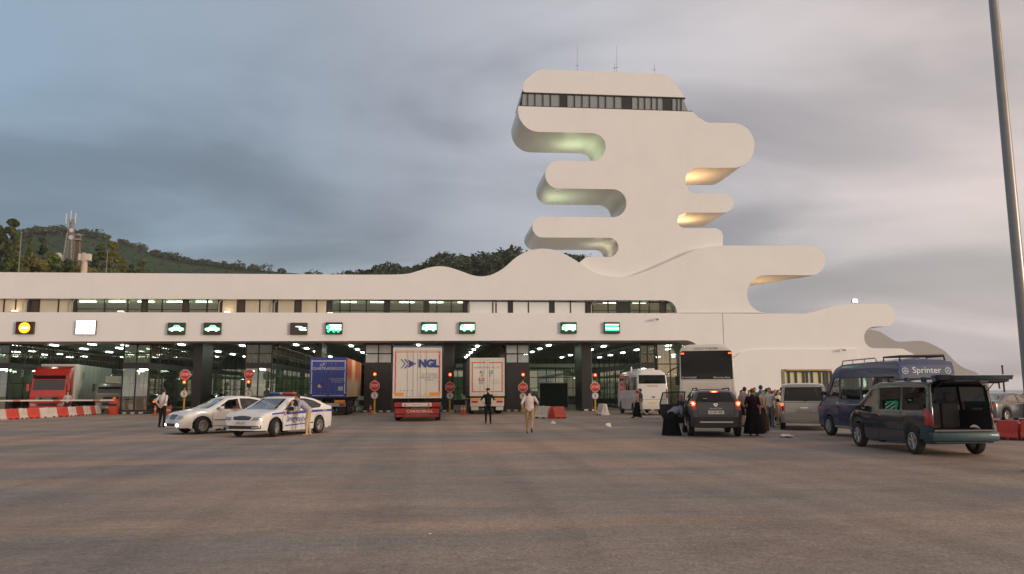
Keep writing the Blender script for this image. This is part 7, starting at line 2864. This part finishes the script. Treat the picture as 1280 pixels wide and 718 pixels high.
    # eyes and mouth
    for yv in (.032, -.032):
        n0 = len(bm.faces)
        ball(bm, hc + HR @ V((.083, yv, .012)), .010, .013, .008, 1)
        for f in list(bm.faces)[n0:]:
            f.material_index = 4
    n0 = len(bm.faces)
    ball(bm, hc + HR @ V((.088, 0, -.062)), .006, .022, .005, 1)
    for f in list(bm.faces)[n0:]:
        f.material_index = 5
    bmesh.ops.scale(bm, verts=bm.verts, vec=(k, k, k))
    me = bpy.data.meshes.new('body')
    bm.to_mesh(me)
    bm.free()
    for m in (shirt, pants, skin or SKIN, shoes or mat('shoe_black', (0.02, 0.018, 0.017), .5), mat('eye_dark', (0.02, 0.015, 0.012), .2), mat('lip', (0.34, 0.12, 0.09), .5)):
        me.materials.append(m)
    link('body', me, t)
    # hair: shell over the skull, open at the face
    bm = bmesh.new()
    bmesh.ops.create_icosphere(bm, subdivisions=3, radius=1.0)
    cutz = -.45 if not hairlong else -1.2
    dele = [v for v in bm.verts if (v.co.x > .35 and v.co.z < .38) or v.co.z < (-.55 if v.co.x < 0 else -.10)]
    bmesh.ops.delete(bm, geom=dele, context='VERTS')
    for v in bm.verts:
        n = 1 + .05 * mnoise.noise(v.co * 5 + Vector((len(label), 1, 0)))
        q = V((v.co.x * .106, v.co.y * .089, v.co.z * .118)) * n
        if hairlong and v.co.x < .1 and v.co.z < .1:
            q.z -= (.1 - v.co.z) * .22
            q.x -= .01
        v.co = (hc + HR @ (q + V((-.006, 0, .026)))) * k
    g = bmesh.ops.extrude_face_region(bm, geom=bm.faces[:])
    for v in g['geom']:
        if isinstance(v, bmesh.types.BMVert):
            v.co = hc * k + (v.co - hc * k) * .9
    part('hair' if not scarf else 'headscarf', bm, scarf or hair or HAIR, t, 60)
    if cap:
        bm = bmesh.new()
        lathe(bm, [(.100, .045), (.104, .09), (.085, .135), (.01, .145)], 'Z', 18)
        f0 = bm.verts[:]
        ring_tube(bm, [(V((.085, 0, .055)), V((1, 0, 0)), V((0, 1, 0)), .085, .080), (V((.085, 0, .066)), V((1, 0, 0)), V((0, 1, 0)), .083, .078)], 16)
        for v in bm.verts:
            v.co = (hc + HR @ v.co) * k
        part('cap', bm, cap, t, 40)
    if skirt:
        m, top, bot, rt, rb = skirt
        bm = bmesh.new()
        rings = []
        n = 40
        for j in range(9):
            f = j / 8
            z = top + (bot - top) * f
            ctr = hip + V((0, 0, z - .94)) if z < .96 else up((0, 0, z))
            mid = (V(pz['al']) + V(pz['ar'])) / 2
            ctr.x += (mid.x - hip.x) * max(0, f - .15) * .9
            ctr.y += (mid.y - hip.y) * max(0, f - .15) * .9
            rr = rt + (rb - rt) * f ** .8
            rings.append([bm.verts.new((ctr + V((math.cos(a) * rr * .84 * (1 + .11 * f * math.sin(a * 7 + j * .15) + .07 * f * math.sin(a * 11)), math.sin(a) * rr * (1 + .11 * f * math.sin(a * 7 + j * .15)), 0))) * k) for a in [2 * math.pi * q / n for q in range(n)]])
        for a, b2 in zip(rings, rings[1:]):
            for q in range(n):
                bm.faces.new((a[q], a[(q + 1) % n], b2[(q + 1) % n], b2[q]))
        part('skirt', bm, m, t, 60)
    return t


def walk(px, py, phi, **kw):
    return dict(loc=gp(px, py), rotz=cam2w(phi), **kw)


C_ = lambda n, c, c2=None, s=0: shirt_mat('cloth_' + n, c, c2, s)
WHITE_S = C_('white_shirt', (0.62, 0.56, 0.54))
PINKW = C_('pale_pink_shirt', (0.68, 0.56, 0.52))
DARKT = C_('dark_trousers', (0.022, 0.022, 0.026))
BEIGE = C_('beige_trousers', (0.46, 0.31, 0.18))
BLACKC = C_('black_cloth', (0.011, 0.010, 0.012))
BLACKU = C_('black_uniform', (0.010, 0.011, 0.014))
BROWNSH = mat('shoe_brown', (0.07, 0.04, 0.025), .5)

person('man in a white shirt and dark trousers, hands clasped behind his back', shirt=WHITE_S, pants=DARKT, H=1.80, build=1.12, **walk(202, 534.5, 12),
       pose=dict(el=(-.16, .27, 1.16), wl=(-.19, .06, .96), er=(-.16, -.27, 1.16), wr=(-.19, -.05, .98), head=6))
person('man in a pale shirt standing by the red truck behind the striped barrier', shirt=C_('grey_white_shirt', (0.52, 0.50, 0.50), (0.40, 0.36, 0.38), 2), pants=C_('navy_trousers', (0.03, 0.035, 0.07)), H=1.74, **walk(83, 518.3, 150),
       pose=dict(el=(.05, .27, 1.16), wl=(.22, .12, 1.05)))
person('officer in black uniform and cap facing the camera, hands at his hips', shirt=BLACKU, pants=BLACKU, cap=BLACKU, H=1.76, **walk(610, 530, 172),
       pose=dict(el=(-.12, .34, 1.17), wl=(.02, .20, .98), er=(-.12, -.34, 1.17), wr=(.02, -.20, .98), al=(.06, .12, .09), kl=(.05, .11, .5), ar=(-.08, -.10, .09), kr=(-.02, -.10, .5)))
person('man in a pale shirt and beige trousers walking away across the apron', shirt=PINKW, pants=BEIGE, shoes=BROWNSH, H=1.70, build=1.12, **walk(662, 542.5, 4),
       pose=dict(lean=5, el=(-.12, .30, 1.17), wl=(.06, .28, .96), er=(-.14, -.33, 1.20), wr=(.08, -.32, 1.02), kl=(.10, .10, .52), al=(.10, .09, .10), kr=(.02, -.10, .50), ar=(-.30, -.09, .24), toe=((1, .1, 0), (.7, -.1, -.7))))
# man leaning at the police car's window
pm_ = Matrix.Translation(POL_LOC) @ Matrix.Rotation(POL_RZ, 4, 'Z')
person('man in a checked shirt and beige trousers bending to the police car window', shirt=C_('checked_shirt', (0.56, 0.52, 0.56), (0.20, 0.20, 0.34), 2), pants=C_('light_trousers', (0.56, 0.42, 0.28)), shoes=C_('sandal', (0.45, 0.28, 0.18)), H=1.74, build=1.06,
       loc=(pm_ @ Vector((.55, 1.58, 0))), rotz=POL_RZ - R(90) + R(35),
       pose=dict(lean=47, head=-18, el=(.26, .25, 1.22), wl=(.42, .16, 1.34), er=(.26, -.25, 1.22), wr=(.42, -.14, 1.36), kl=(.02, .10, .50), al=(.0, .11, .09), kr=(-.04, -.10, .50), ar=(-.12, -.10, .09), hips=(-.06, 0, .93)))
mm_ = Matrix.Translation(MERC_LOC) @ Matrix.Rotation(MERC_RZ, 4, 'Z')
SEATED = dict(kl=(.42, .14, .90), al=(.72, .14, .52), kr=(.42, -.14, .90), ar=(.72, -.14, .52), hips=(0, 0, .90))
person('driver in a pinkish shirt leaning an arm out of the white saloon', shirt=C_('dusty_pink_shirt', (0.36, 0.20, 0.20)), pants=DARKT, H=1.72, loc=mm_ @ Vector((-.02, .52, -.33)), rotz=MERC_RZ + R(18),
       pose=dict(SEATED, turn=28, lean=-6, el=(.18, .36, 1.27), wl=(.40, .28, 1.27)))
person('officer in a white shirt at the wheel of the police car', shirt=C_('officer_white', (0.62, 0.60, 0.58)), pants=DARKT, H=1.72, loc=pm_ @ Vector((-.02, .44, -.33)), rotz=POL_RZ + R(10),
       pose=dict(SEATED, turn=20, el=(.12, .30, 1.20), wl=(.36, .22, 1.20)))
# couple by the minibus
person('woman in a pink top and long dark skirt walking left past the minibus', shirt=C_('peach_top', (0.58, 0.38, 0.28)), pants=BLACKC, H=1.62, scarf=C_('plum_scarf', (0.16, 0.05, 0.07)), skirt=(BLACKC, 1.02, .10, .17, .27), **walk(797, 523, -78),
       pose=dict(kl=(.16, .09, .52), al=(.26, .09, .10), kr=(.0, -.09, .5), ar=(-.22, -.09, .13), el=(.02, .25, 1.16), wl=(.20, .20, 1.05)))
person('man in dark shirt and white trousers walking beside the woman in the pink top', shirt=C_('slate_shirt', (0.10, 0.10, 0.12)), pants=C_('white_trousers', (0.58, 0.54, 0.50)), H=1.74, **walk(801.5, 521.5, -80),
       pose=dict(kl=(.14, .10, .52), al=(.24, .10, .10), kr=(-.05, -.10, .5), ar=(-.34, -.10, .17)))
# woman bending into the off-road car
sm_ = Matrix.Translation(SUV_LOC) @ Matrix.Rotation(SUV_RZ, 4, 'Z')
person('woman in a blue-grey top and wide black skirt bending into the open car door', shirt=C_('blue_grey_top', (0.19, 0.22, 0.27)), pants=BLACKC, H=1.66, scarf=C_('dark_scarf', (0.03, 0.03, 0.04)), sleeve='long', build=1.25, skirt=(BLACKC, 1.0, .07, .24, .42),
       loc=sm_ @ Vector((-.95, 1.42, 0)), rotz=SUV_RZ - R(52),
       pose=dict(lean=62, head=-10, hips=(-.12, 0, .78), el=(.14, .26, 1.24), wl=(.30, .18, 1.40), er=(.14, -.26, 1.24), wr=(.30, -.18, 1.40), kl=(.12, .12, .44), al=(-.02, .14, .09), kr=(.12, -.12, .44), ar=(-.16, -.16, .09)))
# women and the waiting crowd
person('woman in a long black dress standing right of the dark off-road car', shirt=C_('black_wine_top', (0.030, 0.012, 0.020)), pants=BLACKC, H=1.68, hair=mat('hair_auburn', (0.14, 0.05, 0.025), .6), sleeve='short', build=1.1, skirt=(BLACKC, 1.06, .08, .18, .36), **walk(942.5, 545, 20),
       pose=dict(el=(.02, .27, 1.16), wl=(.16, .14, 1.02), head=14))
person('woman in a patterned shawl and black skirt close behind the long black dress', shirt=C_('patterned_top', (0.50, 0.26, 0.24), (0.66, 0.44, 0.30), 2), pants=BLACKC, H=1.64, scarf=C_('violet_scarf', (0.20, 0.15, 0.38)), skirt=(C_('brown_skirt', (0.05, 0.035, 0.035)), 1.02, .07, .18, .33), **walk(952.5, 541, 70), pose=dict(head=10, el=(.04, .26, 1.16), wl=(.2, .1, 1.1)))
CROWD = 'people waiting beside the coach'
for px, py, phi, lab, sh, pa, kw in (
    (932.5, 533.5, 35, 'man in a grey shirt and dark shorts, leftmost of the waiting crowd', (0.34, 0.32, 0.31), (0.03, 0.025, 0.03), dict(shorts=True, H=1.76)),
    (938.5, 531, 200, 'woman in a red-brown dress behind the man in dark shorts', (0.40, 0.14, 0.08), (0.30, 0.10, 0.06), dict(H=1.62, hairlong=True, hair=mat('hair_auburn', (0.14, 0.05, 0.025), .6), skirt=(C_('rust_skirt', (0.32, 0.10, 0.06)), 1.0, .45, .17, .25))),
    (953, 533, 25, 'tall man in a green shirt in the middle of the waiting crowd', (0.02, 0.30, 0.20), (0.24, 0.22, 0.18), dict(H=1.84)),
    (945, 529.5, 190, 'man in an orange top deep in the waiting crowd', (0.60, 0.24, 0.10), (0.10, 0.08, 0.08), dict(H=1.74)),
    (960.5, 532.5, 30, 'man in a peach shirt right of the green shirt', (0.66, 0.40, 0.28), (0.10, 0.11, 0.15), dict(H=1.70)),
    (966.5, 530, -60, 'boy in a white shirt and blue shorts in the waiting crowd', (0.60, 0.58, 0.56), (0.06, 0.24, 0.56), dict(H=1.58)),
    (971, 529.5, 40, 'woman in an orange headscarf and striped black dress at the right of the crowd', (0.05, 0.04, 0.04), (0.02, 0.02, 0.02), dict(H=1.64, scarf=C_('orange_scarf', (0.58, 0.28, 0.14)), skirt=(C_('striped_dress', (0.016, 0.016, 0.018)), 1.02, .12, .18, .32))),
    (957.5, 529, 170, 'woman in a salmon blouse half hidden behind the peach shirt', (0.62, 0.30, 0.22), (0.3, 0.2, 0.16), dict(H=1.62, hairlong=True)),
    (974.5, 531.5, 160, 'woman in a cream blouse and tan skirt right of the orange headscarf', (0.64, 0.52, 0.42), (0.40, 0.28, 0.18), dict(H=1.62, hairlong=True, skirt=(C_('tan_skirt', (0.42, 0.28, 0.18)), 1.0, .40, .17, .24))),
    (963.5, 534, 195, 'man in a white shirt and grey trousers at the front right of the crowd', (0.66, 0.60, 0.56), (0.22, 0.20, 0.19), dict(H=1.72)),
    (928.5, 530.5, 150, 'woman in a coral top and jeans at the left behind the dark shorts', (0.62, 0.26, 0.18), (0.10, 0.14, 0.24), dict(H=1.62, hairlong=True)),
    (979, 528, 20, 'man in a maroon top beside the silver van, arm raised', (0.10, 0.03, 0.035), (0.03, 0.03, 0.035), dict(H=1.76, pose=dict(el=(.06, .34, 1.36), wl=(.16, .40, 1.52)))),
):
    n = 'c%d' % px
    person(lab, shirt=C_(n + 's', sh), pants=C_(n + 'p', pa), group=CROWD, **walk(px, py, phi), **kw)
g_ = hx(278, 68)
person('officer in dark uniform standing deep in the lane behind the white saloon', loc=(g_, 68, 0), rotz=cam2w(170), shirt=BLACKU, pants=BLACKU, cap=BLACKU, H=1.78)

# ------------------------------------------------------------------ evening haze over the bay and hills
hm = bpy.data.materials.new('haze_air')
hm.use_nodes = True
hm.node_tree.nodes.clear()
ho = nd(hm.node_tree, 'ShaderNodeOutputMaterial')
hv = nd(hm.node_tree, 'ShaderNodeVolumePrincipled', Color=(0.90, 0.94, 1.0, 1), Density=0.00013, Anisotropy=0.0)
hm.node_tree.links.new(hv.outputs[0], ho.inputs['Volume'])
part('haze', bbox(-2050, 2550, -420, 2550, -3.2, 170), hm, kind='stuff')
sc.cycles.volume_bounces = 1
